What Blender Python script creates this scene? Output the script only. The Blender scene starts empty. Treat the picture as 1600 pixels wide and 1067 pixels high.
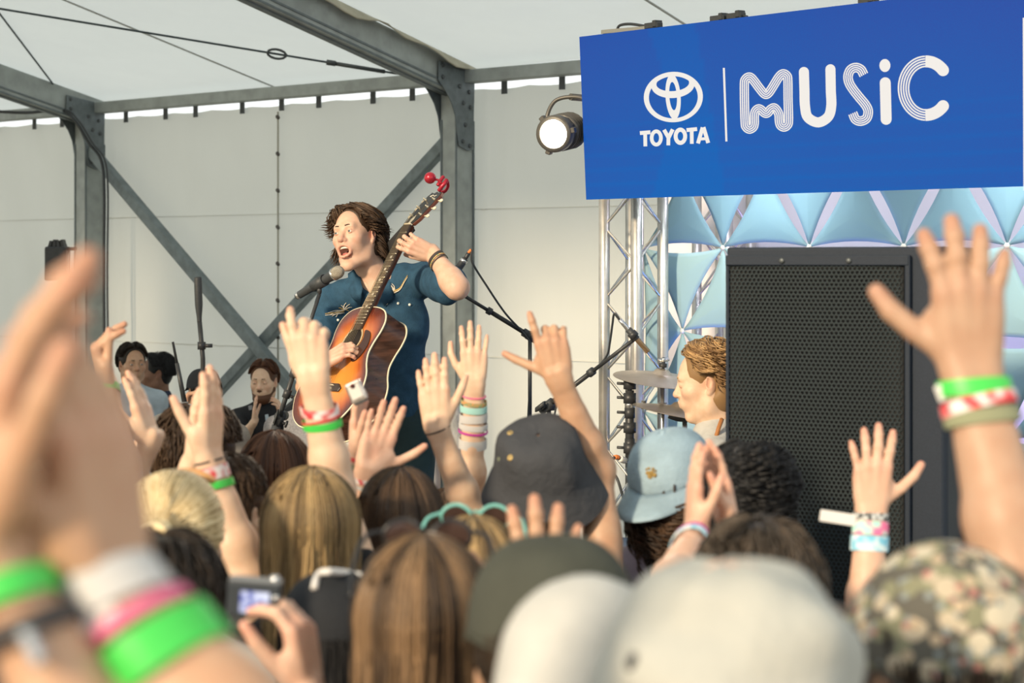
import bpy, bmesh, math, random
import numpy as np
from mathutils import Vector, Matrix, noise
from mathutils.bvhtree import BVHTree

# ------------------------------------------------------------------ camera, sky, sun, exposure
SC = bpy.context.scene
COL = SC.collection
FPX, HZ, CZ = 2600.0, 410.0, 2.07          # focal length in pixels, horizon row, lens height


def pt(px, py, d):
    """world point seen at pixel (px, py) of the 1600x1067 frame at depth d metres"""
    return np.array(((px - 800.0) / FPX * d, d, CZ + (HZ - py) / FPX * d))


def ray_plane(px, py, P0, N):
    r = np.array(((px - 800.0) / FPX, 1.0, (HZ - py) / FPX)); o = np.array((0, 0, CZ))
    return o + r * (np.dot(np.asarray(P0) - o, N) / np.dot(r, N))


cam = bpy.data.cameras.new('camera')
cam_o = bpy.data.objects.new('camera', cam)
COL.objects.link(cam_o)
cam_o.location = (0, 0, CZ)
cam_o.rotation_euler = (math.pi / 2, 0, 0)
cam.sensor_width = 36.0
cam.lens = FPX * 36.0 / 1600.0
cam.shift_y = -(533.5 - HZ) / 1600.0
cam.dof.use_dof = True
cam.dof.focus_distance = 6.9
cam.dof.aperture_fstop = 3.5
cam.clip_start = 0.05
SC.camera = cam_o

w = bpy.data.worlds.new('sky'); SC.world = w; w.use_nodes = True
bg = w.node_tree.nodes['Background']
bg.inputs[0].default_value = (0.93, 0.97, 0.95, 1); bg.inputs[1].default_value = 0.95
SUN_DIR = np.array((0.60, 0.80, -0.355)); SUN_DIR /= np.linalg.norm(SUN_DIR)
sun = bpy.data.lights.new('sun', 'SUN'); sun.energy = 3.6; sun.angle = 0.10; sun.color = (1.0, 0.80, 0.55)
sun_o = bpy.data.objects.new('sun', sun); COL.objects.link(sun_o)
sun_o.rotation_euler = Vector(SUN_DIR).to_track_quat('-Z', 'Y').to_euler(); sun_o.location = (-6, -8, 8)
SC.view_settings.view_transform = 'Standard'; SC.view_settings.look = 'None'
SC.view_settings.gamma = 1.0; SC.view_settings.use_curve_mapping = False
SC.view_settings.exposure = 0.45
SC.cycles.use_denoising = True
SC.cycles.max_bounces = 7; SC.cycles.diffuse_bounces = 4; SC.cycles.sample_clamp_indirect = 6.0


# ------------------------------------------------------------------ materials
def mat(name, col, rough=0.6, metal=0.0, var=0.0, scale=30.0, bump=0.0, bscale=None, spec=0.4, col2=None, detail=3.0,
        emit=None, estr=0.0, sheen=0.0, stretch=None):
    m = bpy.data.materials.new(name); m.use_nodes = True
    nt = m.node_tree; b = nt.nodes['Principled BSDF']
    b.inputs['Base Color'].default_value = (*col, 1); b.inputs['Roughness'].default_value = rough
    b.inputs['Metallic'].default_value = metal; b.inputs['Specular IOR Level'].default_value = spec
    if sheen:
        b.inputs['Sheen Weight'].default_value = sheen
    if emit:
        b.inputs['Emission Color'].default_value = (*emit, 1); b.inputs['Emission Strength'].default_value = estr
    if var or col2 or bump:
        tc = nt.nodes.new('ShaderNodeTexCoord'); src = tc.outputs['Object']
        if stretch:
            mp = nt.nodes.new('ShaderNodeMapping'); mp.inputs['Scale'].default_value = stretch
            nt.links.new(src, mp.inputs[0]); src = mp.outputs[0]
    if var or col2:
        n = nt.nodes.new('ShaderNodeTexNoise'); n.inputs['Scale'].default_value = scale; n.inputs['Detail'].default_value = detail
        nt.links.new(src, n.inputs['Vector'])
        r = nt.nodes.new('ShaderNodeValToRGB'); r.color_ramp.elements[0].position = 0.35; r.color_ramp.elements[1].position = 0.65
        c2 = col2 or tuple(min(1, c * (1 + var)) for c in col)
        c1 = col if col2 else tuple(c * (1 - var) for c in col)
        r.color_ramp.elements[0].color = (*c1, 1); r.color_ramp.elements[1].color = (*c2, 1)
        nt.links.new(n.outputs[0], r.inputs[0]); nt.links.new(r.outputs[0], b.inputs['Base Color'])
    if bump:
        n2 = nt.nodes.new('ShaderNodeTexNoise'); n2.inputs['Scale'].default_value = bscale or scale; n2.inputs['Detail'].default_value = 4
        nt.links.new(src, n2.inputs['Vector'])
        bp = nt.nodes.new('ShaderNodeBump'); bp.inputs['Strength'].default_value = bump; bp.inputs['Distance'].default_value = 0.01
        nt.links.new(n2.outputs[0], bp.inputs['Height']); nt.links.new(bp.outputs[0], b.inputs['Normal'])
    return m


def attr_mat(name, attr, c0, c1, rough=0.5, spec=0.4, mid=None, bump=0.0, bscale=60):
    """colour from a 0..1 mesh attribute"""
    m = mat(name, c0, rough, spec=spec, bump=bump, bscale=bscale)
    nt = m.node_tree; b = nt.nodes['Principled BSDF']
    a = nt.nodes.new('ShaderNodeAttribute'); a.attribute_name = attr
    r = nt.nodes.new('ShaderNodeValToRGB')
    r.color_ramp.elements[0].color = (*c0, 1); r.color_ramp.elements[1].color = (*c1, 1)
    if mid:
        for p, c in mid:
            e = r.color_ramp.elements.new(p); e.color = (*c, 1)
    nt.links.new(a.outputs['Fac'], r.inputs[0]); nt.links.new(r.outputs[0], b.inputs['Base Color'])
    return m


def skin_mat(name, base, flush):
    m = attr_mat(name, 'flush', base, flush, rough=0.48, spec=0.35, bump=0.06, bscale=220)
    nt = m.node_tree; b = nt.nodes['Principled BSDF']
    ramp = [n for n in nt.nodes if n.type == 'VALTORGB'][0]
    tc = nt.nodes.new('ShaderNodeTexCoord'); n = nt.nodes.new('ShaderNodeTexNoise'); n.inputs['Scale'].default_value = 38
    nt.links.new(tc.outputs['Object'], n.inputs['Vector'])
    mx = nt.nodes.new('ShaderNodeMix'); mx.data_type = 'RGBA'; mx.blend_type = 'MULTIPLY'
    r2 = nt.nodes.new('ShaderNodeValToRGB'); r2.color_ramp.elements[0].position = .3; r2.color_ramp.elements[1].position = .7
    r2.color_ramp.elements[0].color = (0.9, 0.82, 0.78, 1); r2.color_ramp.elements[1].color = (1, 1, 1, 1)
    nt.links.new(n.outputs[0], r2.inputs[0]); mx.inputs[0].default_value = 0.8
    nt.links.new(ramp.outputs[0], mx.inputs[6]); nt.links.new(r2.outputs[0], mx.inputs[7])
    nt.links.new(mx.outputs[2], b.inputs['Base Color'])
    b.inputs['Subsurface Weight'].default_value = 0.12; b.inputs['Subsurface Radius'].default_value = (0.012, 0.005, 0.003)
    b.inputs['Subsurface Scale'].default_value = 1.0
    return m


def hair_mat(name, dark, light, rough=0.5):
    m = mat(name, dark, rough, spec=0.3)
    nt = m.node_tree; b = nt.nodes['Principled BSDF']
    g = nt.nodes.new('ShaderNodeAttribute'); g.attribute_name = 'lock'; r = nt.nodes.new('ShaderNodeValToRGB')
    r.color_ramp.elements[0].color = (*dark, 1); r.color_ramp.elements[1].color = (*light, 1)
    nt.links.new(g.outputs['Fac'], r.inputs[0]); nt.links.new(r.outputs[0], b.inputs['Base Color'])
    return m


# ------------------------------------------------------------------ mesh helpers
def mesh_data(name, V, F, material, smooth=True, attrs=None, uv=None):
    """V (n,3); F a list of face index arrays, each (m,k)"""
    me = bpy.data.meshes.new(name)
    V = np.asarray(V, np.float32)
    Fs = [np.asarray(f, np.int32) for f in (F if isinstance(F, list) else [F]) if len(f)]
    me.vertices.add(len(V)); me.vertices.foreach_set('co', V.ravel())
    nl = sum(f.size for f in Fs); npoly = sum(len(f) for f in Fs)
    me.loops.add(nl); me.polygons.add(npoly)
    me.loops.foreach_set('vertex_index', np.concatenate([f.ravel() for f in Fs]))
    tot = np.concatenate([np.full(len(f), f.shape[1], np.int32) for f in Fs])
    st = np.concatenate([[0], np.cumsum(tot)[:-1]]).astype(np.int32)
    me.polygons.foreach_set('loop_start', st)
    me.polygons.foreach_set('use_smooth', np.full(npoly, bool(smooth)))
    me.update(calc_edges=True); me.validate()
    for k, v in (attrs or {}).items():
        a = me.attributes.new(k, 'FLOAT', 'POINT'); a.data.foreach_set('value', np.asarray(v, np.float32))
    for mm in (material if isinstance(material, (list, tuple)) else [material]):
        me.materials.append(mm)
    return me


def base_of(parent):
    return np.array(parent.matrix_world.translation) if parent is not None else np.zeros(3)


ZA = np.array((0, 0, 1.0))
WORLD = {}                                   # world origin of every object made here


def org(o):
    return WORLD.get(o.name, np.zeros(3)) if o is not None else np.zeros(3)


def mk(name, V, F, material, parent=None, smooth=True, attrs=None, loc=None):
    """link a mesh whose vertices are given in WORLD coordinates"""
    V = np.asarray(V, float)
    o_w = np.asarray(loc, float) if loc is not None else (org(parent) if parent is not None else np.zeros(3))
    me = mesh_data(name, V - o_w, F, material, smooth, attrs)
    o = bpy.data.objects.new(name, me); COL.objects.link(o)
    if parent is not None:
        o.parent = parent
    o.location = o_w - org(parent) if parent is not None else o_w
    WORLD[o.name] = o_w
    return o


def thing(name, label, cat, loc, group=None):
    o = bpy.data.objects.new(name, None); COL.objects.link(o); o.location = loc
    o.empty_display_size = 0.1
    tag(o, label, cat, group); WORLD[o.name] = np.asarray(loc, float)
    return o


def tag(o, label, cat, group=None):
    o['label'] = label; o['category'] = cat
    if group:
        o['group'] = group
    return o


class B:
    """collects simple shapes (world coordinates) into one mesh"""

    def __init__(self):
        self.V = []; self.F = {}; self.n = 0

    def add(self, V, F):
        V = np.asarray(V, float)
        for f in (F if isinstance(F, list) else [F]):
            f = np.asarray(f, int)
            if f.ndim == 1:
                f = f[None]
            self.F.setdefault(f.shape[1], []).append(f + self.n)
        self.V.append(V); self.n += len(V)
        return self

    def box(self, c, ax, half):
        """c centre, ax three axis vectors (rows), half sizes"""
        ax = np.asarray(ax, float); h = np.asarray(half, float)
        s = np.array([[x, y, z] for x in (-1, 1) for y in (-1, 1) for z in (-1, 1)], float)
        V = np.asarray(c) + (s * h) @ ax
        F = np.array([[0, 1, 3, 2], [4, 6, 7, 5], [0, 4, 5, 1], [2, 3, 7, 6], [0, 2, 6, 4], [1, 5, 7, 3]])
        if np.linalg.det(ax) < 0:
            F = F[:, ::-1]
        return self.add(V, F)

    def bar(self, a, b, wdir, hw, hh):
        """rectangular bar from a to b; wdir hints the width axis"""
        a = np.asarray(a, float); b = np.asarray(b, float); d = b - a; L = np.linalg.norm(d); d /= L
        x = np.asarray(wdir, float); x = x - d * np.dot(x, d); x /= np.linalg.norm(x); y = np.cross(d, x)
        return self.box((a + b) / 2, (x, y, d), (hw, hh, L / 2))

    def tube(self, P, r, n=8, cap=True, closed=False):
        P = np.asarray(P, float); m = len(P); r = np.full(m, r) if np.isscalar(r) else np.asarray(r, float)
        T = np.gradient(P, axis=0) if not closed else np.roll(P, -1, 0) - np.roll(P, 1, 0)
        T /= np.maximum(np.linalg.norm(T, axis=1, keepdims=True), 1e-9)
        x = np.cross(T[0], (0.13, 0.31, 0.94)); x = x / (np.linalg.norm(x) + 1e-12)
        V = []
        ang = np.linspace(0, 2 * math.pi, n, endpoint=False)
        for i in range(m):
            x = x - T[i] * np.dot(x, T[i]); x /= np.linalg.norm(x) + 1e-12; y = np.cross(T[i], x)
            V.append(P[i] + r[i] * (np.cos(ang)[:, None] * x + np.sin(ang)[:, None] * y))
        V = np.concatenate(V)
        i = np.arange(m if closed else m - 1)[:, None] * n; j = np.arange(n)[None]; j2 = (j + 1) % n
        i2 = (i + n) % (m * n)
        F = np.stack([i + j, i + j2, i2 + j2, i2 + j], -1).reshape(-1, 4)
        Fs = [F]
        if cap and not closed:
            Fs += [np.arange(n)[::-1][None], (np.arange(n) + (m - 1) * n)[None]]
        return self.add(V, Fs)

    def lathe(self, prof, c, axis=(0, 0, 1), n=24, sx=1.0, sy=1.0, xdir=None):
        """prof list of (r, h); revolved round axis at c"""
        ax = np.asarray(axis, float); ax = ax / np.linalg.norm(ax)
        x = np.asarray(xdir, float) if xdir is not None else np.cross(ax, (0.1, 0.9, 0.3))
        x = x - ax * np.dot(x, ax); x /= np.linalg.norm(x); y = np.cross(ax, x)
        ang = np.linspace(0, 2 * math.pi, n, endpoint=False)
        V = np.concatenate([np.asarray(c) + h * ax + r * (np.cos(ang)[:, None] * x * sx + np.sin(ang)[:, None] * y * sy) for r, h in prof])
        m = len(prof); i = np.arange(m - 1)[:, None] * n; j = np.arange(n)[None]; j2 = (j + 1) % n
        F = np.stack([i + j, i + j2, i + n + j2, i + n + j], -1).reshape(-1, 4)
        return self.add(V, [F])

    def prism(self, poly, zv):
        """poly (k,3) extruded by vector zv, closed"""
        P = np.asarray(poly, float); k = len(P); V = np.concatenate([P, P + np.asarray(zv, float)])
        j = np.arange(k); j2 = (j + 1) % k
        nrm = np.zeros(3)
        for q in range(k):
            nrm += np.cross(P[q], P[(q + 1) % k])
        F = np.stack([j, j2, j2 + k, j + k], -1); caps = [j[::-1][None], (j + k)[None]]
        if np.dot(nrm, zv) < 0:
            F = F[:, ::-1]; caps = [c[:, ::-1] for c in caps]
        return self.add(V, [F] + caps)

    def arrays(self):
        return np.concatenate(self.V), [np.concatenate(v) for v in self.F.values()]

    def mk(self, name, material, parent=None, smooth=False, loc=None):
        V, F = self.arrays()
        o = mk(name, V, F, material, parent, smooth, loc=loc)
        return o


def soften(o, w=0.004, seg=2, angle=True):
    m = o.modifiers.new('bevel', 'BEVEL'); m.width = w; m.segments = seg; m.limit_method = 'ANGLE'
    return o


def curve_pts(P, n=40):
    """Catmull-Rom through control points"""
    P = np.asarray(P, float); Q = np.concatenate([[2 * P[0] - P[1]], P, [2 * P[-1] - P[-2]]])
    out = []
    ns = max(2, n // (len(P) - 1))
    for i in range(len(P) - 1):
        t = np.linspace(0, 1, ns, endpoint=False)[:, None]
        p0, p1, p2, p3 = Q[i:i + 4]
        out.append(0.5 * (2 * p1 + (p2 - p0) * t + (2 * p0 - 5 * p1 + 4 * p2 - p3) * t ** 2 + (3 * p1 - p0 - 3 * p2 + p3) * t ** 3))
    out.append(P[-1:])
    return np.concatenate(out)


def nz(v):
    v = np.asarray(v, float)
    return v / (np.linalg.norm(v) + 1e-12)


# ------------------------------------------------------------------ smooth solids: a signed distance field meshed with surface nets
class Field:
    def __init__(self):
        self.P = []

    def cap(self, a, b, ra, rb=None, k=0.02, sub=False):
        a = np.asarray(a, float); b = np.asarray(b, float); rb = ra if rb is None else rb
        R = max(ra, rb); self.P.append(('c', np.minimum(a, b) - R, np.maximum(a, b) + R, k, sub, (a, b, ra, rb)))
        return self

    def ell(self, c, r, R=None, k=0.02, sub=False):
        c = np.asarray(c, float); r = np.asarray(r, float); R = np.eye(3) if R is None else np.asarray(R, float)
        ext = np.sqrt(((R * r[:, None]) ** 2).sum(0))
        self.P.append(('e', c - ext, c + ext, k, sub, (c, r, R)))
        return self

    def chain(self, pts, rs, k=0.012):
        for i in range(len(pts) - 1):
            self.cap(pts[i], pts[i + 1], rs[i], rs[i + 1], k)
        return self

    def grow(self, g):
        """a copy with every solid fatter by g (for clothing)"""
        f = Field()
        for t, lo, hi, k, sub, q in self.P:
            if t == 'c':
                f.P.append((t, lo - g, hi + g, k, sub, (q[0], q[1], q[2] + g, q[3] + g)))
            else:
                f.P.append((t, lo - g, hi + g, k, sub, (q[0], q[1] + g, q[2])))
        return f

    def mesh(self, h, clips=(), warp=None):
        """clips: (point, normal) planes; what lies on the normal's side is cut off"""
        add = [p for p in self.P if not p[4]]
        lo = np.min([p[1] for p in add], 0) - 3 * h; hi = np.max([p[2] for p in add], 0) + 3 * h
        for p0, nn in clips:
            pass
        N = np.ceil((hi - lo) / h).astype(int) + 1
        ax = [lo[i] + np.arange(N[i]) * h for i in range(3)]
        D = np.full(N, 0.5, np.float32)
        for t, l, u, k, sub, q in self.P:
            pad = k + 2.5 * h
            i0 = np.clip(np.floor((l - pad - lo) / h).astype(int), 0, N - 1); i1 = np.clip(np.ceil((u + pad - lo) / h).astype(int) + 1, 1, N)
            if np.any(i1 <= i0):
                continue
            X = ax[0][i0[0]:i1[0], None, None].astype(np.float32); Y = ax[1][None, i0[1]:i1[1], None].astype(np.float32); Z = ax[2][None, None, i0[2]:i1[2]].astype(np.float32)
            if t == 'c':
                a, b, ra, rb = q; d = b - a; L2 = float(np.dot(d, d)) + 1e-12
                x, y, z = X - np.float32(a[0]), Y - np.float32(a[1]), Z - np.float32(a[2])
                tt = np.clip((x * np.float32(d[0]) + y * np.float32(d[1]) + z * np.float32(d[2])) / np.float32(L2), 0, 1)
                s = np.sqrt((x - tt * np.float32(d[0])) ** 2 + (y - tt * np.float32(d[1])) ** 2 + (z - tt * np.float32(d[2])) ** 2) - (np.float32(ra) + np.float32(rb - ra) * tt)
            else:
                c, r, R = q
                x, y, z = X - np.float32(c[0]), Y - np.float32(c[1]), Z - np.float32(c[2])
                k0 = 0; k1 = 0
                for i in range(3):
                    p = (x * np.float32(R[i, 0]) + y * np.float32(R[i, 1]) + z * np.float32(R[i, 2])) / np.float32(r[i])
                    k0 = k0 + p * p; k1 = k1 + (p / np.float32(r[i])) ** 2
                k0 = np.sqrt(k0); k1 = np.sqrt(k1) + 1e-9
                s = k0 * (k0 - 1) / k1
            S = D[i0[0]:i1[0], i0[1]:i1[1], i0[2]:i1[2]]
            if sub:
                s = -s; kk = max(k, 1e-5)
                hh = np.clip(0.5 - 0.5 * (s - S) / kk, 0, 1)
                S[...] = s * (1 - hh) + S * hh + kk * hh * (1 - hh)
            else:
                kk = max(k, 1e-5)
                hh = np.clip(0.5 + 0.5 * (s - S) / kk, 0, 1)
                S[...] = s * (1 - hh) + S * hh - kk * hh * (1 - hh)
        for p0, nn in clips:
            nn = nz(nn); pl = ((ax[0] - p0[0]) * nn[0])[:, None, None] + ((ax[1] - p0[1]) * nn[1])[None, :, None] + ((ax[2] - p0[2]) * nn[2])[None, None, :]
            D = np.maximum(D, pl.astype(np.float32))
        return nets(D, lo, h)


_CO = np.array([[x, y, z] for x in (0, 1) for y in (0, 1) for z in (0, 1)])
_ED = [(i, j) for i in range(8) for j in range(i + 1, 8) if np.abs(_CO[i] - _CO[j]).sum() == 1]


def nets(D, lo, h):
    s = D < 0
    n0 = np.array(D.shape) - 1
    cnt = np.zeros(n0, np.int8)
    for c in _CO:
        cnt += s[c[0]:c[0] + n0[0], c[1]:c[1] + n0[1], c[2]:c[2] + n0[2]]
    act = (cnt > 0) & (cnt < 8)
    idx = np.argwhere(act)
    vid = np.full(n0, -1, np.int32); vid[act] = np.arange(len(idx))
    d8 = np.stack([D[idx[:, 0] + c[0], idx[:, 1] + c[1], idx[:, 2] + c[2]] for c in _CO], 1)
    acc = np.zeros((len(idx), 3)); num = np.zeros(len(idx))
    for i, j in _ED:
        di, dj = d8[:, i], d8[:, j]; m = (di < 0) != (dj < 0)
        t = np.where(m, di / np.where(m, di - dj, 1), 0)
        acc += m[:, None] * (_CO[i] + t[:, None] * (_CO[j] - _CO[i])); num += m
    V = lo + h * (idx + acc / num[:, None])
    Fs = []
    for a in range(3):
        b, c = (a + 1) % 3, (a + 2) % 3
        sl0 = [slice(1, -1)] * 3; sl0[a] = slice(0, -1); sl1 = [slice(1, -1)] * 3; sl1[a] = slice(1, None)
        s0, s1 = s[tuple(sl0)], s[tuple(sl1)]
        e = np.argwhere(s0 != s1)
        if not len(e):
            continue
        flip = s0[e[:, 0], e[:, 1], e[:, 2]]
        p = e.copy(); p[:, b] += 1; p[:, c] += 1
        q = []
        for ob, oc in ((0, 0), (-1, 0), (-1, -1), (0, -1)):
            r = p.copy(); r[:, b] += ob; r[:, c] += oc
            q.append(vid[r[:, 0], r[:, 1], r[:, 2]])
        q = np.stack(q, 1); q[~flip] = q[~flip][:, ::-1]
        Fs.append(q)
    F = np.concatenate(Fs) if Fs else np.zeros((0, 4), int)
    F = F[(F >= 0).all(1)]
    return V, F


def join(parts):
    Vs, Fs, n = [], [], 0
    for V, F in parts:
        Vs.append(V); Fs.append(F + n); n += len(V)
    return np.concatenate(Vs), np.concatenate(Fs)
# ------------------------------------------------------------------ materials
M = {}
M['alu'] = mat('grey_aluminium', (0.33, 0.36, 0.35), 0.5, 0.2, var=0.12, scale=9, bump=0.05, bscale=40)
M['plate'] = mat('dark_steel_plate', (0.14, 0.165, 0.175), 0.5, 0.2, var=0.12, scale=22)
M['bolt'] = mat('bolt_steel', (0.09, 0.10, 0.105), 0.45, 0.5)
M['brace'] = mat('brace_steel', (0.17, 0.205, 0.215), 0.5, 0.2, var=0.15, scale=14)
M['cable'] = mat('cable_black', (0.035, 0.04, 0.045), 0.5)
M['wire'] = mat('wire_rope', (0.06, 0.08, 0.09), 0.45, 0.4)
M['valance'] = mat('beige_valance_cloth', (0.42, 0.39, 0.30), 0.85, var=0.12, scale=8, bump=0.3, bscale=14)
M['strap'] = mat('grey_strap', (0.10, 0.11, 0.115), 0.8)
M['ground'] = mat('trodden_ground', (0.20, 0.18, 0.14), 0.95, var=0.3, scale=3, bump=0.4, bscale=30)
M['deck'] = mat('stage_deck_black', (0.06, 0.06, 0.065), 0.6, var=0.2, scale=12)
M['chrome'] = mat('chrome', (0.62, 0.62, 0.62), 0.22, 0.9, var=0.1, scale=12)
M['truss'] = mat('truss_aluminium', (0.56, 0.54, 0.50), 0.34, 0.75, var=0.12, scale=16, bump=0.05, bscale=80)
M['black'] = mat('stand_black', (0.032, 0.034, 0.037), 0.42, var=0.15, scale=30)
M['blackplastic'] = mat('black_plastic', (0.04, 0.044, 0.048), 0.5, var=0.1, scale=60, bump=0.08, bscale=300)
M['spkr'] = mat('speaker_charcoal_paint', (0.017, 0.024, 0.037), 0.55, var=0.08, scale=200, bump=0.15, bscale=420, spec=.2)
M['orange'] = mat('orange_tape', (0.75, 0.22, 0.06), 0.6)
M['whiteplug'] = mat('white_tape', (0.75, 0.75, 0.72), 0.6)
M['bronze'] = mat('cymbal_bronze', (0.50, 0.42, 0.33), 0.38, 0.75, var=0.14, scale=9)
M['red'] = mat('red_anodised', (0.46, 0.03, 0.05), 0.28, 0.5, var=0.1, scale=30)
M['graphic'] = mat('screen_white_graphic', (0.02, 0.02, 0.02), 0.6, emit=(0.87, 0.84, 0.80), estr=0.69)


def cloth_translucent(name, col, trans, tcol, var=0.05, scale=2.0, bump=0.2, bscale=6, stretch=None):
    m = mat(name, col, 0.8, var=var, scale=scale, bump=bump, bscale=bscale, spec=0.25, stretch=stretch)
    nt = m.node_tree; b = nt.nodes['Principled BSDF']; out = nt.nodes['Material Output']
    t = nt.nodes.new('ShaderNodeBsdfTranslucent'); t.inputs[0].default_value = (*tcol, 1)
    mx = nt.nodes.new('ShaderNodeMixShader'); mx.inputs[0].default_value = trans
    nt.links.new(b.outputs[0], mx.inputs[1]); nt.links.new(t.outputs[0], mx.inputs[2]); nt.links.new(mx.outputs[0], out.inputs[0])
    return m


M['roof'] = cloth_translucent('roof_membrane', (0.66, 0.69, 0.68), 0.45, (0.80, 0.85, 0.85), bump=0.10, bscale=2.5)
M['wallcloth'] = cloth_translucent('wall_membrane', (0.64, 0.63, 0.57), 0.50, (0.80, 0.82, 0.77), var=0.05, scale=1.6, bump=0.9, bscale=7, stretch=(1, 1, 0.45))
M['stretch'] = cloth_translucent('stretch_fabric_white', (0.31, 0.47, 0.53), 0.3, (0.36, 0.55, 0.62), var=0.05, scale=3, bump=0.05)
M['backing'] = cloth_translucent('backing_cloth_white', (0.80, 0.77, 0.79), 0.25, (0.8, 0.78, 0.82), var=0.03, scale=3)

# ------------------------------------------------------------------ tent axes
C0 = pt(711, HZ, 10.8); C0[2] = 0
WD = nz(np.array((0.80, -0.594, 0.0))); ND = np.array((WD[1], -WD[0], 0.0))   # along the wall, into the tent
ZA = np.array((0, 0, 1.0))
BAY = 3.70
SLOPE = 0.21


def WP(s, t, z):
    return C0 + WD * s + ND * t + ZA * z


def zceil(t):
    return 3.40 + SLOPE * t


# floor
g = 60.0
o = mk('floor', [(-g, -g, 0), (g, -g, 0), (g, g, 0), (-g, g, 0)], [np.array([[0, 1, 2, 3]])], M['ground'], smooth=False); o['kind'] = 'structure'

# ceiling membrane, sagging a little between the rafters and the mid-bay purlins
ns_, nt_ = 150, 40
S = np.linspace(-9.3, 7.4, ns_); T = np.linspace(-0.24, 8.2, nt_)
V = []
for t in T:
    for s in S:
        ph = (s / (BAY / 2)) % 1.0
        sag = -0.018 * math.sin(math.pi * ph) ** 0.8 * min(1, max(0, (t + .24) / 1.0))
        rip = 0.012 * noise.noise((s * 0.7 + 5, t * 5.0, 0.3)) * (1.0 if s > 0 else 0.35)
        V.append(WP(s, t, zceil(t) + sag + rip))
i = np.arange(nt_ - 1)[:, None] * ns_; j = np.arange(ns_ - 1)[None]
F = np.stack([i + j, i + ns_ + j, i + ns_ + j + 1, i + j + 1], -1).reshape(-1, 4)
ceil_o = mk('ceiling', V, [F], M['roof']); ceil_o['kind'] = 'structure'
for k in range(-4, 4):                          # seam webbing under the roof, midway between the frames
    s = (k + 0.5) * BAY
    if -9.2 < s < 7.3:
        b = B(); b.bar(WP(s, -0.22, zceil(-.22) - .012), WP(s, 8.18, zceil(8.18) - .012), WD, 0.006, 0.004)
        b.mk('roof_seam', mat('roof_seam_tape', (0.40, 0.41, 0.39), 0.8), ceil_o)

# wall membrane with folds
S = np.linspace(-9.3, 7.4, 420); Zs = np.linspace(0.0, 3.215, 70)
POSTS = [-2 * BAY, -BAY, 0.0, BAY]
V = []
for z in Zs:
    for s in S:
        off = -0.235
        for p in POSTS:
            dR = s - p
            if 0 < dR < 1.0:
                off += 0.022 * math.sin(dR * 34 + 0.8 * math.sin(z * 1.7)) * math.exp(-dR / 0.16) * min(1, dR / .04)
            dL = p - .12 - s
            if 0 < dL < 1.2:
                a = 0.030 if p == -BAY else 0.010
                off += a * math.sin(dL * 15 + 1.6 * noise.noise((z * 1.2, dL * 2, p))) * math.exp(-dL / 0.5) * min(1, dL / .05)
        off += 0.020 * noise.noise((s * 0.8, z * 0.5, 1.0)) + 0.017 * noise.noise((s * 3.1 + z * 1.2, z * 0.9 - s * .4, 4.0)) + 0.007 * noise.noise((s * 9 + z * 3, z * 2.2, 9.0))
        sag = 0.0
        if z > 3.0:
            sag = -0.012 * abs(math.sin(s * math.pi / 0.42)) * (z - 3.0) / 0.215
        V.append(WP(s, off, z + sag))
n1, n2 = len(Zs), len(S)
i = np.arange(n1 - 1)[:, None] * n2; j = np.arange(n2 - 1)[None]
F = np.stack([i + j, i + j + 1, i + n2 + j + 1, i + n2 + j], -1).reshape(-1, 4)
wall_o = mk('wall_back', V, [F], M['wallcloth']); wall_o['kind'] = 'structure'
ms = mat('lacing_tape', (0.40, 0.39, 0.33), 0.8); mb_ = mat('lacing_buckle', (0.10, 0.09, 0.08), 0.6)
sx = -1.80
b = B(); b.bar(WP(sx, -0.205, 0.02), WP(sx, -0.205, 3.16), WD, 0.006, 0.004); b.mk('lacing', ms, wall_o)
for k in range(9):
    z = 3.12 - 0.265 * k
    b = B(); b.lathe([(0.001, .006), (.013, .004), (.016, -.004), (.001, -.006)], WP(sx + .004, -0.196, z), ND, 10, 1.0, 1.4); b.mk('buckle', mb_, wall_o, True)
for zz in (2.42, 1.45):
    b = B(); b.bar(WP(-9.2, -0.222, zz), WP(7.3, -0.222, zz), ZA, 0.0025, 0.003)
    b.mk('welded_seam', mat('weld_seam', (0.58, 0.58, 0.53), 0.8), wall_o)


# added unseen curtain, placed to keep the low sun off the left of the back wall; its gap lets a lit strip through
for nm, s0, s1 in (('wall_sun_blocker', -9.3, -3.62), ('wall_sun_blocker', -3.30, 0.02)):
    Vf = []
    for k in range(90):
        s = s0 + (s1 - s0) * k / 89
        for z in (0, 1.2, 2.4, 3.6, zceil(8.2)):
            Vf.append(WP(s, 8.2 + .03 * math.sin(s * 13), z))
    i = np.arange(89)[:, None] * 5; j = np.arange(4)[None]
    F = np.stack([i + j, i + j + 1, i + 5 + j + 1, i + 5 + j], -1).reshape(-1, 4)
    wf = mk(nm, Vf, [F], M['wallcloth']); wf['kind'] = 'structure'


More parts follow.
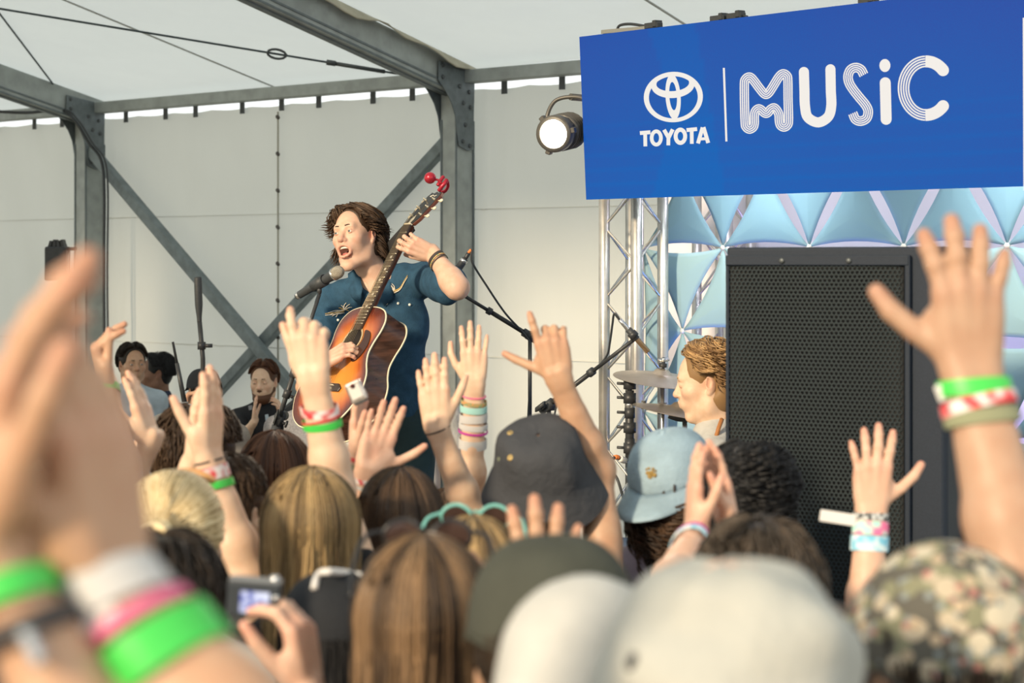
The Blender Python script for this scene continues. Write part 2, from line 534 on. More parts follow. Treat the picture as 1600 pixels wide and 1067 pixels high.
# tent frames: leg, rafter, knee plates, bolts
def tent_frame(s0, label, plates=True):
    t_ = thing('tent_frame', label, 'frame', WP(s0 - .06, -.1, 0))
    b = B()
    b.box(WP(s0 - .06, -.10, 1.60), (WD, ND, ZA), (.06, .10, 1.60)); soften(b.mk('post', M['alu'], t_), .006)
    b = B()                                      # keder grooves: two raised lips on the side face, one on the front
    b.box(WP(s0 + .003, -.008, 1.5), (WD, ND, ZA), (.004, .006, 1.5)); b.box(WP(s0 + .003, -.19, 1.5), (WD, ND, ZA), (.004, .008, 1.5))
    b.box(WP(s0 - .112, .003, 1.5), (WD, ND, ZA), (.006, .004, 1.5)); b.mk('groove', M['plate'], t_)
    rd = nz(ND + ZA * SLOPE); up = np.cross(WD, rd); up = up if up[2] > 0 else -up
    m0 = WP(s0 - .06, -.2, zceil(-.2) - .125); m1 = WP(s0 - .06, 8.15, zceil(8.15) - .125)
    b = B(); b.bar(m0, m1, WD, .06, .108); soften(b.mk('rafter', M['alu'], t_), .006)
    b = B()
    for q in (-.098, -.062):
        b.bar(m0 + WD * .062 + up * q, m1 + WD * .062 + up * q, WD, .004, .006)
    b.bar(m0 + WD * .0 + up * -.112, m1 + up * -.112, WD, .022, .006)
    b.mk('rafter_lip', M['plate'], t_)
    if plates:
        for sd in (0, 1):
            P0 = WP(.009, 0, 0); poly = []
            for x, y in ((684.6, 94), (740, 114), (740.5, 130), (738, 234), (730, 236), (716, 228), (713, 205), (710, 180), (704, 160), (695, 142), (684, 125)):
                poly.append(ray_plane(x, y, P0, WD))
            poly = [p + WD * (s0 + (-.142 if sd else 0)) for p in poly]
            b = B(); b.prism(poly, WD * .008); soften(b.mk('gusset_plate', M['plate'], t_), .002, 1)
        for x, y in ((692, 102), (692, 120), (718, 135), (733, 125), (733, 144), (724, 161), (735, 168), (727, 195), (723, 221), (734, 228)):
            c = ray_plane(x, y, WP(.018, 0, 0), WD) + WD * s0
            b = B(); b.lathe([(.0145, -.004), (.0145, .006), (.011, .010), (.0005, .010)], c, WD, 8); b.mk('bolt', M['bolt'], t_)
    return t_


tent_frame(0.0, 'grey aluminium tent frame with dark bolted knee plate behind the singer')
tent_frame(-BAY, 'grey aluminium tent frame at the left end of the braced bay')
tent_frame(-2 * BAY, 'grey aluminium tent frame far left behind the draped curtain')
tent_frame(BAY, 'grey aluminium tent frame behind the blue screen')
# white zip cord of the small marks on the leg behind the singer
for s0, s1, lb in ((-BAY, -.12, 'eaves rail between the two left tent legs, over the cross brace'), (0.0, BAY - .12, 'eaves rail running right from the middle tent leg'), (-2 * BAY, -BAY - .12, 'eaves rail left of the left tent leg, over the draped cloth')):
    t_ = thing('eaves_rail', 'grey ' + lb, 'rail', WP((s0 + s1) / 2, -.12, 3.26), 'eaves rails along the tent wall')
    b = B(); b.box(WP((s0 + s1) / 2, -.13, 3.285), (WD, ND, ZA), ((s1 - s0) / 2, .05, .042)); soften(b.mk('rail_beam', M['alu'], t_), .005)
    for k in range(int((s1 - s0) / .42)):
        s = s0 + .25 + .42 * k + .05 * math.sin(k * 2.3)
        b = B(); b.box(WP(s, -.20, 3.21), (WD, ND, ZA), (.022, .004, .045)); b.mk('strap', M['strap'], t_)

# cross braces in the bay
for a, c, lb in (((-BAY, 2.95), (-.12, -.04), 'grey tube brace falling from the left tent leg to the right'), ((-.12, 2.93), (-BAY, -.04), 'grey tube brace falling from the middle tent leg to the left, behind the singer')):
    off = -.06 if a[0] < -1 else -.16
    b = B(); b.bar(WP(a[0], off, a[1]), WP(c[0], off, max(c[1], .05)), ZA, .043, .038)
    soften(tag(b.mk('brace_tube', M['brace'], None, loc=WP(-1.9, off, 0)), lb, 'brace', 'cross braces of the tent bay'), .012, 2)

# roof bracing wires
a = WP(-.13, .12, 3.26); e = WP(-BAY + .02, 3.5, zceil(3.5) - .14)
t_ = thing('bracing_wire', 'dark steel bracing wire with turnbuckle crossing the white roof', 'wire', a)
b = B(); b.tube([a, e], .007, 6); b.mk('wire_rope', M['wire'], t_)
L_ = nz(e - a)
b = B(); b.tube([a + L_ * .28, a + L_ * .62], .014, 8); b.tube([a + L_ * .60, a + L_ * .66], .019, 8); b.mk('turnbuckle', M['bolt'], t_, True)
b = B(); q = np.array([a + L_ * (.98 + .06 * math.cos(x)) + np.cross(L_, (.3, 1, .2)) * .03 * math.sin(x) for x in np.linspace(0, 2 * math.pi, 14)[:-1]])
b.tube(q, .008, 6, closed=True); b.mk('shackle', M['bolt'], t_, True)
a = pt(88, 138, 12.9); e = pt(-35, -24, 10.4)
b = B(); b.tube([a, e], .007, 6)
tag(b.mk('bracing_wire', M['wire'], loc=a), 'dark steel wire rising steeply from the left tent leg', 'wire')
P = curve_pts([pt(-40, 172, 12.9), pt(40, 176, 12.85), pt(95, 172, 12.85), pt(118, 190, 12.8), pt(140, 225, 12.8), pt(158, 250, 12.8), pt(163, 300, 12.8), pt(162, 420, 12.8), pt(163, 520, 12.8)], 60)
b = B(); b.tube(P, .012, 6); b.tube(P + np.array((.03, -.01, .0)), .008, 6)
tag(b.mk('power_cable', M['cable'], loc=P[0]), 'black power cable slung across and down the left tent leg', 'cable')
# wavy beige valance on the right side of the middle rafter
V = []; tt = np.linspace(-.2, 6.3, 70)
for t in tt:
    for k in range(5):
        h = k / 4.0
        V.append(WP(.012 + .05 * h + .02 * math.sin(t * 9) * h, t, zceil(t) - .015 - h * (.045 + .02 * math.sin(t * 6 + 1) + .015 * math.sin(t * 14))))
i = np.arange(69)[:, None] * 5; j = np.arange(4)[None]
F = np.stack([i + j, i + j + 1, i + 5 + j + 1, i + 5 + j], -1).reshape(-1, 4)
o = mk('roof_valance', V, [F], M['valance'], loc=WP(0, 0, 3.3)); so = o.modifiers.new('thick', 'SOLIDIFY'); so.thickness = .006
tag(o, 'wavy beige cloth edge hanging along the middle rafter', 'cloth')

# ------------------------------------------------------------------ stage platform
SU = nz(np.array((0.7245, -0.689, 0))); SB = np.array((0.689, 0.7245, 0)); SB = nz(SB - SU * np.dot(SB, SU))
SO = np.array((-0.85, 6.4, 0)); SZ = 0.52


def SP(s, t, z=SZ):
    return SO + SU * s + SB * t + ZA * z


st = thing('stage_platform', 'low black stage platform under the singer and the drummer', 'stage', SP(1.8, 1.5, 0))
for k in range(5):
    for q in range(2):
        b = B(); b.box(SP(-.85 + 1.1 * k + .55, 1.5 * q + .75, SZ - .06), (SU, SB, ZA), (.545, .745, .06)); soften(b.mk('deck_panel', M['deck'], st), .004)
for k in range(6):
    for q in range(3):
        b = B(); b.box(SP(-.78 + 1.07 * k, .06 + 1.44 * q, .2), (SU, SB, ZA), (.025, .025, .2)); b.mk('leg', M['truss'], st)
b = B(); b.box(SP(1.9, -.012, .22), (SU, SB, ZA), (2.75, .006, .22)); b.mk('skirt', M['black'], st)

# ------------------------------------------------------------------ lighting and screen truss
def truss(name, c, a, z0, z1, label, ux, uy, r=.025, rb=.0056):
    t_ = thing(name, label, 'truss', (c[0], c[1], z0))
    cs = [c + ux * (i * a / 2) + uy * (j * a / 2) for i, j in ((-1, -1), (1, -1), (1, 1), (-1, 1))]
    for q in cs:
        b = B(); b.tube([(q[0], q[1], z0), (q[0], q[1], z1)], r, 14); b.mk('main_tube', M['truss'], t_, True)
    hp = .163
    for f in range(4):
        p, q = cs[f], cs[(f + 1) % 4]
        n = int((z1 - z0 - .1) / hp)
        for k in range(n):
            za = z0 + .08 + hp * k; A, E = (p, q) if (k + f) % 2 == 0 else (q, p)
            b = B(); b.tube([(A[0], A[1], za), (E[0], E[1], za + hp)], rb, 6, cap=False); b.mk('lattice_bar', M['truss'], t_, True)
    b = B()
    b.box(np.array((c[0], c[1], z0 + .006)), (ux, uy, ZA), (a * .9, a * .9, .006)); b.mk('base_plate', M['plate'], t_)
    return t_


tc = pt(990, HZ, 7.42); tc[2] = 0
truss('truss_tower', tc, .185, SZ, 2.86, 'shiny aluminium truss tower under the left edge of the blue screen', SU, SB)
tc2 = pt(1131, HZ, 8.02); tc2[2] = 0
truss('truss_tower', tc2, .185, SZ, 2.55, 'aluminium truss tower half hidden behind the triangular fabric backdrop', SU, SB, r=.024)

# ------------------------------------------------------------------ blue LED screen with its graphics
LBL = pt(916, 312, 7.15); LTL = pt(911, 57, 7.10)
LU = nz(SU + ZA * -.003); LV = nz((LTL - LBL) - LU * np.dot(LTL - LBL, LU)); LN = np.cross(LU, LV); LN = LN if LN[1] < 0 else -LN
LH = np.linalg.norm(LTL - LBL); LW = 2.75
ls = thing('led_screen', 'wide blue video screen with white lettering above the stage', 'screen', LBL + LU * LW / 2 - LN * .04)
mled = bpy.data.materials.new('blue_video_picture'); mled.use_nodes = True
nt = mled.node_tree; bs = nt.nodes['Principled BSDF']; bs.inputs['Base Color'].default_value = (.005, .006, .01, 1); bs.inputs['Roughness'].default_value = .55
bs.inputs['Specular IOR Level'].default_value = .04
a_ = nt.nodes.new('ShaderNodeAttribute'); a_.attribute_name = 'tone'
rp = nt.nodes.new('ShaderNodeValToRGB')
rp.color_ramp.elements[0].color = (.022, .070, .36, 1); rp.color_ramp.elements[1].color = (.000, .120, .46, 1)
tx = nt.nodes.new('ShaderNodeTexCoord'); nn = nt.nodes.new('ShaderNodeTexNoise'); nn.inputs['Scale'].default_value = 190; nn.inputs['Detail'].default_value = 1
nt.links.new(tx.outputs['Object'], nn.inputs['Vector'])
ad = nt.nodes.new('ShaderNodeMath'); ad.operation = 'MULTIPLY_ADD'; ad.inputs[1].default_value = .45
nt.links.new(nn.outputs[0], ad.inputs[0]); nt.links.new(a_.outputs['Fac'], ad.inputs[2])
sb_ = nt.nodes.new('ShaderNodeMath'); sb_.operation = 'SUBTRACT'; sb_.inputs[1].default_value = .22
nt.links.new(ad.outputs[0], sb_.inputs[0]); nt.links.new(sb_.outputs[0], rp.inputs[0])
nt.links.new(rp.outputs[0], bs.inputs['Emission Color']); bs.inputs['Emission Strength'].default_value = .74
gu, gv = 150, 46
V = []; tone = []
for b_ in range(gv):
    v = b_ / (gv - 1)
    for a0 in range(gu):
        u = a0 / (gu - 1)
        V.append(LBL + LU * u * LW + LV * v * LH + LN * .0005)
        tn = .55 - .42 * v + .20 * math.sin(u * 5 + .4)                      # picture content: brighter to the lower left, curved wedges
        edge = u * LW - (.36 + .1 * math.sin(v * 3)) ; e2 = u * LW - (.62 + .12 * (1 - v))
        tn += .25 if (edge > 0 and e2 < 0) else 0
        tn += (.22 if (b_ % 4 == 0 and v < .5) else 0) * (1 - v)
        tn += .25 * max(0, min(1, (u - .45) * 5)) * (1 - abs(v - .5))
        tone.append(min(1, max(0, tn)))
i = np.arange(gv - 1)[:, None] * gu; j = np.arange(gu - 1)[None]
F = np.stack([i + j, i + j + 1, i + gu + j + 1, i + gu + j], -1).reshape(-1, 4)
mk('video_panel', V, [F], mled, ls, True, {'tone': tone})
b = B(); b.box(LBL + LU * LW / 2 + LV * LH / 2 - LN * .036, (LU, LV, LN), (LW / 2, LH / 2, .0355)); soften(b.mk('cabinet', M['blackplastic'], ls), .003, 1)


def LP(x, y, off):
    return ray_plane(x, y, LBL + LN * off, LN)


GL = [0.0012]


def graphic(name, polys):
    """polys: list of (verts px, faces) flat shapes on the screen"""
    b = B()
    for Vp, Fp in polys:
        b.add([LP(x, y, GL[0]) for x, y in Vp], Fp)
    GL[0] += 0.00012
    return b.mk(name, M['graphic'], ls)


def stroke(P, wd, cap=True, closed=False):
    P = np.asarray(P, float)
    T = (np.roll(P, -1, 0) - np.roll(P, 1, 0)) if closed else np.gradient(P, axis=0)
    T /= np.maximum(np.linalg.norm(T, axis=1, keepdims=True), 1e-9); N = np.stack([-T[:, 1], T[:, 0]], 1)
    if cap and not closed:
        c0 = [P[0] + wd / 2 * (math.cos(x) * -T[0] + math.sin(x) * N[0]) for x in np.linspace(math.pi / 2, -math.pi / 2, 9)]
    m = len(P); V = np.concatenate([P + N * wd / 2, P - N * wd / 2]); i = np.arange(m if closed else m - 1); i2 = (i + 1) % m
    Fs = [np.stack([i, i2, i2 + m, i + m], 1)]
    V = list(V)
    if cap and not closed:
        for e, sg in ((0, -1), (m - 1, 1)):
            k = len(V)
            arc = [P[e] + wd / 2 * (math.cos(x) * T[e] * sg + math.sin(x) * N[e]) for x in np.linspace(-math.pi / 2, math.pi / 2, 11)]
            V += arc; Fs.append(np.arange(k, k + 11)[None])
    return np.array(V), Fs


def offs(P, d, closed=False):
    P = np.asarray(P, float)
    T = (np.roll(P, -1, 0) - np.roll(P, 1, 0)) if closed else np.gradient(P, axis=0)
    T /= np.maximum(np.linalg.norm(T, axis=1, keepdims=True), 1e-9)
    return P + np.stack([-T[:, 1], T[:, 0]], 1) * d


def ring(c, r0, r1, c1=None, rot=0.0, n=64):
    c = np.array(c, float); c1 = c if c1 is None else np.array(c1, float); a = np.linspace(0, 2 * math.pi, n, endpoint=False)
    R = np.array([[math.cos(rot), -math.sin(rot)], [math.sin(rot), math.cos(rot)]])
    E_ = lambda cc, r: cc + (np.stack([np.cos(a) * r[0], np.sin(a) * r[1]], 1)) @ R.T
    V = np.concatenate([E_(c, r0), E_(c1, r1)]); i = np.arange(n); i2 = (i + 1) % n
    return V, [np.stack([i, i2, i2 + n, i + n], 1)]


z4 = lambda p: [(990 + x / 7.619, 100 + y / 7.619) for x, y in p]
z2 = lambda p: np.array([(1140 + x / 7.115, 70 + y / 7.115) for x, y in p])
z3 = lambda p: np.array([(1300 + x / 7.115, 70 + y / 7.115) for x, y in p])
rr = -.07
for nm, c, r0, c1, r1 in (('emblem_outer_ring', (473, 393), (352, 300), (473, 396), (291, 250)), ('emblem_cross_ring', (468, 250), (258, 155), (466, 232), (195, 91)), ('emblem_upright_ring', (470, 390), (90, 270), (470, 382), (45, 168))):
    Vr, Fr = ring(c, r0, r1, c1, rr)
    graphic(nm, [(z4(Vr), Fr)])
# word under the emblem
k4 = 1 / 7.619
def L4(pts, wd):
    return stroke(z4(pts), wd * k4, cap=False)
def dens(a, b_):
    return [a, b_]
graphic('letter', [L4([(75, 822), (200, 812)], 46), L4([(137, 815), (140, 980)], 44)])
Vr, Fr = ring((270, 880), (77, 101), (33, 57)); graphic('letter', [(z4(Vr), Fr)])
graphic('letter', [L4([(362, 783), (417, 880)], 46), L4([(466, 778), (415, 880)], 46), L4([(415, 865), (413, 968)], 44)])
Vr, Fr = ring((557, 860), (80, 103), (33, 53)); graphic('letter', [(z4(Vr), Fr)])
graphic('letter', [L4([(630, 787), (756, 774)], 46), L4([(691, 780), (693, 950)], 44)])
graphic('letter', [L4([(766, 945), (822, 755)], 46), L4([(888, 940), (832, 752)], 46), L4([(790, 893), (868, 888)], 34)])
graphic('divider_line', [stroke([(1131, 106), (1135, 221)], 3.2, cap=False)])
# the five letters of the large word, banded and solid
Mc = curve_pts([(164, 600), (164, 430), (175, 385), (212, 358), (252, 378), (330, 480), (375, 535), (405, 552), (435, 533), (478, 470), (545, 362), (592, 322), (637, 345), (648, 400), (650, 600), (655, 840), (640, 895), (603, 915), (565, 893), (552, 840), (545, 765), (500, 702), (455, 718), (428, 752), (405, 762), (380, 752), (350, 722), (318, 712), (285, 742), (275, 800), (275, 870), (262, 915), (222, 938), (185, 915), (172, 860), (164, 600)], 240)[:-1]
graphic('banded_letter', [stroke(z2(offs(Mc, q, True)), 14.5 / 7.115, closed=True) for q in (-44, -22, 0, 22, 44)])
Uc = curve_pts([(826, 302), (832, 500), (838, 680), (870, 805), (985, 862), (1095, 800), (1130, 680), (1125, 500), (1121, 272)], 90)
graphic('solid_letter', [stroke(z2(Uc), 112 / 7.115)])
Sc = curve_pts([(352, 330), (320, 275), (262, 253), (205, 280), (178, 350), (190, 420), (230, 490), (300, 580), (370, 665), (402, 735), (385, 815), (320, 848), (262, 828), (232, 765)], 130)
graphic('banded_letter', [stroke(z3(offs(Sc, q)), 15 / 7.115) for q in (-46, -23, 0, 23, 46)])
Vr, Fr = ring((588, 230), (61, 72), (1, 1)); graphic('solid_letter', [(z3(Vr), Fr), stroke(z3([(592, 422), (597, 620), (602, 828)]), 122 / 7.115)])
ang = np.linspace(math.radians(-42), math.radians(-318), 90)
Cc = np.array([(1045 + 250 * math.cos(x) * (1.0 if math.cos(x) < 0 else 1.02), 482 + 298 * math.sin(x)) for x in ang])
m_ = Cc[:, 0] < 1047
polys = [stroke(z3(offs(Cc[m_], q)), 17 / 7.115, cap=False) for q in (-56, -28, 0, 28, 56)]
i0 = np.argmax(m_); i1 = len(m_) - np.argmax(m_[::-1])
def blob(P):
    V_, F_ = stroke(z3(P), 132 / 7.115)
    return V_, F_
def halfcap(P, tip_first):
    P = np.asarray(P); Vs, Fs = stroke(z3(P), 132 / 7.115, cap=False)
    T_ = nz(z3(P)[0] - z3(P)[1]) if tip_first else nz(z3(P)[-1] - z3(P)[-2]); c = z3(P)[0] if tip_first else z3(P)[-1]; N_ = np.array((-T_[1], T_[0]))
    arc = [c + 66 / 7.115 * (math.cos(x) * T_ + math.sin(x) * N_) for x in np.linspace(-math.pi / 2, math.pi / 2, 13)]
    k = len(Vs)
    return np.concatenate([Vs, arc]), Fs + [np.arange(k, k + 13)[None]]
polys += [halfcap(Cc[:i0 + 1], True), halfcap(Cc[i1 - 1:], False)]
graphic('half_banded_letter', polys)
graphic('edge_panel', [(np.array([(1598, 28), (1640, 22), (1640, 296), (1599, 298)]), [np.array([[0, 1, 2, 3]])])])
# brackets, cable loops and rear bar along the top of the screen
b = B(); b.bar(LP(942, 50, -.03), LP(1010, 44, -.03), LV, .008, .012); tb = b.mk('top_bar', mat('top_bar_steel', (.30, .30, .27), .5, .4), ls)
for x, y in ((1021, 40), (1124, 29), (1150, 25), (1357, 1)):
    c = LP(x, y, -.03); b = B(); b.box(c, (LU, LV, LN), (.035, .012, .02)); b.box(c + LU * .02 + LV * .006, (LU, LV, LN), (.01, .014, .024)); soften(b.mk('bracket', M['blackplastic'], ls), .003, 1)
b = B()
b.tube(curve_pts([LP(964, 49, -.03), LP(968, 40, -.03), LP(985, 37.5, -.03), LP(1010, 41, -.03), LP(1024, 41, -.03)], 24), .006, 6)
b.tube(curve_pts([LP(1135, 28, -.03), LP(1155, 24, -.03), LP(1168, 26, -.03)], 10), .005, 6)
b.mk('power_loop', M['cable'], ls, True)

# ------------------------------------------------------------------ stage lamp left of the screen
lc = pt(866, 209, 7.10); ld = nz(np.array((-.42, -1.0, -.16)))
lx = nz(np.cross(ld, ZA)); lz = np.cross(lx, ld)
lm = thing('stage_lamp', 'lit black stage lamp with ring and yoke beside the blue screen', 'lamp', lc)
M['lens'] = mat('lamp_lens_glow', (1, .95, .85), .3, emit=(1.0, .86, .66), estr=9.0)
b = B(); b.lathe([(.0005, .012), (.03, .010), (.052, .004), (.061, -.004), (.061, -.02)], lc, ld, 32); b.mk('lens', M['lens'], lm, True)
M['lamp'] = mat('lamp_housing', (.10, .095, .085), .42, .3, var=.1, scale=30)
b = B(); b.lathe([(.062, .014), (.078, .014), (.080, .004), (.080, -.03), (.070, -.036), (.062, -.02), (.062, .014)], lc, ld, 32); b.mk('lens_ring', M['lamp'], lm, True)
b = B(); b.lathe([(.066, -.03), (.074, -.06), (.072, -.19), (.060, -.24), (.052, -.30), (.02, -.32), (.0005, -.32)], lc, ld, 12); b.mk('housing', M['lamp'], lm)
for k in range(5):
    b = B(); b.lathe([(.070, 0), (.082, .002), (.082, .007), (.070, .009)], lc - ld * (.085 + .026 * k), ld, 20); b.mk('cooling_fin', M['lamp'], lm, True)
for q in range(3):
    a = .9 + q * 2.1; c = lc + (lx * math.cos(a) + lz * math.sin(a)) * .082
    b = B(); b.box(c - ld * .01, (lx * math.cos(a) + lz * math.sin(a), ld, np.cross(lx * math.cos(a) + lz * math.sin(a), ld)), (.012, .016, .012)); soften(b.mk('filter_clip', M['lamp'], lm), .003, 1)
b = B(); pc = lc - ld * .16
b.tube(curve_pts([pc + lx * .095, pc + lx * .098 + lz * .07 - ld * .02, pc + lx * .07 + lz * .13 - ld * .05, pc - lx * .0 + lz * .145 - ld * .06, pc - lx * .07 + lz * .13 - ld * .05, pc - lx * .098 + lz * .07 - ld * .02, pc - lx * .095], 40), .009, 8); b.mk('yoke', M['lamp'], lm, True)
b = B(); top = pc + lz * .145 - ld * .06; tw = np.array((tc[0], tc[1], 0)) - SU * .0925 - SB * .0925; b.tube([top, np.array((tw[0], tw[1], top[2] + .0))], .016, 8); b.lathe([(.024, -.03), (.040, -.03), (.040, .03), (.024, .03), (.024, -.03)], (tw[0], tw[1], top[2]), (0, 0, 1), 14); b.mk('clamp', M['lamp'], lm)
lamp = bpy.data.lights.new('stage_lamp_light', 'SPOT'); lamp.energy = 55; lamp.color = (1, .82, .6); lamp.spot_size = 1.3; lamp.spot_blend = .6; lamp.shadow_soft_size = .06
lo_ = bpy.data.objects.new('stage_lamp_light', lamp); COL.objects.link(lo_); lo_.parent = lm; lo_.location = ld * .03; lo_.rotation_euler = Vector(ld).to_track_quat('-Z', 'Y').to_euler()

# ------------------------------------------------------------------ triangular stretch fabric backdrop
BO = pt(1006, 388, 7.62)
BN = np.array((-SB[0], -SB[1], 0))
xs = [ray_plane(x, 385, BO, BN) for x in (1008, 1135, 1272, 1415, 1577)]
ss = [np.dot(x - BO, SU) for x in xs]
PITCH = (ss[-1] - ss[0]) / 4.0
ROW = .372
bd = thing('fabric_backdrop', 'backdrop of pale blue stretched fabric triangles behind the drummer', 'backdrop', np.array((BO[0], BO[1], SZ)) + SU * 1.2)


def node(r, c):
    return BO + SU * ((c + (0.5 if r % 2 else 0)) * PITCH) - ZA * (r * ROW)


def tri_panel(A, E, G, bulge):
    """fabric triangle with inward-bowed edges, domed a little"""
    cen = (A + E + G) / 3; n = 9
    def edge(p, q, t):
        m = (p + q) / 2; d = cen - m
        return p + (q - p) * t + d * (0.19 * 4 * t * (1 - t))
    loop = [edge(p, q, t) for p, q in ((A, E), (E, G), (G, A)) for t in np.linspace(0.015, 0.985, n)]
    loop = np.array(loop); m = len(loop); V = []
    for k, f in enumerate((1.0, .8, .55, .3)):
        V.append(cen + (loop - cen) * f + BN * bulge * (1 - f ** 2))
    V.append([cen + BN * bulge]); V = np.concatenate(V)
    i = np.arange(m); i2 = (i + 1) % m; Fs = []
    for k in range(3):
        Fs.append(np.stack([i + k * m, i2 + k * m, i2 + (k + 1) * m, i + (k + 1) * m], 1))
    Ft = np.stack([i + 3 * m, i2 + 3 * m, np.full(m, 4 * m)], 1)
    o = mk('fabric_panel', V, [np.concatenate(Fs), Ft], M['stretch'], bd)
    so = o.modifiers.new('thick', 'SOLIDIFY'); so.thickness = .003
    return o


mnode = mat('clear_corner_cord', (.55, .57, .57), .5)
for r in range(-1, 4):
    for c in range(-1, 7):
        A = node(r, c); E = node(r, c + 1); G = node(r + 1, c if r % 2 == 0 else c + 1)
        x0 = np.dot(A - BO, SU)
        if -0.02 <= x0 < 2.35:
            tri_panel(A, E, G, .012)
        G2 = node(r - 1, c if r % 2 == 0 else c + 1)
        if r > -1 and -0.02 <= x0 < 2.35:
            tri_panel(E, A, G2, .012)
        if r >= 0 and r % 2 == 1 and c == -1:                # half panels at the left edge of the offset rows
            e0 = node(r - 1, 0); e1 = node(r + 1, 0); g = node(r, 0); mid = (e0 + e1) / 2
            tri_panel(e0, g, e1, .02)
for r in range(0, 5):
    for c in range(0, 7):
        p = node(r, c)
        b = B()
        for q in range(6):
            a = q * math.pi / 3; d = SU * math.cos(a) + ZA * math.sin(a); b.tube([p, p + d * .025], .0016, 5)
        b.lathe([(.0005, .006), (.012, .004), (.012, -.004), (.0005, -.006)], p + BN * .002, BN, 10)
        b.mk('corner_joint', mnode, bd, True)
# poles that carry the backdrop
b = B()
for s in (-.03, PITCH * 5.2):
    b.tube([BO + SU * s + ZA * (SZ - BO[2]) - BN * .02, BO + SU * s + ZA * .42 - BN * .02], .011, 8)
b.mk('support_pole', M['truss'], bd, True)
bk0 = ray_plane(1037, 400, BO - BN * .72, BN)
Vb = []
for k in range(60):
    for z in (SZ, 1.2, 1.9, 2.62):
        s = k * 2.6 / 59
        Vb.append(np.array((bk0[0], bk0[1], z)) + SU * s + BN * .012 * math.sin(s * 17))
i = np.arange(59)[:, None] * 4; j = np.arange(3)[None]
F = np.stack([i + j, i + j + 1, i + 4 + j + 1, i + 4 + j], -1).reshape(-1, 4)
o = mk('backing_curtain', Vb, [F], M['backing'], loc=np.array((bk0[0], bk0[1], SZ)) + SU * 1.3)
so = o.modifiers.new('thick', 'SOLIDIFY'); so.thickness = .004
tag(o, 'plain white curtain hanging behind the fabric triangles', 'curtain')
# blue floor washes behind and before the backdrop (the stage's own coloured lights)
for k, (s, t, colr, en, aim) in enumerate(((.75, -.30, (.10, .28, 1.0), 34, (0.1, .45, 1.0)), (.55, .33, (.42, .34, 1.0), 44, (.3, .5, 1.3)), (1.75, .33, (.46, .38, 1.0), 44, (.0, .5, 1.3)), (.1, .25, (.15, .13, 1.0), 8, (-.25, -.3, 1.2)))):
    p = np.array((BO[0], BO[1], SZ)) + SU * s + SB * t
    wl = thing('floor_wash_light', ('small black wash light on the stage in front of the fabric triangles', 'small black wash light behind the fabric triangles, nearer the truss tower', 'small black wash light behind the fabric triangles, farther from the truss tower', 'small black wash light beside the truss tower foot')[k], 'lamp', p, 'wash lights on the stage floor')
    d = nz(SU * aim[0] + SB * aim[1] + ZA * aim[2])
    b = B(); b.box(p + ZA * .008, (SU, SB, ZA), (.06, .06, .008)); b.tube([p + ZA * .01, p + ZA * .06], .012, 8); b.mk('base', M['black'], wl)
    b = B(); b.lathe([(.0005, 0), (.04, 0), (.045, .02), (.05, .09), (.046, .092), (.043, .075)], p + ZA * .06, d, 18); b.mk('can', M['black'], wl, True)
    b = B(); b.lathe([(.043, .070), (.03, .075), (.0005, .076)], p + ZA * .06, d, 18); b.mk('lens', mat('wash_lens', colr, .3, emit=colr, estr=3), wl, True)
    lt = bpy.data.lights.new('wash_light', 'SPOT'); lt.energy = en; lt.color = colr; lt.spot_size = 2.0; lt.spot_blend = .8; lt.shadow_soft_size = .05
    lo2 = bpy.data.objects.new('wash_light', lt); COL.objects.link(lo2); lo2.parent = wl; lo2.location = ZA * .06 + d * .11; lo2.rotation_euler = Vector(d).to_track_quat('-Z', 'Y').to_euler()

# added fill lamps, unseen behind the screen, put in to light fabric and backing
for k, s in enumerate((.60, 1.80, .35, 1.45)):
    p = np.array((LBL[0], LBL[1], LBL[2] + .12)) + LU * s - LN * (.16 if k < 2 else .62) + ZA * (0 if k < 2 else .25)
    wl = thing('fill_light', ('added black fill lamp unseen behind the left part of the blue screen', 'added black fill lamp unseen behind the right part of the blue screen', 'upper added black fill lamp unseen behind the left part of the screen', 'upper added black fill lamp unseen behind the right part of the screen')[k], 'lamp', p)
    d = nz(-LN * .8 - ZA * .55) if k < 2 else nz(-LN * .5 - ZA * .9)
    b = B(); b.box(p, (LU, np.cross(LU, d), d), (.30, .035, .03)); soften(b.mk('housing', M['black'], wl), .004, 1)
    b = B(); b.box(p + d * .031, (LU, np.cross(LU, d), d), (.28, .024, .002)); b.mk('lens', mat('fill_lens', (.8, .9, .9), .3, emit=(.8, .95, 1.0), estr=2), wl)
    b = B(); b.bar(p + ZA * .03, p + LN * (.09 if k < 2 else .55) + ZA * .03, ZA, .012, .004); b.mk('bracket', M['black'], wl)
    lt = bpy.data.lights.new('fill_wash', 'AREA'); lt.shape = 'RECTANGLE'; lt.size = .56; lt.size_y = .05; lt.energy = 3.0; lt.color = (.86, .97, 1.0) if k < 2 else (.80, .76, 1.0)
    lo3 = bpy.data.objects.new('fill_wash', lt); COL.objects.link(lo3); lo3.parent = wl; lo3.location = d * .036; lo3.rotation_euler = Vector(d).to_track_quat('-Z', 'Y').to_euler()
# ------------------------------------------------------------------ loudspeaker stack on the stage
SPN = nz(np.array((-.462, -.887, 0))); SPR = np.array((-SPN[1], SPN[0], 0)); SPR = SPR if SPR[0] > 0 else -SPR   # baffle normal, its right
fl = pt(1135, HZ, 4.98); fl[2] = 0                      # front left upright edge
SW_, SD_, S0_, S1_ = .655, .64, .96, 2.115


def KP(u, v, z):
    """u along the baffle to the right, v back from the baffle"""
    return fl + SPR * u - SPN * v + ZA * z


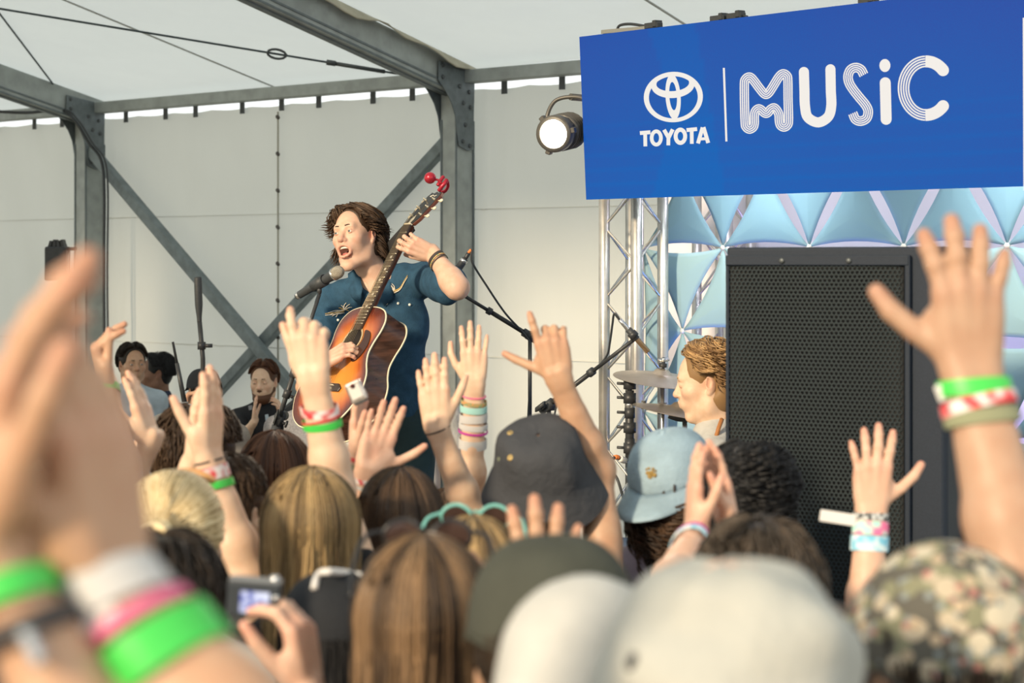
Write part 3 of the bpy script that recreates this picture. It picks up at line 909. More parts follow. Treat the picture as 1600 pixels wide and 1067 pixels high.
pa = thing('loudspeaker', 'tall charcoal loudspeaker with perforated steel grille on the front right of the stage', 'speaker', KP(SW_ / 2, SD_ / 2, S0_))
poly = [KP(u, v, S0_) for u, v in ((0, .03), (0, .0), (SW_ - .012, 0), (SW_, .012), (SW_ + .0, .20), (SW_ - .02, SD_), (.02, SD_))]
cab = B(); cab.prism(poly, ZA * (S1_ - S0_)); cb = cab.mk('cabinet', M['spkr'], pa); soften(cb, .022, 3)
b = B(); b.prism([KP(u, v, S0_ + .03) for u, v in ((.015, -.001), (.535, -.001), (.535, -.006), (.015, -.006))], ZA * (S1_ - S0_ - .06)); b.mk('baffle', mat('baffle_black', (.012, .013, .014), .9), pa)
# perforated grille: real holes, staggered rows
gw, gz0, gz1 = (.012, .538), S0_ + .035, S1_ - .052
pit = .0135
nu = int((gw[1] - gw[0]) / pit); rows = int((gz1 - gz0) / (pit * .866)); Vg, Fg = [], []
hexa = [(math.cos(math.pi / 6 + k * math.pi / 3), math.sin(math.pi / 6 + k * math.pi / 3)) for k in range(6)]
Vg = []; Fg = []
for rr_ in range(rows):
    zc = gz0 + (rr_ + .5) * pit * .866
    for cc_ in range(nu):
        uc = gw[0] + (cc_ + .5 + (.5 if rr_ % 2 else 0)) * pit
        if uc > gw[1] - pit * .4:
            continue
        bow = -.010 - .012 * math.sin(math.pi * (uc - gw[0]) / (gw[1] - gw[0]))
        k = len(Vg)
        for f in (1.0 / math.sqrt(3) * 1.002, .40):
            for hx, hz in hexa:
                Vg.append((uc + hx * pit * f, bow, zc + hz * pit * f))
        for q in range(6):
            Fg.append((k + q, k + (q + 1) % 6, k + 6 + (q + 1) % 6, k + 6 + q))
Vg = np.array(Vg); Vw = fl + Vg[:, :1] * SPR - Vg[:, 1:2] * SPN + Vg[:, 2:3] * ZA
gr = mk('grille', Vw, [np.array(Fg)], mat('grille_steel_grey', (.021, .030, .034), .6, .0, spec=.15), pa, False)
b = B()
for u0, u1, z0, z1 in ((.004, .552, S1_ - .054, S1_ - .024), (.004, .552, S0_ + .012, S0_ + .036)):
    b.prism([KP(u0, -.004, z0), KP(u1, -.004, z0), KP(u1, -.022, z0), KP(u0, -.022, z0)], ZA * (z1 - z0))
b.prism([KP(.540, -.002, S0_ + .012), KP(.556, -.002, S0_ + .012), KP(.556, -.020, S0_ + .012), KP(.540, -.020, S0_ + .012)], ZA * (S1_ - S0_ - .036))
b.prism([KP(.002, -.002, S0_ + .012), KP(.013, -.002, S0_ + .012), KP(.013, -.014, S0_ + .012), KP(.002, -.014, S0_ + .012)], ZA * (S1_ - S0_ - .036))
soften(b.mk('grille_frame', M['spkr'], pa), .003, 2)
for u, z in ((.18, S1_ - .040), (.38, S1_ - .040), (.60, S1_ - .055)):
    b = B(); b.lathe([(.0005, .004), (.006, .004), (.009, .001), (.009, -.004)], KP(u, -.024 if u < .55 else -.001, z), SPN, 10); b.mk('screw', M['bolt'], pa, True)
# hand grips in the side: flat dark sheet painted for the shaded recess, rim and bar
SR = nz(np.array(KP(SW_ - .02, SD_, 0)) - KP(SW_, .2, 0)); SRN = np.cross(SR, ZA); SRN = SRN if np.dot(SRN, SPR) > 0 else -SRN
for z, hh in ((1.50, .115), (1.285, .062)):
    c = KP(SW_ + .0005, .25, z)
    b = B(); a = np.linspace(0, 2 * math.pi, 28, endpoint=False)
    e_ = lambda f, off, dz=0: [c + SR * .052 * f * math.copysign(abs(math.cos(x)) ** .35, math.cos(x)) + ZA * (hh * f * math.copysign(abs(math.sin(x)) ** .35, math.sin(x))) + SRN * off for x in a]
    V = np.array(e_(1.08, .003) + e_(1.08, .010) + e_(.92, .010) + e_(.88, .004)); i = np.arange(28); i2 = (i + 1) % 28
    b.add(V, [np.stack([i + k * 28, i2 + k * 28, i2 + (k + 1) * 28, i + (k + 1) * 28], 1) for k in range(3)]); b.mk('grip_rim', M['spkr'], pa, True)
    b = B(); b.add(np.array(e_(.9, .0045)), [np.arange(28)[None]]); b.mk('grip_shade_sheet', mat('recess_shade_black', (.008, .008, .010), .8), pa)
    b = B(); b.box(c - ZA * hh * .72 + SRN * .006, (SR, ZA, SRN), (.034, .008, .004)); soften(b.mk('grip_lip', mat('grip_lip_grey', (.16, .16, .16), .5), pa), .003, 1)
sw = thing('subwoofer', 'black bass cabinet under the tall charcoal loudspeaker', 'speaker', KP(SW_ / 2, SD_ / 2, SZ))
b = B(); b.prism([KP(u, v, SZ + .02) for u, v in ((-.03, -.06), (SW_ + .03, -.06), (SW_ + .03, SD_ + .04), (-.03, SD_ + .04))], ZA * (S0_ - SZ - .022)); soften(b.mk('cabinet', M['spkr'], sw), .012, 2)
b = B(); b.prism([KP(u, v, SZ + .05) for u, v in ((.0, -.062), (SW_, -.062), (SW_, -.074), (.0, -.074))], ZA * (S0_ - SZ - .09)); soften(b.mk('grille', M['blackplastic'], sw), .006, 2)
for u, v in ((0, 0), (SW_, 0), (0, SD_), (SW_, SD_)):
    b = B(); b.lathe([(.025, 0), (.025, .02)], KP(u, v, SZ), ZA, 12); b.mk('foot', M['black'], sw)


# ------------------------------------------------------------------ microphones and stands
def tripod(name, label, base, top, z0, boom=None, group=None, extras=()):
    """stand from base to top point, with boom end points (rear, front)"""
    base = np.asarray(base, float); top = np.asarray(top, float)
    t_ = thing(name, label, 'stand', (base[0], base[1], z0), group)
    hub = base + (top - base) * .02; hub[2] = z0 + .22; hub[:2] = base[:2]
    for k in range(3):
        a = 1.0 + k * 2.094; foot = np.array((base[0] + .30 * math.cos(a), base[1] + .30 * math.sin(a), z0 + .010))
        b = B(); b.tube([hub, foot], .010, 8); b.tube([foot, foot + (foot - hub) * .02], .013, 8); b.mk('leg', M['black'], t_)
    mid = hub + (top - hub) * .55
    b = B(); b.tube([(base[0], base[1], z0 + .14), hub, mid], .0125, 10); b.tube([hub - ZA * .03, hub + ZA * .05], .022, 12); b.mk('lower_tube', M['black'], t_, True)
    b = B(); b.tube([mid - (top - hub) * .02, mid + (top - hub) * .035], .018, 12); b.mk('clutch', M['blackplastic'], t_, True)
    b = B(); b.tube([mid, top], .009, 10); b.mk('upper_tube', M['black'], t_, True)
    if boom is not None:
        r0, f0 = [np.asarray(x, float) for x in boom]; d = nz(f0 - r0); q = top
        b = B(); b.tube([r0, r0 + (f0 - r0) * .55], .0105, 10); b.tube([r0 + (f0 - r0) * .5, f0], .008, 10)
        b.mk('boom_arm', M['black'], t_, True)
        b = B(); b.tube([r0 + (f0 - r0) * .53, r0 + (f0 - r0) * .575], .0165, 12); b.mk('boom_clutch', M['blackplastic'], t_, True); b = B(); b.tube([r0, r0 + d * .07], .019, 12); b.mk('counterweight', M['blackplastic'], t_, True)
        b = B(); s_ = nz(np.cross(d, ZA)); b.tube([q - s_ * .028, q + s_ * .028], .021, 12); b.tube([q + s_ * .028, q + s_ * .05], .012, 8); b.box(q + s_ * .055, (d, ZA, s_), (.026, .009, .007)); b.mk('tilt_joint', M['blackplastic'], t_, True)
    return t_


def vocal_mic(name, label, tail, head, r=.0265):
    tail = np.asarray(tail, float); head = np.asarray(head, float); d = nz(head - tail); L = np.linalg.norm(head - tail)
    t_ = thing(name, label, 'microphone', tail)
    b = B(); b.lathe([(.0005, 0), (.0135, 0), (.0150, .004), (.0155, .012), (.0162, .016), (.0190, L - .095), (.0215, L - .062), (.0240, L - .052)], tail, d, 20); b.mk('handle', M['blackplastic'], t_, True)
    b = B(); b.lathe([(.0155, .006), (.0162, .007), (.0166, .018), (.0158, .019)], tail, d, 18); b.mk('chrome_band', M['chrome'], t_, True)
    b = B(); b.lathe([(.0235, L - .054), (.0265, L - .052), (.0268, L - .046), (.0255, L - .044)], tail, d, 24); b.mk('collar_ring', M['chrome'], t_, True)
    prof = [(.0245, L - .046), (.0262, L - .034)] + [(r * math.cos(a), L - .030 + .030 * math.sin(a)) for a in np.linspace(.1, 1.5, 8)] + [(.0004, L + .0002)]
    b = B(); b.lathe(prof, tail, d, 24); b.mk('grille_ball', mat('mic_mesh_grille', (.40, .36, .29), .42, .55, var=.35, scale=420, bump=.6, bscale=420), t_, True)
    return t_


# the singer's microphone: tail lower left, ball at the mouth
MT, MH = pt(464, 463, 6.83), pt(535, 421, 6.66)
MD = nz(MH - MT)
vocal_mic('microphone', 'black vocal microphone with gold-grey mesh ball before the singer\'s mouth', MT, MH)
clip = MT + (MH - MT) * .50
r0 = pt(424, 690, 6.80)
sb0 = pt(440, HZ, 6.82); sb0[2] = SZ
s1 = tripod('microphone_stand', 'black boom stand holding the singer\'s microphone from below', sb0, pt(440, 650, 6.82), SZ, (r0, clip - ZA * .045), extras=())
b = B(); e1 = clip - ZA * .045
b.tube([e1, e1 + nz(clip - e1) * .016], .008, 8); b.lathe([(.0195, -.035), (.0240, -.035), (.0250, .035), (.0205, .035), (.0195, -.035)], clip, MD, 18); b.tube([e1 + (.0, 0, .006), clip - ZA * .02], .010, 8)
b.mk('mic_clip', M['blackplastic'], s1, True)
for f, rr_ in ((.12, .019), (.30, .0165), (.44, .016)):
    b = B(); p = r0 + (e1 - r0) * f; d = nz(e1 - r0); b.tube([p, p + d * .035], rr_, 12); b.tube([p + d * .012, p + d * .012 + nz(np.cross(d, (0, 1, 0))) * -.038], .006, 6); b.lathe([(.0005, 0), (.015, .002), (.015, .010), (.0005, .012)], p + d * .012 + nz(np.cross(d, (0, 1, 0))) * -.042, np.cross(d, (0, 1, 0)), 10); b.mk('thumb_screw', M['black'], s1, True)
P = curve_pts([MT + MD * .004, MT - MD * .05 - ZA * .012, MT - MD * .08 - ZA * .08, pt(452, 540, 6.84), pt(444, 600, 6.84), pt(436, 680, 6.83), pt(440, 780, 6.83)], 40)

# second vocal stand: its boom runs behind the singer's elbow
vb = pt(828, HZ, 7.35); vb[2] = SZ
vt = pt(828, 524, 7.35)
f0 = pt(704, 449, 7.25); rr0 = pt(838, 531, 7.36)
s2 = tripod('microphone_stand', 'black boom stand between singer and truss, boom behind his elbow', vb, vt, SZ, (rr0, f0))
mt_, mh_ = pt(727, 404, 7.22), pt(697, 446, 7.22)
m2 = vocal_mic('microphone', 'black microphone hidden behind the singer\'s raised elbow', mt_, mh_ + nz(mh_ - mt_) * .05)
P = curve_pts([mt_ - nz(mh_ - mt_) * .0, mt_ - nz(mh_ - mt_) * .045, pt(738, 410, 7.22), pt(760, 446, 7.24), pt(790, 490, 7.28), pt(822, 525, 7.32), pt(829, 545, 7.32), pt(828, 600, 7.32), pt(825, 660, 7.32), pt(824, 760, 7.32), pt(830, 880, 7.3)], 60)
cbl = thing('microphone_cable', 'black cable with orange band looping down the boom behind the elbow', 'cable', P[0])
b = B(); b.tube(P, .0052, 6); b.mk('cable', M['cable'], cbl, True)
b = B(); b.tube(P[3:7], .0068, 8); b.mk('orange_band', M['orange'], cbl, True)
b = B(); b.tube(P[0:4], .0095, 10); b.mk('plug', M['black'], cbl, True)

# pencil microphone over the drums
ob = pt(848, HZ, 6.75); ob[2] = SZ
ot = pt(858, 634, 6.75)
f1 = pt(990, 531, 6.45)
s3 = tripod('microphone_stand', 'black boom stand reaching right to the slim drum microphone', ob, ot, SZ, (pt(846, 641, 6.77), f1))
pa_, pb_ = pt(968, 499, 6.42), pt(1013, 550, 6.42); pd = nz(pb_ - pa_)
pm = thing('pencil_microphone', 'slim bronze-tipped microphone over the cymbals on the boom', 'microphone', pa_)
L = np.linalg.norm(pb_ - pa_)
b = B(); b.lathe([(.0005, L * .30), (.0135, L * .30), (.0135, L * .60), (.010, L * .61), (.010, L * .30)], pa_, pd, 16); b.mk('body', M['blackplastic'], pm, True)
b = B(); b.lathe([(.0105, L * .58), (.0105, L * .99), (.009, L), (.0005, L)], pa_, pd, 16); b.mk('capsule', mat('capsule_bronze', (.32, .22, .13), .35, .7), pm, True)
b = B(); b.lathe([(.0005, 0), (.008, .002), (.009, L * .12), (.0095, L * .3)], pa_, pd, 14); b.mk('plug', M['chrome'], pm, True)
b = B(); b.lathe([(.0140, L * .40), (.019, L * .40), (.019, L * .54), (.0140, L * .54)], pa_, pd, 14); b.tube([pa_ + pd * L * .47, f1], .009, 8); b.mk('clip', M['black'], pm, True)
P = curve_pts([pa_, pa_ - pd * .03, pt(957, 506, 6.45), pt(953, 535, 6.5), pt(948, 556, 6.54), pt(930, 577, 6.6), pt(900, 600, 6.68), pt(878, 618, 6.72), pt(868, 640, 6.74), pt(862, 700, 6.74), pt(866, 800, 6.74)], 60)
b = B(); b.tube(P, .0045, 6)
tag(b.mk('microphone_cable', M['cable'], loc=P[0], smooth=True), 'thin black cable hanging along the drum microphone boom', 'cable')
P = curve_pts([pt(925, 598, 6.62), pt(920, 620, 6.65), pt(912, 645, 6.68), pt(906, 668, 6.7), pt(900, 760, 6.72)], 20)

# upright mast stand and antenna at the left
mb0 = pt(318, HZ, 8.9); mb0[2] = 0
ms_ = thing('mast_stand', 'thin black stand with a fat grip on top, left of the brace', 'stand', mb0)
tp = pt(309, 432, 8.9)
for k in range(3):
    a = .4 + k * 2.094; b = B(); b.tube([mb0 + ZA * .22, mb0 + np.array((.3 * math.cos(a), .3 * math.sin(a), .01))], .011, 8); b.mk('leg', M['black'], ms_, True)
b = B(); b.tube([mb0 + ZA * .12, pt(317, 560, 8.9), pt(311.5, 500, 8.9)], .013, 10); b.mk('pole', M['black'], ms_, True)
b = B(); b.lathe([(.0005, .0), (.019, .003), (.021, .012), (.021, .15), (.017, .19), (.014, .215), (.013, .24)], tp, nz(pt(311.5, 500, 8.9) - tp), 14); b.mk('grip', M['blackplastic'], ms_, True)
b = B(); c = pt(315, 540, 8.9); b.tube([c - ZA * .02, c + ZA * .02], .022, 12); b.box(c + np.array((.035, 0, 0)), (np.array((1, 0, 0)), np.array((0, 1, 0)), ZA), (.022, .012, .010)); b.mk('collar', M['black'], ms_, True)
ab, at_ = pt(289, 632, 8.6), pt(270, 534, 8.6)
an = thing('antenna', 'tapered black rod antenna on a chrome clamp left of the black cap', 'antenna', ab)
b = B(); q = ab + (at_ - ab) * .66; b.tube([ab, q], [.014, .011], 10); b.tube([q, at_ * .97 + q * .03, at_], [.0075, .0065, .0075], 8); b.mk('rod', M['black'], an, True)
b = B(); b.tube([ab - ZA * .02, ab + (at_ - ab) * .04], .02, 12); b.tube([ab - np.array((.035, 0, .01)), ab + np.array((.05, 0, -.005))], .010, 8); b.mk('chrome_clamp', M['chrome'], an, True)
b = B(); b.tube([ab - ZA * .02, np.array((ab[0], ab[1], .02))], .010, 8); b.lathe([(.0005, .03), (.03, .03), (.16, .012), (.17, 0), (.0005, 0)], (ab[0], ab[1], 0), ZA, 20); b.mk('stand_base', M['black'], an, True)
# black lamp stand far left, half hidden by a near hand
lb0 = pt(104, HZ, 11.6); lb0[2] = 0
ls2 = thing('lamp_stand', 'dark lamp on a pale pole at the far left, before the draped cloth', 'stand', lb0)
b = B(); b.tube([lb0 + ZA * .02, pt(104, 392, 11.6)], .016, 10); b.lathe([(.0005, .05), (.05, .04), (.22, .012), (.23, 0), (.0005, 0)], lb0, ZA, 20); b.mk('pole', M['chrome'], ls2, True)
c = pt(90, 412, 11.6)
b = B(); b.box(c, (np.array((1, 0, 0)), np.array((0, 1, 0)), ZA), (.075, .07, .12)); soften(b.mk('lamp_head', M['black'], ls2), .015, 2)
b = B()
for k in range(4):
    b.box(c + np.array((-.045 + .03 * k, 0, .13)), (nz(np.array((1, 0, -.3 + .2 * k))), np.array((0, 1, 0)), nz(np.array((.3 - .2 * k, 0, 1)))), (.009, .04, .03 + .008 * (k % 2)))
b.box(pt(108, 389, 11.6), (np.array((1, 0, 0)), np.array((0, 1, 0)), ZA), (.05, .02, .012)); b.mk('barn_door', M['black'], ls2)

# ------------------------------------------------------------------ cymbals
def cymbal_stand(label, top, parts=True):
    base = np.array((top[0], top[1], SZ)); t_ = thing('cymbal_stand', label, 'stand', base)
    for k in range(3):
        a = .5 + k * 2.094; b = B(); ft = base + np.array((.14 * math.cos(a), .14 * math.sin(a), .008)); b.tube([base + ZA * .30, ft], .009, 8); b.mk('leg', M['chrome'], t_, True)
    h = top[2] - SZ
    b = B(); b.tube([base + ZA * .05, base + ZA * h * .62], .0135, 12); b.mk('lower_tube', M['chrome'], t_, True)
    b = B(); b.tube([base + ZA * h * .6, base + ZA * h], .0095, 12); b.mk('upper_tube', M['chrome'], t_, True)
    for f in (.58, .76, .90):
        c = base + ZA * h * f
        b = B(); b.tube([c - ZA * .022, c + ZA * .022], .020, 12); b.tube([c, c + np.array((.045, -.01, 0))], .007, 6); b.box(c + np.array((.052, -.01, 0)), (np.array((1, 0, 0)), np.array((0, 1, 0)), ZA), (.008, .012, .016)); b.mk('clamp', M['black'] if f < .8 else M['chrome'], t_, True)
    return t_


def cymbal(label, c, ax, R, top_stub=True):
    t_ = thing('cymbal', label, 'cymbal', c)
    prof = [(R, 0), (R * .75, R * .045), (R * .5, R * .085), (R * .25, R * .11), (R * .20, R * .13), (R * .14, R * .20), (R * .06, R * .225), (.006, R * .228), (.006, R * .215), (R * .14, R * .185), (R * .22, R * .10), (R * .5, R * .075), (R, -.0016), (R, 0)]
    b = B(); b.lathe(prof, c - nz(ax) * R * .2, ax, 56); b.mk('plate', M['bronze'], t_, True)
    return t_


c1 = pt(1035, 578, 6.50); a1 = nz((.10, -.10, 1)); cymbal('upper bronze cymbal tilted level with the drummer\'s eyes', c1, a1, .19)
k1 = cymbal_stand('chrome cymbal stand under the upper cymbal left of the drummer', pt(1035, 594, 6.50) * np.array((1, 1, 1)))
b = B(); b.tube([pt(1035, 596, 6.50), c1 + a1 * .05], .006, 8); b.lathe([(.0005, .0), (.016, .0), (.016, .014), (.0005, .016)], c1 + a1 * .012, a1, 14); b.mk('felt', M['black'], k1, True)
b = B(); b.lathe([(.0005, 0), (.008, 0), (.009, .018), (.0005, .02)], c1 + a1 * .03, a1, 10); b.tube([c1 + a1 * .042 - np.array((.022, 0, 0)), c1 + a1 * .036, c1 + a1 * .042 + np.array((.022, 0, 0))], .006, 6); b.mk('wing_nut', M['chrome'], k1, True)
c2 = pt(1064, 630, 6.38); a2 = nz((.18, -.02, 1)); cymbal('lower bronze cymbal tilted in front of the drummer\'s chin', c2, a2, .18)
k2 = cymbal_stand('low stand with black wing under the lower cymbal', pt(1070, 648, 6.38))
b = B(); b.tube([pt(1070, 650, 6.38), c2 + a2 * .03], .006, 8); b.lathe([(.012, -.012), (.034, -.03), (.040, -.055), (.012, -.060)], c2 - a2 * .01, a2, 16); b.mk('sleeve', M['black'], k2, True)
k3 = cymbal_stand('black upright stand with chrome clamps before the truss tower', pt(984, 588, 6.5))
b = B()
for y in (600, 622, 645, 668, 700):
    c = pt(984, y, 6.5); b.tube([c - ZA * .02, c + ZA * .02], .021 if y % 2 else .025, 12); b.tube([c, c + np.array((-.05, -.01, .004))], .006, 6)
b.tube([pt(984, 610, 6.5), pt(984, 730, 6.5)], .017, 12); b.mk('clamp_sleeve', M['black'], k3, True)
P = curve_pts([pt(985, 722, 6.45), pt(972, 718, 6.4), pt(962, 714, 6.38), pt(954, 722, 6.36), pt(958, 738, 6.34), pt(966, 752, 6.3), pt(980, 800, 6.3)], 36)
cb2 = thing('plug_cable', 'dark cable with white-taped plug and orange band by the truss foot', 'cable', P[0])
b = B(); b.tube(P, .006, 6); b.mk('cable', M['cable'], cb2, True)
b = B(); b.tube(P[4:9], .013, 10); b.mk('white_plug', M['whiteplug'], cb2, True)
b = B(); b.tube(P[9:14], .009, 10); b.mk('orange_band', M['orange'], cb2, True)
# ------------------------------------------------------------------ people: skin, cloth and hair materials
SK = {
    'fair': skin_mat('skin_fair', (.69, .49, .35), (.68, .31, .22)),
    'pink': skin_mat('skin_pink', (.64, .42, .31), (.64, .25, .185)),
    'tan': skin_mat('skin_tan', (.50, .31, .20), (.50, .22, .15)),
    'olive': skin_mat('skin_olive', (.44, .28, .19), (.42, .20, .14)),
    'brown': skin_mat('skin_brown', (.24, .13, .085), (.26, .12, .08)),
}
HM = {
    'dark': hair_mat('hair_dark_brown', (0.012, 0.009, 0.007), (0.048, 0.031, 0.019)),
    'black': hair_mat('hair_black', (0.008, 0.008, 0.009), (0.027, 0.027, 0.029)),
    'brown': hair_mat('hair_brown', (0.031, 0.018, 0.011), (0.109, 0.065, 0.037)),
    'auburn': hair_mat('hair_auburn', (0.041, 0.016, 0.008), (0.163, 0.068, 0.031)),
    'mid': hair_mat('hair_brown_blonde_streaks', (.016, .010, .007), (.27, .165, .085)),
    'honey': hair_mat('hair_honey_blonde', (.080, .052, .025), (.44, .30, .14)),
    'blonde': hair_mat('hair_pale_blonde', (.36, .25, .11), (.84, .70, .44)),
    'sandy': hair_mat('hair_sandy', (.15, .080, .034), (.52, .33, .15)),
    'curl': hair_mat('hair_curly_brown', (0.020, 0.012, 0.008), (0.095, 0.051, 0.026)),
    'ash': hair_mat('hair_ash_brown', (0.037, 0.029, 0.022), (0.116, 0.088, 0.065)),
}


def cloth(name, col, bump=0.25, bscale=90, var=0.08, scale=14, rough=.85, sheen=.0):
    return mat(name, col, rough, var=var, scale=scale, bump=bump, bscale=bscale, spec=.2, sheen=sheen)


CL = {
    'white': cloth('white_cotton', (.45, .445, .42)), 'navy': cloth('navy_cotton', (.030, .040, .075)), 'charcoal': cloth('charcoal_cotton', (.045, .05, .055)),
    'grey': cloth('grey_marl', (.22, .22, .235), var=.15, scale=120), 'denim': cloth('denim_blue', (.026, .072, .125), .35, 240, .16, 30), 'trouser': cloth('dark_teal_twill', (.030, .055, .062)),
    'blue': cloth('sky_blue_cotton', (.20, .33, .46)), 'pale': cloth('pale_blue_cotton', (.42, .50, .56)), 'jean': cloth('mid_denim', (.06, .09, .15)),
    'olive': cloth('olive_cotton', (.10, .09, .06)), 'taupe': cloth('taupe_linen', (.30, .27, .24), var=.12), 'black': cloth('black_cotton', (.018, .019, .022)),
    'maroon': cloth('brown_red_cotton', (.16, .07, .06)), 'lilac': cloth('lilac_cotton', (.36, .32, .40)),
}
M['eye'] = mat('eye_white', (.72, .70, .66), .25); M['iris'] = mat('iris_blue_grey', (.08, .11, .12), .2); M['lip'] = mat('lip_rose', (.45, .17, .14), .45)
M['mouth'] = mat('mouth_dark', (.085, .016, .014), .6); M['tooth'] = mat('tooth_ivory', (.80, .74, .62), .3); M['tongue'] = mat('tongue_pink', (.50, .15, .13), .45)
M['shoe'] = mat('shoe_dark', (.03, .03, .03), .6)


def frame(f, up=(0, 0, 1)):
    """rows right, forward, up"""
    f = nz(f); r = nz(np.cross(f, up)); u = np.cross(r, f)
    return np.array((r, f, u))


def rotv(v, axis, deg):
    axis = nz(axis); a = math.radians(deg); v = np.asarray(v, float)
    return v * math.cos(a) + np.cross(axis, v) * math.sin(a) + axis * np.dot(axis, v) * (1 - math.cos(a))


HAND_POSES = {
    # four fingers (index..little): bend at knuckle, middle, end; then spread and thumb (angle out, forward, bend)
    'open': (((6, 8, 6), (3, 6, 4), (5, 9, 6), (8, 12, 8)), 7.0, (46, 10, 14)),
    'wide': (((4, 8, 6), (2, 6, 5), (4, 9, 6), (6, 10, 8)), 11.0, (58, 6, 16)),
    'loose': (((14, 16, 10), (10, 18, 10), (14, 22, 12), (18, 26, 14)), 6.0, (40, 16, 16)),
    'flat': (((2, 5, 4), (2, 4, 4), (3, 5, 4), (4, 8, 6)), 2.5, (30, 14, 12)),
    'cup': (((24, 26, 14), (24, 28, 14), (26, 30, 16), (28, 32, 18)), 4.0, (36, 24, 22)),
    'fist': (((20, 45, 20), (48, 62, 30), (62, 75, 36), (66, 78, 38)), 4.0, (28, 30, 40)),
    'point': (((0, 6, 4), (66, 84, 44), (72, 88, 46), (74, 90, 46)), 3.0, (34, 34, 40)),
    'gun': (((-4, 8, 5), (48, 80, 40), (36, 72, 34), (26, 44, 24)), 6.0, (62, 6, 8)),
    'grip': (((48, 62, 34), (52, 66, 36), (54, 68, 38), (56, 70, 40)), 3.0, (34, 46, 34)),
    'pick': (((40, 58, 30), (44, 60, 30), (42, 56, 28), (38, 50, 26)), 5.0, (26, 34, 26)),
}


def add_hand(F, W, u, n, t, L=.185, pose='open', tips=None, fat=1.0, curls=None, spread=None, thumb=None):
    """W wrist, u towards the fingers, n the palm's facing, t towards the thumb"""
    u = nz(u); n = nz(n - u * np.dot(n, u)); t = np.asarray(t, float); t0 = np.cross(u, n); t = t0 * (1 if np.dot(t0, t) > 0 else -1)
    cs, sp, th = HAND_POSES[pose]
    cs = curls or cs; sp = sp if spread is None else spread; th = thumb or th
    P = lambda a, b, c=0.0: W + (u * a + t * b + n * c) * L
    kn = [P(.495, .155, -.01), P(.515, .050, -.02), P(.490, -.055, -.015), P(.445, -.150, .0)]
    kr = [.066, .066, .062, .055]
    for i in range(4):
        b = (.155, .05, -.055, -.15)[i]
        F.cap(P(.02, b * .62, .0), kn[i], .078 * L * fat, kr[i] * L * fat, .03 * L)
    F.cap(P(.16, -.115, .03), P(.36, -.14, .03), .07 * L * fat, .06 * L * fat, .05 * L)             # heel of the little finger
    F.ell(P(.20, .15, .05), np.array((.17, .095, .085)) * L * fat, np.array((nz(u + t * .45), nz(t - u * .45), n)), .05 * L)   # ball of the thumb
    ln = (.395, .445, .410, .320); fr = (.049, .051, .048, .041)
    for i in range(4):
        ang = (1.0, .28, -.45, -1.35)[i] * sp
        d = rotv(u, np.cross(u, t), ang); p = kn[i]; a = 0.0
        side = np.cross(d, n); R = fr[i] * L * fat; Ls = (ln[i] * .46, ln[i] * .30, ln[i] * .24)
        for j in range(3):
            a += cs[i][j]; dd = d * math.cos(math.radians(a)) + n * math.sin(math.radians(a))
            q = p + dd * Ls[j] * L
            r0 = R * (1.06, .99, .93)[j]; r1 = R * (.97, .92, .80)[j]
            F.cap(p, q, r0, r1, .012 * L if j else .022 * L)
            if j < 2:
                F.ell(q - n * R * .12, np.array((R, R, R)) * 1.04, None, .01 * L)
            p = q
        if tips is not None:
            tips.append((p, .5 * R / .009)); tips.append((kn[i], .35))
    ab, fw, bend = th
    d = nz(rotv(u, np.cross(u, t), ab) + n * math.tan(math.radians(fw)) * .8)
    p = P(.13, .145, .035); R = .056 * L * fat
    seg = (.23, .19, .155); pl = np.cross(d, np.cross(u, t)); inw = nz(u - d * np.dot(u, d) + n * .25)
    a = 0.0
    for j in range(3):
        a += (0, bend * .6, bend)[j]
        dd = nz(d * math.cos(math.radians(a)) + inw * math.sin(math.radians(a)))
        q = p + dd * seg[j] * L
        F.cap(p, q, R * (1.25, 1.02, .95)[j], R * (1.02, .96, .78)[j], .03 * L if j == 0 else .012 * L)
        p = q
    if tips is not None:
        tips.append((p, .55)); tips.append((P(.30, .0, .06), .25))


def add_arm(F, S, E, W, t, fat=1.0, fine=True):
    """upper arm, elbow, forearm; t the thumb side at the wrist"""
    S, E, W = [np.asarray(x, float) for x in (S, E, W)]; d = nz(W - E); t = nz(np.asarray(t, float) - d * np.dot(t, d))
    F.cap(S, S + (E - S) * .5, .050 * fat, .045 * fat, .02); F.cap(S + (E - S) * .4, E, .045 * fat, .037 * fat, .02)
    F.ell(E, np.array((.0365, .0365, .0365)) * fat, None, .03)
    m = E + (W - E) * .28
    F.cap(E, m, .0365 * fat, .0395 * fat, .03); F.cap(m, E + (W - E) * .62, .0395 * fat, .031 * fat, .03)
    for s in (-1, 1):
        F.cap(E + (W - E) * .5 + t * s * .007 * fat, W + t * s * .0115 * fat, .029 * fat, .0195 * fat, .012)
        F.cap(W + t * s * .0115 * fat - d * .01, W + t * s * .014 * fat + d * .02, .0195 * fat, .019 * fat, .012)


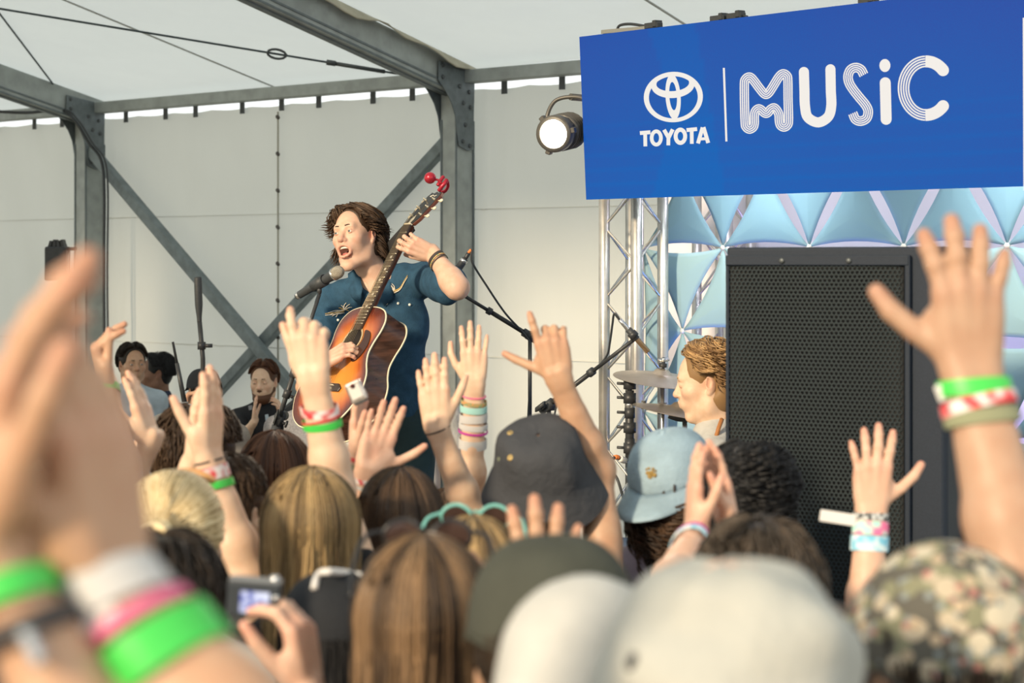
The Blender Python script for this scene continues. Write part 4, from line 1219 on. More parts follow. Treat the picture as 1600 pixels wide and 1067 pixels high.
def add_head(F, H, R, s=1.0, male=False, mouth=0.0, k=1.0, neck_to=None, ears=True, fat=1.0, tips=None):
    P = lambda x, y, z: H + (R[0] * x + R[1] * y + R[2] * z) * s
    A = lambda *r: np.array(r) * s
    F.ell(P(0, -.012, .035), A(.076 * fat, .097, .088), R, .01)
    F.ell(P(0, .030, -.010), A(.068 * fat, .062, .095), R, .03)
    F.ell(P(0, .028, -.055), A(.058 * fat, .058, .062), R, .03)
    for x in (-1, 1):
        F.cap(P(x * .057 * fat, -.012, -.045), P(x * .050 * fat, .006, -.082 - .012 * mouth), .021 * s, .020 * s, .03)
        F.cap(P(x * .050 * fat, .006, -.082 - .012 * mouth), P(x * .016, .064, -.112 - .020 * mouth), .020 * s, .018 * s, .03)
        F.ell(P(x * .041, .060, -.022), A(.026, .024, .022), R, .025)
    F.ell(P(0, .072, -.110 - .022 * mouth), A(.022, .017, .017), R, .02)
    F.cap(P(-.036, .080, .026), P(.036, .080, .026), .0125 * s, .0125 * s, .02)
    for x in (-1, 1):
        F.ell(P(x * .033, .101, .006), A(.019, .015, .0115), R, .012, sub=True)
        F.ell(P(x * .033, .080, .005), A(.0155, .0135, .0125), R, .004)
    F.cap(P(0, .089, .012), P(0, .107, -.024), .0075 * s, .0125 * s, .012); F.ell(P(0, .110, -.028), A(.0125, .011, .0105), R, .008)
    for x in (-1, 1):
        F.ell(P(x * .013, .098, -.031), A(.0095, .010, .008), R, .006)
        F.ell(P(x * .0065, .104, -.0385), A(.0042, .005, .004), R, .002, sub=True)
    F.ell(P(0, .078, -.062), A(.034, .026, .026), R, .02)
    if mouth > 0:
        F.ell(P(0, .082, -.066 - .008 * mouth), A(.029 + .004 * mouth, .034, .012 + .014 * mouth), R, .004, sub=True)
        a = np.linspace(0, 2 * math.pi, 15)
        rim = [P(.0285 * math.cos(q), .100 - .016 * abs(math.cos(q)) ** 2 - .004 * (math.sin(q) < 0) * mouth, -.066 - .008 * mouth + (.012 + .013 * mouth) * math.sin(q)) for q in a]
        for i in range(14):
            F.cap(rim[i], rim[i + 1], .0052 * s, .0052 * s, .005)
        if tips is not None:
            tips += [(q_, .9, .006) for q_ in rim]
    else:
        F.cap(P(-.022, .088, -.058), P(0, .101, -.056), .004 * s, .0062 * s, .006); F.cap(P(0, .101, -.056), P(.022, .088, -.058), .0062 * s, .004 * s, .006)
        F.cap(P(-.019, .088, -.068), P(0, .098, -.069), .004 * s, .0068 * s, .006); F.cap(P(0, .098, -.069), P(.019, .088, -.068), .0068 * s, .004 * s, .006)
    if ears:
        for x in (-1, 1):
            Re = np.array((nz(R[0] * x + R[1] * -.45), nz(R[1] + R[0] * x * .45), R[2]))
            F.ell(P(x * .080 * fat, -.012, -.004), A(.0085, .0185, .031), Re, .006)
            F.ell(P(x * .086 * fat, -.006, .002), A(.006, .0105, .017), Re, .004, sub=True)
            F.ell(P(x * .079 * fat, -.004, -.031), A(.007, .010, .011), Re, .006)
    if tips is not None:
        tips += [(P(0, .112, -.026), .55, .012), (P(.045, .075, -.03), .35, .018), (P(-.045, .075, -.03), .35, .018), (P(.088, -.01, .0), .5, .02), (P(-.088, -.01, .0), .5, .02)]
    if neck_to is not None:
        F.cap(P(0, -.022, -.06), neck_to, .052 * s * (1.1 if male else .95), .057 * s * (1.12 if male else .95), .03)
        F.cap(P(0, -.03, -.05), P(0, -.045, .0), .05 * s, .06 * s, .03)


def flush_of(V, tips):
    a = np.zeros(len(V))
    for tp in tips:
        p, w_ = tp[:2]; sg_ = tp[2] if len(tp) > 2 else .013
        d2 = ((V - p) ** 2).sum(1); a = np.maximum(a, min(1.0, w_) * np.exp(-d2 / (2 * sg_ ** 2)))
    return np.clip(a, 0, 1)


def strands(roots, flow, n, radius, name, material, parent, sides=3, taper=.35):
    """roots list of point lists -> one mesh of tapered locks (each lock its own island)"""
    P = np.asarray(roots, float); S, N, _ = P.shape
    T = np.gradient(P, axis=1); T /= np.maximum(np.linalg.norm(T, axis=2, keepdims=True), 1e-9)
    ref = np.array((.31, .52, .79)); x = np.cross(T, ref); x /= np.maximum(np.linalg.norm(x, axis=2, keepdims=True), 1e-9); y = np.cross(T, x)
    w_ = np.ones(N); w_[-1] = .12; w_[0] = .7; w_ = w_ * np.linspace(1, taper + .3, N)
    rad = np.asarray(radius); rad = rad[:, None] if rad.ndim else rad
    r = (rad * w_[None])[..., None, None] if np.ndim(rad) else (w_ * rad)[None, :, None, None]
    a = np.linspace(0, 2 * math.pi, sides, endpoint=False)
    V = P[:, :, None] + r * (np.cos(a)[:, None] * x[:, :, None] + np.sin(a)[:, None] * y[:, :, None])
    V = V.reshape(-1, 3)
    s = np.arange(S)[:, None, None] * (N * sides); i = np.arange(N - 1)[None, :, None] * sides; j = np.arange(sides)[None, None]; j2 = (j + 1) % sides
    F = np.stack([s + i + j, s + i + j2, s + i + sides + j2, s + i + sides + j], -1).reshape(-1, 4)
    return V, F


def hair_on(H, R, s, style, seed, parent, material, length=.35, vol=1.0, puff=.0, count=None, name='hair', hide_above=None, part=0.0, fringe=.5, ears=True):
    """a shell of hair on the skull plus modelled locks; style: short, long, curly, bun, bob"""
    rng = np.random.default_rng(seed)
    P = lambda x, y, z: H + (R[0] * x + R[1] * y + R[2] * z) * s
    c0 = np.array((0, -.014, .036)); rx, ry, rz = .084 * vol, .107 * vol, .096 * vol
    f = Field()
    f.ell(P(*c0), np.array((rx, ry, rz)) * s, R, .02)
    if style in ('long', 'bob'):
        zb = -min(length, .14)
        f.ell(P(0, -.045, -.035), np.array((rx * .95, .070 * vol, .105)) * s, R, .03)
        if style == 'long':
            f.ell(P(0, -.062, -.11), np.array((rx * .88, .050 * vol, .12)) * s, R, .04)
            if length > .3:
                f.ell(P(0, -.07, -.21), np.array((rx * .86, .042, .14)) * s, R, .05)
    elif style == 'short':
        f.ell(P(0, -.050, -.015), np.array((rx * .9, .060, .08)) * s, R, .03)
    elif style == 'curly':
        f.ell(P(0, -.040, -.03), np.array((rx * 1.05, .075, .095)) * s, R, .03)
    elif style == 'bun':
        f.ell(P(0, -.045, -.02), np.array((rx * .93, .068, .10)) * s, R, .03)
    # keep the face clear
    f.ell(P(0, .095, -.03), np.array((.066, .062, .075)) * s, R, .02, sub=True)
    f.ell(P(0, .085, -.11), np.array((.085, .075, .075)) * s, R, .02, sub=True)
    f.ell(P(0, .122, .045), np.array((.082, .080, .078)) * s, R, .015, sub=True)
    plim = lambda a: (.80 + min(1.0, max(0.0, (abs(a) - .72) / .45)) * .62) if abs(a) < 1.82 else 2.05
    if style in ('short', 'curly') and ears:
        for x in (-1, 1):
            f.ell(P(x * .095, -.008, -.012), np.array((.030, .030, .040)) * s, R, .012, sub=True)
    elif style == 'curly':
        plim = lambda a: .80 + min(1.0, max(0.0, (abs(a) - .72) / .60)) * 1.25
    if hide_above is not None:
        clips = [(P(0, 0, hide_above), R[2])]
    else:
        clips = []
    parts = [f.mesh(.0095, clips)]; lock = [np.full(len(parts[0][0]), .26)]; tone = []
    w1, w2 = rng.uniform(0, 6.28, 2)
    n = count or {'short': 1500, 'long': 1150, 'bob': 1000, 'curly': 620, 'bun': 900}[style]
    N = {'short': 6, 'long': 15, 'bob': 11, 'curly': 13, 'bun': 9}[style]
    L = []
    k = 0
    while len(L) < n and k < n * 8:
        k += 1
        # azimuth 0 = front, +-pi = back
        az = rng.uniform(-math.pi, math.pi); po = math.acos(1 - rng.uniform(0, 1) * (1.25 if style in ('short', 'curly') else .75))
        front = abs(az) < 1.05
        if front and style not in ('short', 'curly') and po > (1.05 if style == 'bun' else .85):
            continue
        if front and po > 1.3:
            continue
        if abs(az) < 1.45 and po > 1.35:
            continue
        lay = 1 + rng.uniform(.0, .07)
        ell = lambda a, p, g=1.0: c0 + np.array((rx * math.sin(p) * math.sin(a), ry * math.sin(p) * math.cos(a), rz * math.cos(p))) * g * lay
        pts = []
        if style in ('long', 'bob'):
            p0 = rng.uniform(.05, .9) if not front else rng.uniform(.05, .5)
            sgn = 1 if az > 0 else -1
            a1 = sgn * max(abs(az), 1.35) if front else az
            drop = min(length, rng.uniform(.75, 1.05) * length)
            wob = rng.uniform(0, 6.28); wa = rng.uniform(.001, .006)
            arc = np.linspace(p0, 1.75, 7)
            for i, p in enumerate(arc):
                t = i / 6; a = az + (a1 - az) * min(1, t * 1.4)
                pts.append(ell(a, p))
            e = pts[-1]; m = N - 7
            base = e[2]
            for i in range(1, m + 1):
                t = i / m; z = e[2] + (-(drop) - e[2]) * t if -(drop) < e[2] else e[2] - .02 * t
                pull = 1 - .22 * t
                pts.append(np.array((e[0] * pull + wa * math.sin(wob + t * 7), min(e[1], .01) * (1 - .05 * t) - .028 * t + wa * math.cos(wob + t * 6), z)))
        elif style == 'short':
            ll = rng.uniform(.035, .07) * (1 + puff); da = rng.uniform(-.35, .35)
            pe = po + ll / .09; a1 = az + da; tgt = az
            if abs(az) < 1.25:
                po = rng.uniform(.25, plim(az) - .02); tgt = math.copysign(1.35, az)
            for i in range(N):
                t = i / (N - 1); a_ = az + da * t + (tgt - az) * t * .55; pts.append(ell(a_, min(po + ll / .09 * t, plim(a_)), 1 + .05 * puff + (.06 + .28 * puff) * math.sin(math.pi * min(1, t * 1.1)) * rng.uniform(.8, 1.0)))
        elif style == 'curly':
            ll = length * rng.uniform(.6, 1.05); ph = rng.uniform(0, 6.28); cr = rng.uniform(.006, .015) * (1 + puff)
            tv = rng.uniform(2.0, 4.0) * math.pi
            tgt = az
            if abs(az) < 1.25:
                po = rng.uniform(.25, plim(az) - .03); tgt = math.copysign(1.45, az)
            for i in range(N):
                t = i / (N - 1); a_ = az + (tgt - az) * min(1, t * 1.25) ** .8; p = min(po + ll * .75 / .09 * t, min(1.9, plim(a_))); q = ell(a_, p, 1.02 + .10 * puff * t)
                over = max(0, po + ll * .75 / .09 * t - 1.9) * .09 if abs(a_) > (1.8 if ears else 1.15) else 0
                pts.append(q + np.array((math.cos(ph + tv * t), math.sin(ph + tv * t) * .8, .5 * math.sin(ph + tv * t + 1))) * cr * min(1, t * 3) - np.array((0, 0, over)))
        else:                                                    # bun: everything drawn back to one point
            tgt = np.array((.012, -.112, .030)); st_ = ell(az, min(po * 1.35, 2.05)) if not front else ell(az, min(po, .9))
            for i in range(N):
                t = i / (N - 1); q = st_ * (1 - t) + tgt * t; d = q - c0; g = np.linalg.norm(d / np.array((rx, ry, rz)))
                q = c0 + d / max(g, .3) * (1.02 + .02 * lay) if t < .97 else q
                pts.append(q)
        if hide_above is not None and min(p[2] for p in pts[:3]) > hide_above:
            cut = [p for p in pts if p[2] <= hide_above]
            if len(cut) < 3:
                continue
            tt = np.linspace(0, len(cut) - 1, N); cut = np.array(cut)
            pts = [cut[int(x)] * (1 - (x % 1)) + cut[min(len(cut) - 1, int(x) + 1)] * (x % 1) for x in tt]
        L.append(np.array([P(*p) for p in pts])); tone.append(np.clip(.42 + .26 * math.sin(az * 7 + w1) + .16 * math.sin(az * 17 + w2) + rng.normal(0, .17), 0, 1))
    if L:
        rad = rng.uniform(.6, 1.25, len(L)) * {'short': .0019, 'long': .0027, 'bob': .0027, 'curly': .0034, 'bun': .0026}[style] * s
        parts.append(strands(L, None, N, rad, name, material, parent)); lock.append(np.repeat(tone, N * 3))
    if style == 'bun':
        q = []; c = np.array((.012, -.120, .032))
        for m in range(34):
            a0 = rng.uniform(0, 6.28); tl = rng.uniform(-.9, .9); r0 = rng.uniform(.016, .030)
            q.append(np.array([P(*(c + np.array((r0 * math.cos(a0 + x), -.010 + .022 * math.sin(tl) + .004 * math.sin(3 * x), r0 * math.sin(a0 + x) * (1 - .3 * abs(tl)))))) for x in np.linspace(0, 4.2, N)]))
        parts.append(strands(q, None, N, np.full(34, .0052) * s, name, material, parent)); lock.append(np.repeat(rng.uniform(.3, 1, 34), N * 3))
        bf = Field(); bf.ell(P(*c), np.array((.028, .022, .028)) * s, R, .01); parts.append(bf.mesh(.006)); lock.append(np.full(len(parts[-1][0]), .3))
    V, F = join([p for p in parts if len(p[1])])
    return mk(name, V, [F], material, parent, attrs={'lock': np.concatenate(lock)})


def band_ring(C, d, t, rx, ry, wd, material, parent, name='wristband', th=.0022, tilt=0.0, loose=0.0, n=44):
    """flat ring of cloth or plastic round a wrist: C centre, d arm axis, t wide axis"""
    d = nz(d); t = nz(t - d * np.dot(t, d)); y = np.cross(d, t); V = []
    for k, (f, h) in enumerate(((1, -.5), (1 + th / rx * .8, -.5), (1 + th / rx * .95, 0), (1 + th / rx * .8, .5), (1, .5))):
        for i in range(n):
            a = 2 * math.pi * i / n
            V.append(C + (t * rx * math.cos(a) + y * ry * math.sin(a)) * f + d * (h * wd + tilt * math.cos(a + .6) * .012))
    V = np.array(V); i = np.arange(n); i2 = (i + 1) % n
    F = np.concatenate([np.stack([i + k * n, i2 + k * n, i2 + ((k + 1) % 5) * n, i + ((k + 1) % 5) * n], 1) for k in range(5)])
    return mk(name, V, [F], material, parent, smooth=False)


WB = {
    'green': mat('band_green_plastic', (.055, .52, .075), .4), 'white': mat('band_white_cloth', (.52, .51, .50), .7), 'red': mat('band_red_cord', (.55, .055, .05), .6),
    'black': mat('band_black_elastic', (.035, .03, .03), .6), 'pink': mat('band_pink_cloth', (.75, .16, .30), .7), 'mint': mat('band_mint_beads', (.34, .60, .56), .5),
    'blue': mat('band_sky_blue_cloth', (.20, .50, .66), .7), 'grey': mat('band_grey_cloth', (.38, .38, .38), .7), 'olive': mat('band_olive_cloth', (.24, .25, .15), .8),
    'beads': mat('band_mixed_beads', (.60, .28, .10), .5, col2=(.12, .30, .16), scale=180), 'whitered': mat('band_white_red_weave', (.72, .68, .66), .7, col2=(.62, .05, .06), scale=55, detail=0),
    'pinkmint': mat('band_pink_and_mint_weave', (.80, .18, .36), .7, col2=(.40, .72, .64), scale=48, detail=0), 'blueweave': mat('band_blue_white_weave', (.18, .50, .68), .7, col2=(.62, .74, .78), scale=60, detail=0),
    'checker': mat('band_black_white_weave', (.04, .045, .05), .7, col2=(.55, .57, .57), scale=140, detail=0), 'magenta': mat('band_magenta_cloth', (.45, .04, .28), .7), 'tag': mat('paper_tag', (.74, .72, .70), .7),
}


def person(label, H, yaw=0.0, pitch=0.0, roll=0.0, z0=0.0, s=1.0, male=False, skin='fair', arms=(), shirt='charcoal', sleeve=.5, trousers='jean', hair=None, face=False,
           mouth=0.0, body_off=(0, 0), vox=.0045, seat=None, wide=1.0, group=None, hip_off=(0, 0), head_fat=1.0, shirt_vox=.014, vneck=False, no_head=False, sh_drop=(0, 0), neck_len=0.0, twist=0.0, shirt_name='shirt', sleeve_fat=1.0):
    """yaw 0 faces away from the camera (+y); positive turns to the left. H is the centre of the skull. Returns a dict."""
    H = np.asarray(H, float)
    yb = math.radians(yaw + twist); fb = np.array((-math.sin(yb), math.cos(yb), 0)); RB = frame(fb)
    yh = math.radians(yaw); fh = np.array((-math.sin(yh), math.cos(yh), 0)); RH = frame(fh)
    fh = rotv(RH[1], RH[0], pitch); RH = frame(fh)
    if roll:
        RH = np.array([rotv(v, RH[1], roll) for v in RH])
    k = s
    NB = H + np.array((body_off[0], body_off[1], 0)) - fb * .035 * k - ZA * (.195 + neck_len) * k
    hip_z = (z0 + (NB[2] - z0) * .615) if seat is None else seat
    HP = np.array((NB[0] + hip_off[0], NB[1] + hip_off[1], hip_z))
    root = thing('person', label, 'person', (HP[0], HP[1], z0), group)
    sw = (.180 if male else .160) * wide * k
    Sh = {'r': NB - ZA * (.055 + sh_drop[1]) * k + RB[0] * sw, 'l': NB - ZA * (.055 + sh_drop[0]) * k - RB[0] * sw}
    T = Field()                                                                    # torso
    ch = NB + (HP - NB) * .34; wst = NB + (HP - NB) * .74
    ax = nz(NB - HP); RT = frame(RB[1] - ax * np.dot(RB[1], ax), ax); RT = np.array((RB[0], nz(np.cross(ax, RB[0])), ax))
    T.ell(ch, np.array((.158 * wide, .108, .19)) * k, RT, .03); T.ell(wst, np.array((.138 * wide, .10, .16)) * k, RT, .06)
    T.ell(HP + ax * .03, np.array((.165 * (1 if male else 1.05), .118, .13)) * k, RT, .06)
    for q in 'lr':
        T.cap(NB + ZA * -.01, Sh[q], .050 * k, .054 * k, .05)
        T.cap(NB + ZA * .03, NB + (Sh[q] - NB) * .55, .04 * k, .045 * k, .05)
    Lg = Field(); kz = z0 + (hip_z - z0) * .52
    for q, sg in (('l', -1), ('r', 1)):
        a = HP + RB[0] * sg * .088 * k - ZA * .03
        if seat is None:
            kn = np.array((HP[0], HP[1], kz)) + RB[0] * sg * .095 * k + RB[1] * .02; an = np.array((HP[0], HP[1], z0 + .085)) + RB[0] * sg * .11 * k - RB[1] * .02
        else:
            kn = a + RB[1] * .42 + RB[0] * sg * .06 + ZA * .02; an = np.array((kn[0], kn[1], max(z0 + .085, kn[2] - .43)))
        Lg.cap(a, kn, .083 * k, .056 * k, .03); Lg.cap(kn, kn + (an - kn) * .35, .054 * k, .054 * k, .02); Lg.cap(kn + (an - kn) * .3, an, .054 * k, .040 * k, .02)
        root['_an_' + q] = list(map(float, an))
    fine = Field(); tips = []
    if not no_head:
        add_head(fine, H, RH, k, male, mouth, neck_to=NB + ZA * .01 * k, fat=head_fat, tips=tips if face else None)
        fine.ell(NB - ZA * .03 * k, np.array((.09, .065, .05)) * k, RB, .04)
        if vneck:
            fine.ell(ch, np.array((.156 * wide, .107, .19)) * k, RT, .03)
    slv = []; hinfo_ = {}
    given = {a['side']: a for a in arms}
    hang = Field(); fa = Field()
    for q, sg in (('l', -1), ('r', 1)):
        a = given.get(q)
        fat = (1.08 if male else .92) * k
        if a is None:
            E = Sh[q] + RB[0] * sg * .05 * k - ZA * .29 * k - RB[1] * .03; W = E - ZA * .23 * k + RB[1] * .10 * k
            add_arm(hang, Sh[q], E, W, RB[1], fat); add_hand(hang, W, -ZA, -RB[0] * sg, RB[1], .18 * k, 'loose', tips)
            slv.append((Sh[q], E, W, fat))
        else:
            E, W = np.asarray(a['E'], float), np.asarray(a['W'], float); fat *= a.get('fat', 1.0)
            S0 = Sh[q] + (E - Sh[q]) * .02
            add_arm(fa, S0, E, W, a['t'], fat)
            add_hand(fa, W, a['u'], np.asarray(a['n'], float), a['t'], a.get('L', .180) * k, a.get('pose', 'open'), tips, a.get('hfat', 1.0), a.get('curls'), a.get('spread'), a.get('thumb'))
            slv.append((S0, E, W, fat)); hinfo_[q] = (W, nz(W - E), nz(a['t']), fat, E)
    parts = []
    if fine.P:
        parts.append(fine.mesh(vox))
    if fa.P:
        parts.append(fa.mesh(vox))
    if hang.P:
        parts.append(hang.mesh(.010))
    core = Field(); core.P = T.P + Lg.P
    parts.append(core.mesh(.024))
    V, F = join(parts)
    hinfo = [hinfo_[a['side']] for a in arms]
    body = mk('body', V, [F], SK[skin], root, attrs={'flush': flush_of(V, tips) if tips else np.zeros(len(V))})
    # clothing
    sf = T.grow(.013); hem = HP - ax * .10
    if sleeve > 0:
        for S_, E, W, fat in slv:
            e = S_ + (E - S_) * min(1, sleeve)
            sf.cap(S_, e, .062 * fat, .060 * fat * sleeve_fat, .03)
            if sleeve > 1:
                w_ = E + (W - E) * min(1, sleeve - 1); sf.cap(E, w_, .052 * fat, .038 * fat, .03)
    clips = [(hem, -ax)]
    if vneck:
        sf.cap(NB + RB[1] * .07 + ZA * .04, NB + RB[1] * .135 - ZA * .02, .070 * k, .052 * k, .008, sub=True); sf.cap(NB + RB[1] * .135 - ZA * .02, NB + RB[1] * .160 - ZA * .155, .052 * k, .026, .008, sub=True)
    if sleeve > 0:
        Vs, Fs = sf.mesh(shirt_vox, clips)
    else:
        Vs, Fs = sf.mesh(shirt_vox, clips + [(Sh['l'] - RB[0] * .0, -RB[0] + ZA * .25), (Sh['r'], RB[0] + ZA * .25)])
    so_ = mk(shirt_name, Vs, [Fs], CL[shirt], root)
    tf = Lg.grow(.013); tf.ell(HP - ax * .01, np.array((.172, .126, .12)) * k, RT, .05)
    Vt, Ft = tf.mesh(.022, [(HP + ax * .05, ax)])
    mk('trousers', Vt, [Ft], CL[trousers], root)
    for q in 'lr':
        an = np.array(root['_an_' + q]); del root['_an_' + q]
        sfld = Field(); sfld.cap(an - ZA * .045, an + RB[1] * .14 - ZA * .055, .042, .034, .03); sfld.cap(an - ZA * .02, an - ZA * .05, .045, .042, .02)
        Vh, Fh = sfld.mesh(.014, [(np.array((0, 0, z0 + .002)), -ZA)]) if seat is None else sfld.mesh(.014)
        mk('shoe', Vh, [Fh], M['shoe'], root)
    hm = None
    if hair:
        hk = dict(hair); col = hk.pop('col'); st_ = hk.pop('style')
        hm = hair_on(H, RH, k, st_, hk.pop('seed', 1), root, HM[col], **hk)
    if face:
        P = lambda x, y, z: H + (RH[0] * x + RH[1] * y + RH[2] * z) * k
        for x in (-1, 1):
            b = B(); b.lathe([(.0003, .0115), (.006, .0098), (.0098, .006), (.0115, 0), (.008, -.008)], P(x * .033, .0835, .0055), RH[1], 14); e = b.mk('eye', M['eye'], root, True)
            b = B(); b.lathe([(.0003, .0125), (.0030, .0121), (.0054, .0110), (.0052, .0100)], P(x * .033, .0835, .0055), nz(RH[1] + np.asarray(face.get('look', (0, 0, 0)))), 12); b.mk('iris', M['iris'], root, True)
            br = [P(x * .015, .0960, .0290), P(x * .032, .0945, .0315), P(x * .050, .0800, .0275)]
            b = B(); b.tube(curve_pts(br, 10), np.linspace(.0032, .0016, len(curve_pts(br, 10))), 6); o_ = b.mk('eyebrow', HM[face.get('brow', 'brown')], root, True); at = o_.data.attributes.new('lock', 'FLOAT', 'POINT'); at.data.foreach_set('value', np.full(len(o_.data.vertices), .75, np.float32))
            ec = P(x * .033, .0835, .0055); op = face.get('open', .75)
            for nm, e0, e1 in (('upper_eyelid', 62 * op - 22, 92), ('lower_eyelid', -92, -18 - 22 * op)):
                V = []
                for ie in range(6):
                    el = math.radians(e0 + (e1 - e0) * ie / 5)
                    for ia in range(11):
                        az = math.radians(-88 + 176 * ia / 10); el2 = el * (.35 + .65 * math.cos(az * .85)) if abs(e0 + (e1 - e0) * ie / 5) < 80 else el
                        V.append(ec + (RH[0] * math.sin(az) * math.cos(el2) + RH[1] * math.cos(az) * math.cos(el2) + RH[2] * math.sin(el2)) * .0131 * k)
                q = np.arange(5)[:, None] * 11; c = np.arange(10)[None]
                F_ = np.stack([q + c, q + c + 1, q + 11 + c + 1, q + 11 + c], -1).reshape(-1, 4)
                mk(nm, V, [F_], SK[skin], root, attrs={'flush': np.full(len(V), .25)})
        if mouth > 0:
            mc = P(0, .070, -.066 - .008 * mouth)
            b = B(); b.lathe([(.0005, -.004), (.03, 0.0), (.034, .01), (.0335, .014)], mc - RH[1] * .016, RH[1], 20, 1, .55 + .25 * mouth, RH[0]); b.mk('mouth_cavity', M['mouth'], root, True)
            V = []; n = 15
            for i in range(n):
                a = -1.05 + 2.1 * i / (n - 1)
                for dz in (0, -.0085):
                    V.append(P(.0235 * math.sin(a), .074 + .0165 * math.cos(a), -.066 - .008 * mouth + .0125 * mouth * math.cos(a * .5) + .0055 + dz))
            i = np.arange(n - 1) * 2
            o = mk('upper_teeth', V, [np.stack([i, i + 1, i + 3, i + 2], 1)], M['tooth'], root); so = o.modifiers.new('t', 'SOLIDIFY'); so.thickness = .003
            tf_ = Field(); tf_.ell(P(.0, .066, -.066 - .008 * mouth - .012 * mouth), np.array((.020, .022, .0075)) * k, RH, .004); Vt, Ft = tf_.mesh(.003); mk('tongue', Vt, [Ft], M['tongue'], root)
        else:
            f = Field(); f.cap(P(-.02, .0885, -.0585), P(0, .102, -.0565), .0035, .0058, .004); f.cap(P(0, .102, -.0565), P(.02, .0885, -.0585), .0058, .0035, .004)
            f.cap(P(-.017, .0885, -.0675), P(0, .0985, -.0695), .0035, .0064, .004); f.cap(P(0, .0985, -.0695), P(.017, .0885, -.0675), .0064, .0035, .004)
            Vt, Ft = f.mesh(.0022); mk('lips', Vt, [Ft], M['lip'], root)
    return dict(root=root, RH=RH, RB=RB, H=H, NB=NB, HP=HP, Sh=Sh, hands=hinfo, body=body, shirt=so_, hair=hm, s=k, T=T, ax=ax, sf=sf)


def bands(p, i, specs):
    """wristbands on hand i: list of (distance up the arm, colour, width, extra radius, tilt)"""
    W, d, t, fat, E = p['hands'][i]
    for dist, colr, wd, ex, tl in specs:
        q = dist / max(1e-6, np.linalg.norm(E - W))
        g = 1 + .55 * min(1, max(0, dist - .01) / .10)
        band_ring(W - d * dist, d, t, (.0335 * fat) * (1 + .12 * (g - 1) * 3) + ex, (.0225 * fat) * (1 + .35 * (g - 1) * 2) + ex, wd, WB[colr], p['root'], tilt=tl)


def baseball_cap(p, material, fwd, up, size=1.0, bill=True, bill_mat=None, off=(0, 0, 0), seam=True, name='cap', droop=.25, hh=.098, bill_len=.075, rxy=(.088, .108)):
    """six-panel cap; fwd where the bill points"""
    H, k = p['H'], p['s'] * size; R = frame(fwd, up)
    P = lambda x, y, z: H + (R[0] * (x + off[0]) + R[1] * (y + off[1]) + R[2] * (z + off[2])) * k
    nu, nv = 48, 14; rx, ry = rxy
    V = []
    for v in range(nv):
        a = v / (nv - 1) * math.pi / 2
        for u in range(nu):
            th = 2 * math.pi * u / nu; g = 1 + (.006 if seam else 0) * (abs(math.sin(3 * th)) ** .35 - 1) * math.cos(a) ** .3 * 3
            V.append(P(rx * math.cos(a) ** .72 * math.cos(th) * g, -.012 + ry * math.cos(a) ** .72 * math.sin(th) * g, .028 + hh * math.sin(a) + .004 * math.sin(2 * th + 1) * math.cos(a)))
    F = np.concatenate([np.stack([np.arange(nu) + v * nu, (np.arange(nu) + 1) % nu + v * nu, (np.arange(nu) + 1) % nu + (v + 1) * nu, np.arange(nu) + (v + 1) * nu], 1) for v in range(nv - 1)])
    cp = mk(name, V, [F], material, p['root']); so = cp.modifiers.new('thick', 'SOLIDIFY'); so.thickness = .003; so.offset = 1
    b = B(); b.lathe([(.0005, .006), (.006, .005), (.008, 0), (.006, -.002)], P(0, -.012, .028 + hh), R[2], 12); b.mk('cap_button', material, cp, True)
    b = B(); V = [P(rx * 1.012 * math.cos(t), -.012 + ry * 1.012 * math.sin(t), .030 + .004 * math.sin(2 * t + 1)) for t in np.linspace(0, 2 * math.pi, 40)[:-1]]
    b.tube(V, .0028, 6, closed=True); b.mk('cap_edge', material, cp, True)
    if bill:
        V = []; n, m = 21, 6
        for i in range(n):
            a = math.pi * (.12 + .76 * i / (n - 1))
            for j in range(m):
                q = j / (m - 1); ed = P(rx * 1.0 * math.cos(a), -.012 + ry * math.sin(a), .030)
                out = bill_len * q * (math.sin((a - math.pi * .12) / .76) ** .55 if True else 1)
                V.append(ed + (R[1] * out - R[2] * (droop * out + .9 * (math.cos(a) ** 2) * .022 * q)) * k + R[0] * math.cos(a) * .012 * q * k)
        F = np.array([(i * m + j, i * m + j + 1, (i + 1) * m + j + 1, (i + 1) * m + j) for i in range(n - 1) for j in range(m - 1)])
        bl = mk('cap_bill', V, [F], bill_mat or material, p['root']); so = bl.modifiers.new('thick', 'SOLIDIFY'); so.thickness = .004; so.offset = 0
    return cp, P, R
# ------------------------------------------------------------------ hats, glasses and other worn things
A3 = lambda *x: np.array(x, float)
CAPM = {
    'olive': cloth('cap_olive_twill', (.058, .061, .048), .3, 120), 'white': cloth('hat_white_cotton', (.40, .40, .365), .35, 60, .04), 'blue': cloth('cap_washed_blue', (.27, .37, .44), .3, 110, .12),
    'charcoal': cloth('bucket_hat_charcoal', (.050, .053, .060), .5, 45), 'under': cloth('bucket_brim_green', (.16, .18, .13), .3, 60), 'black': cloth('cap_black', (.022, .024, .028), .3, 110), 'brown': cloth('bill_brown_suede', (.085, .065, .055), .4, 80),
}


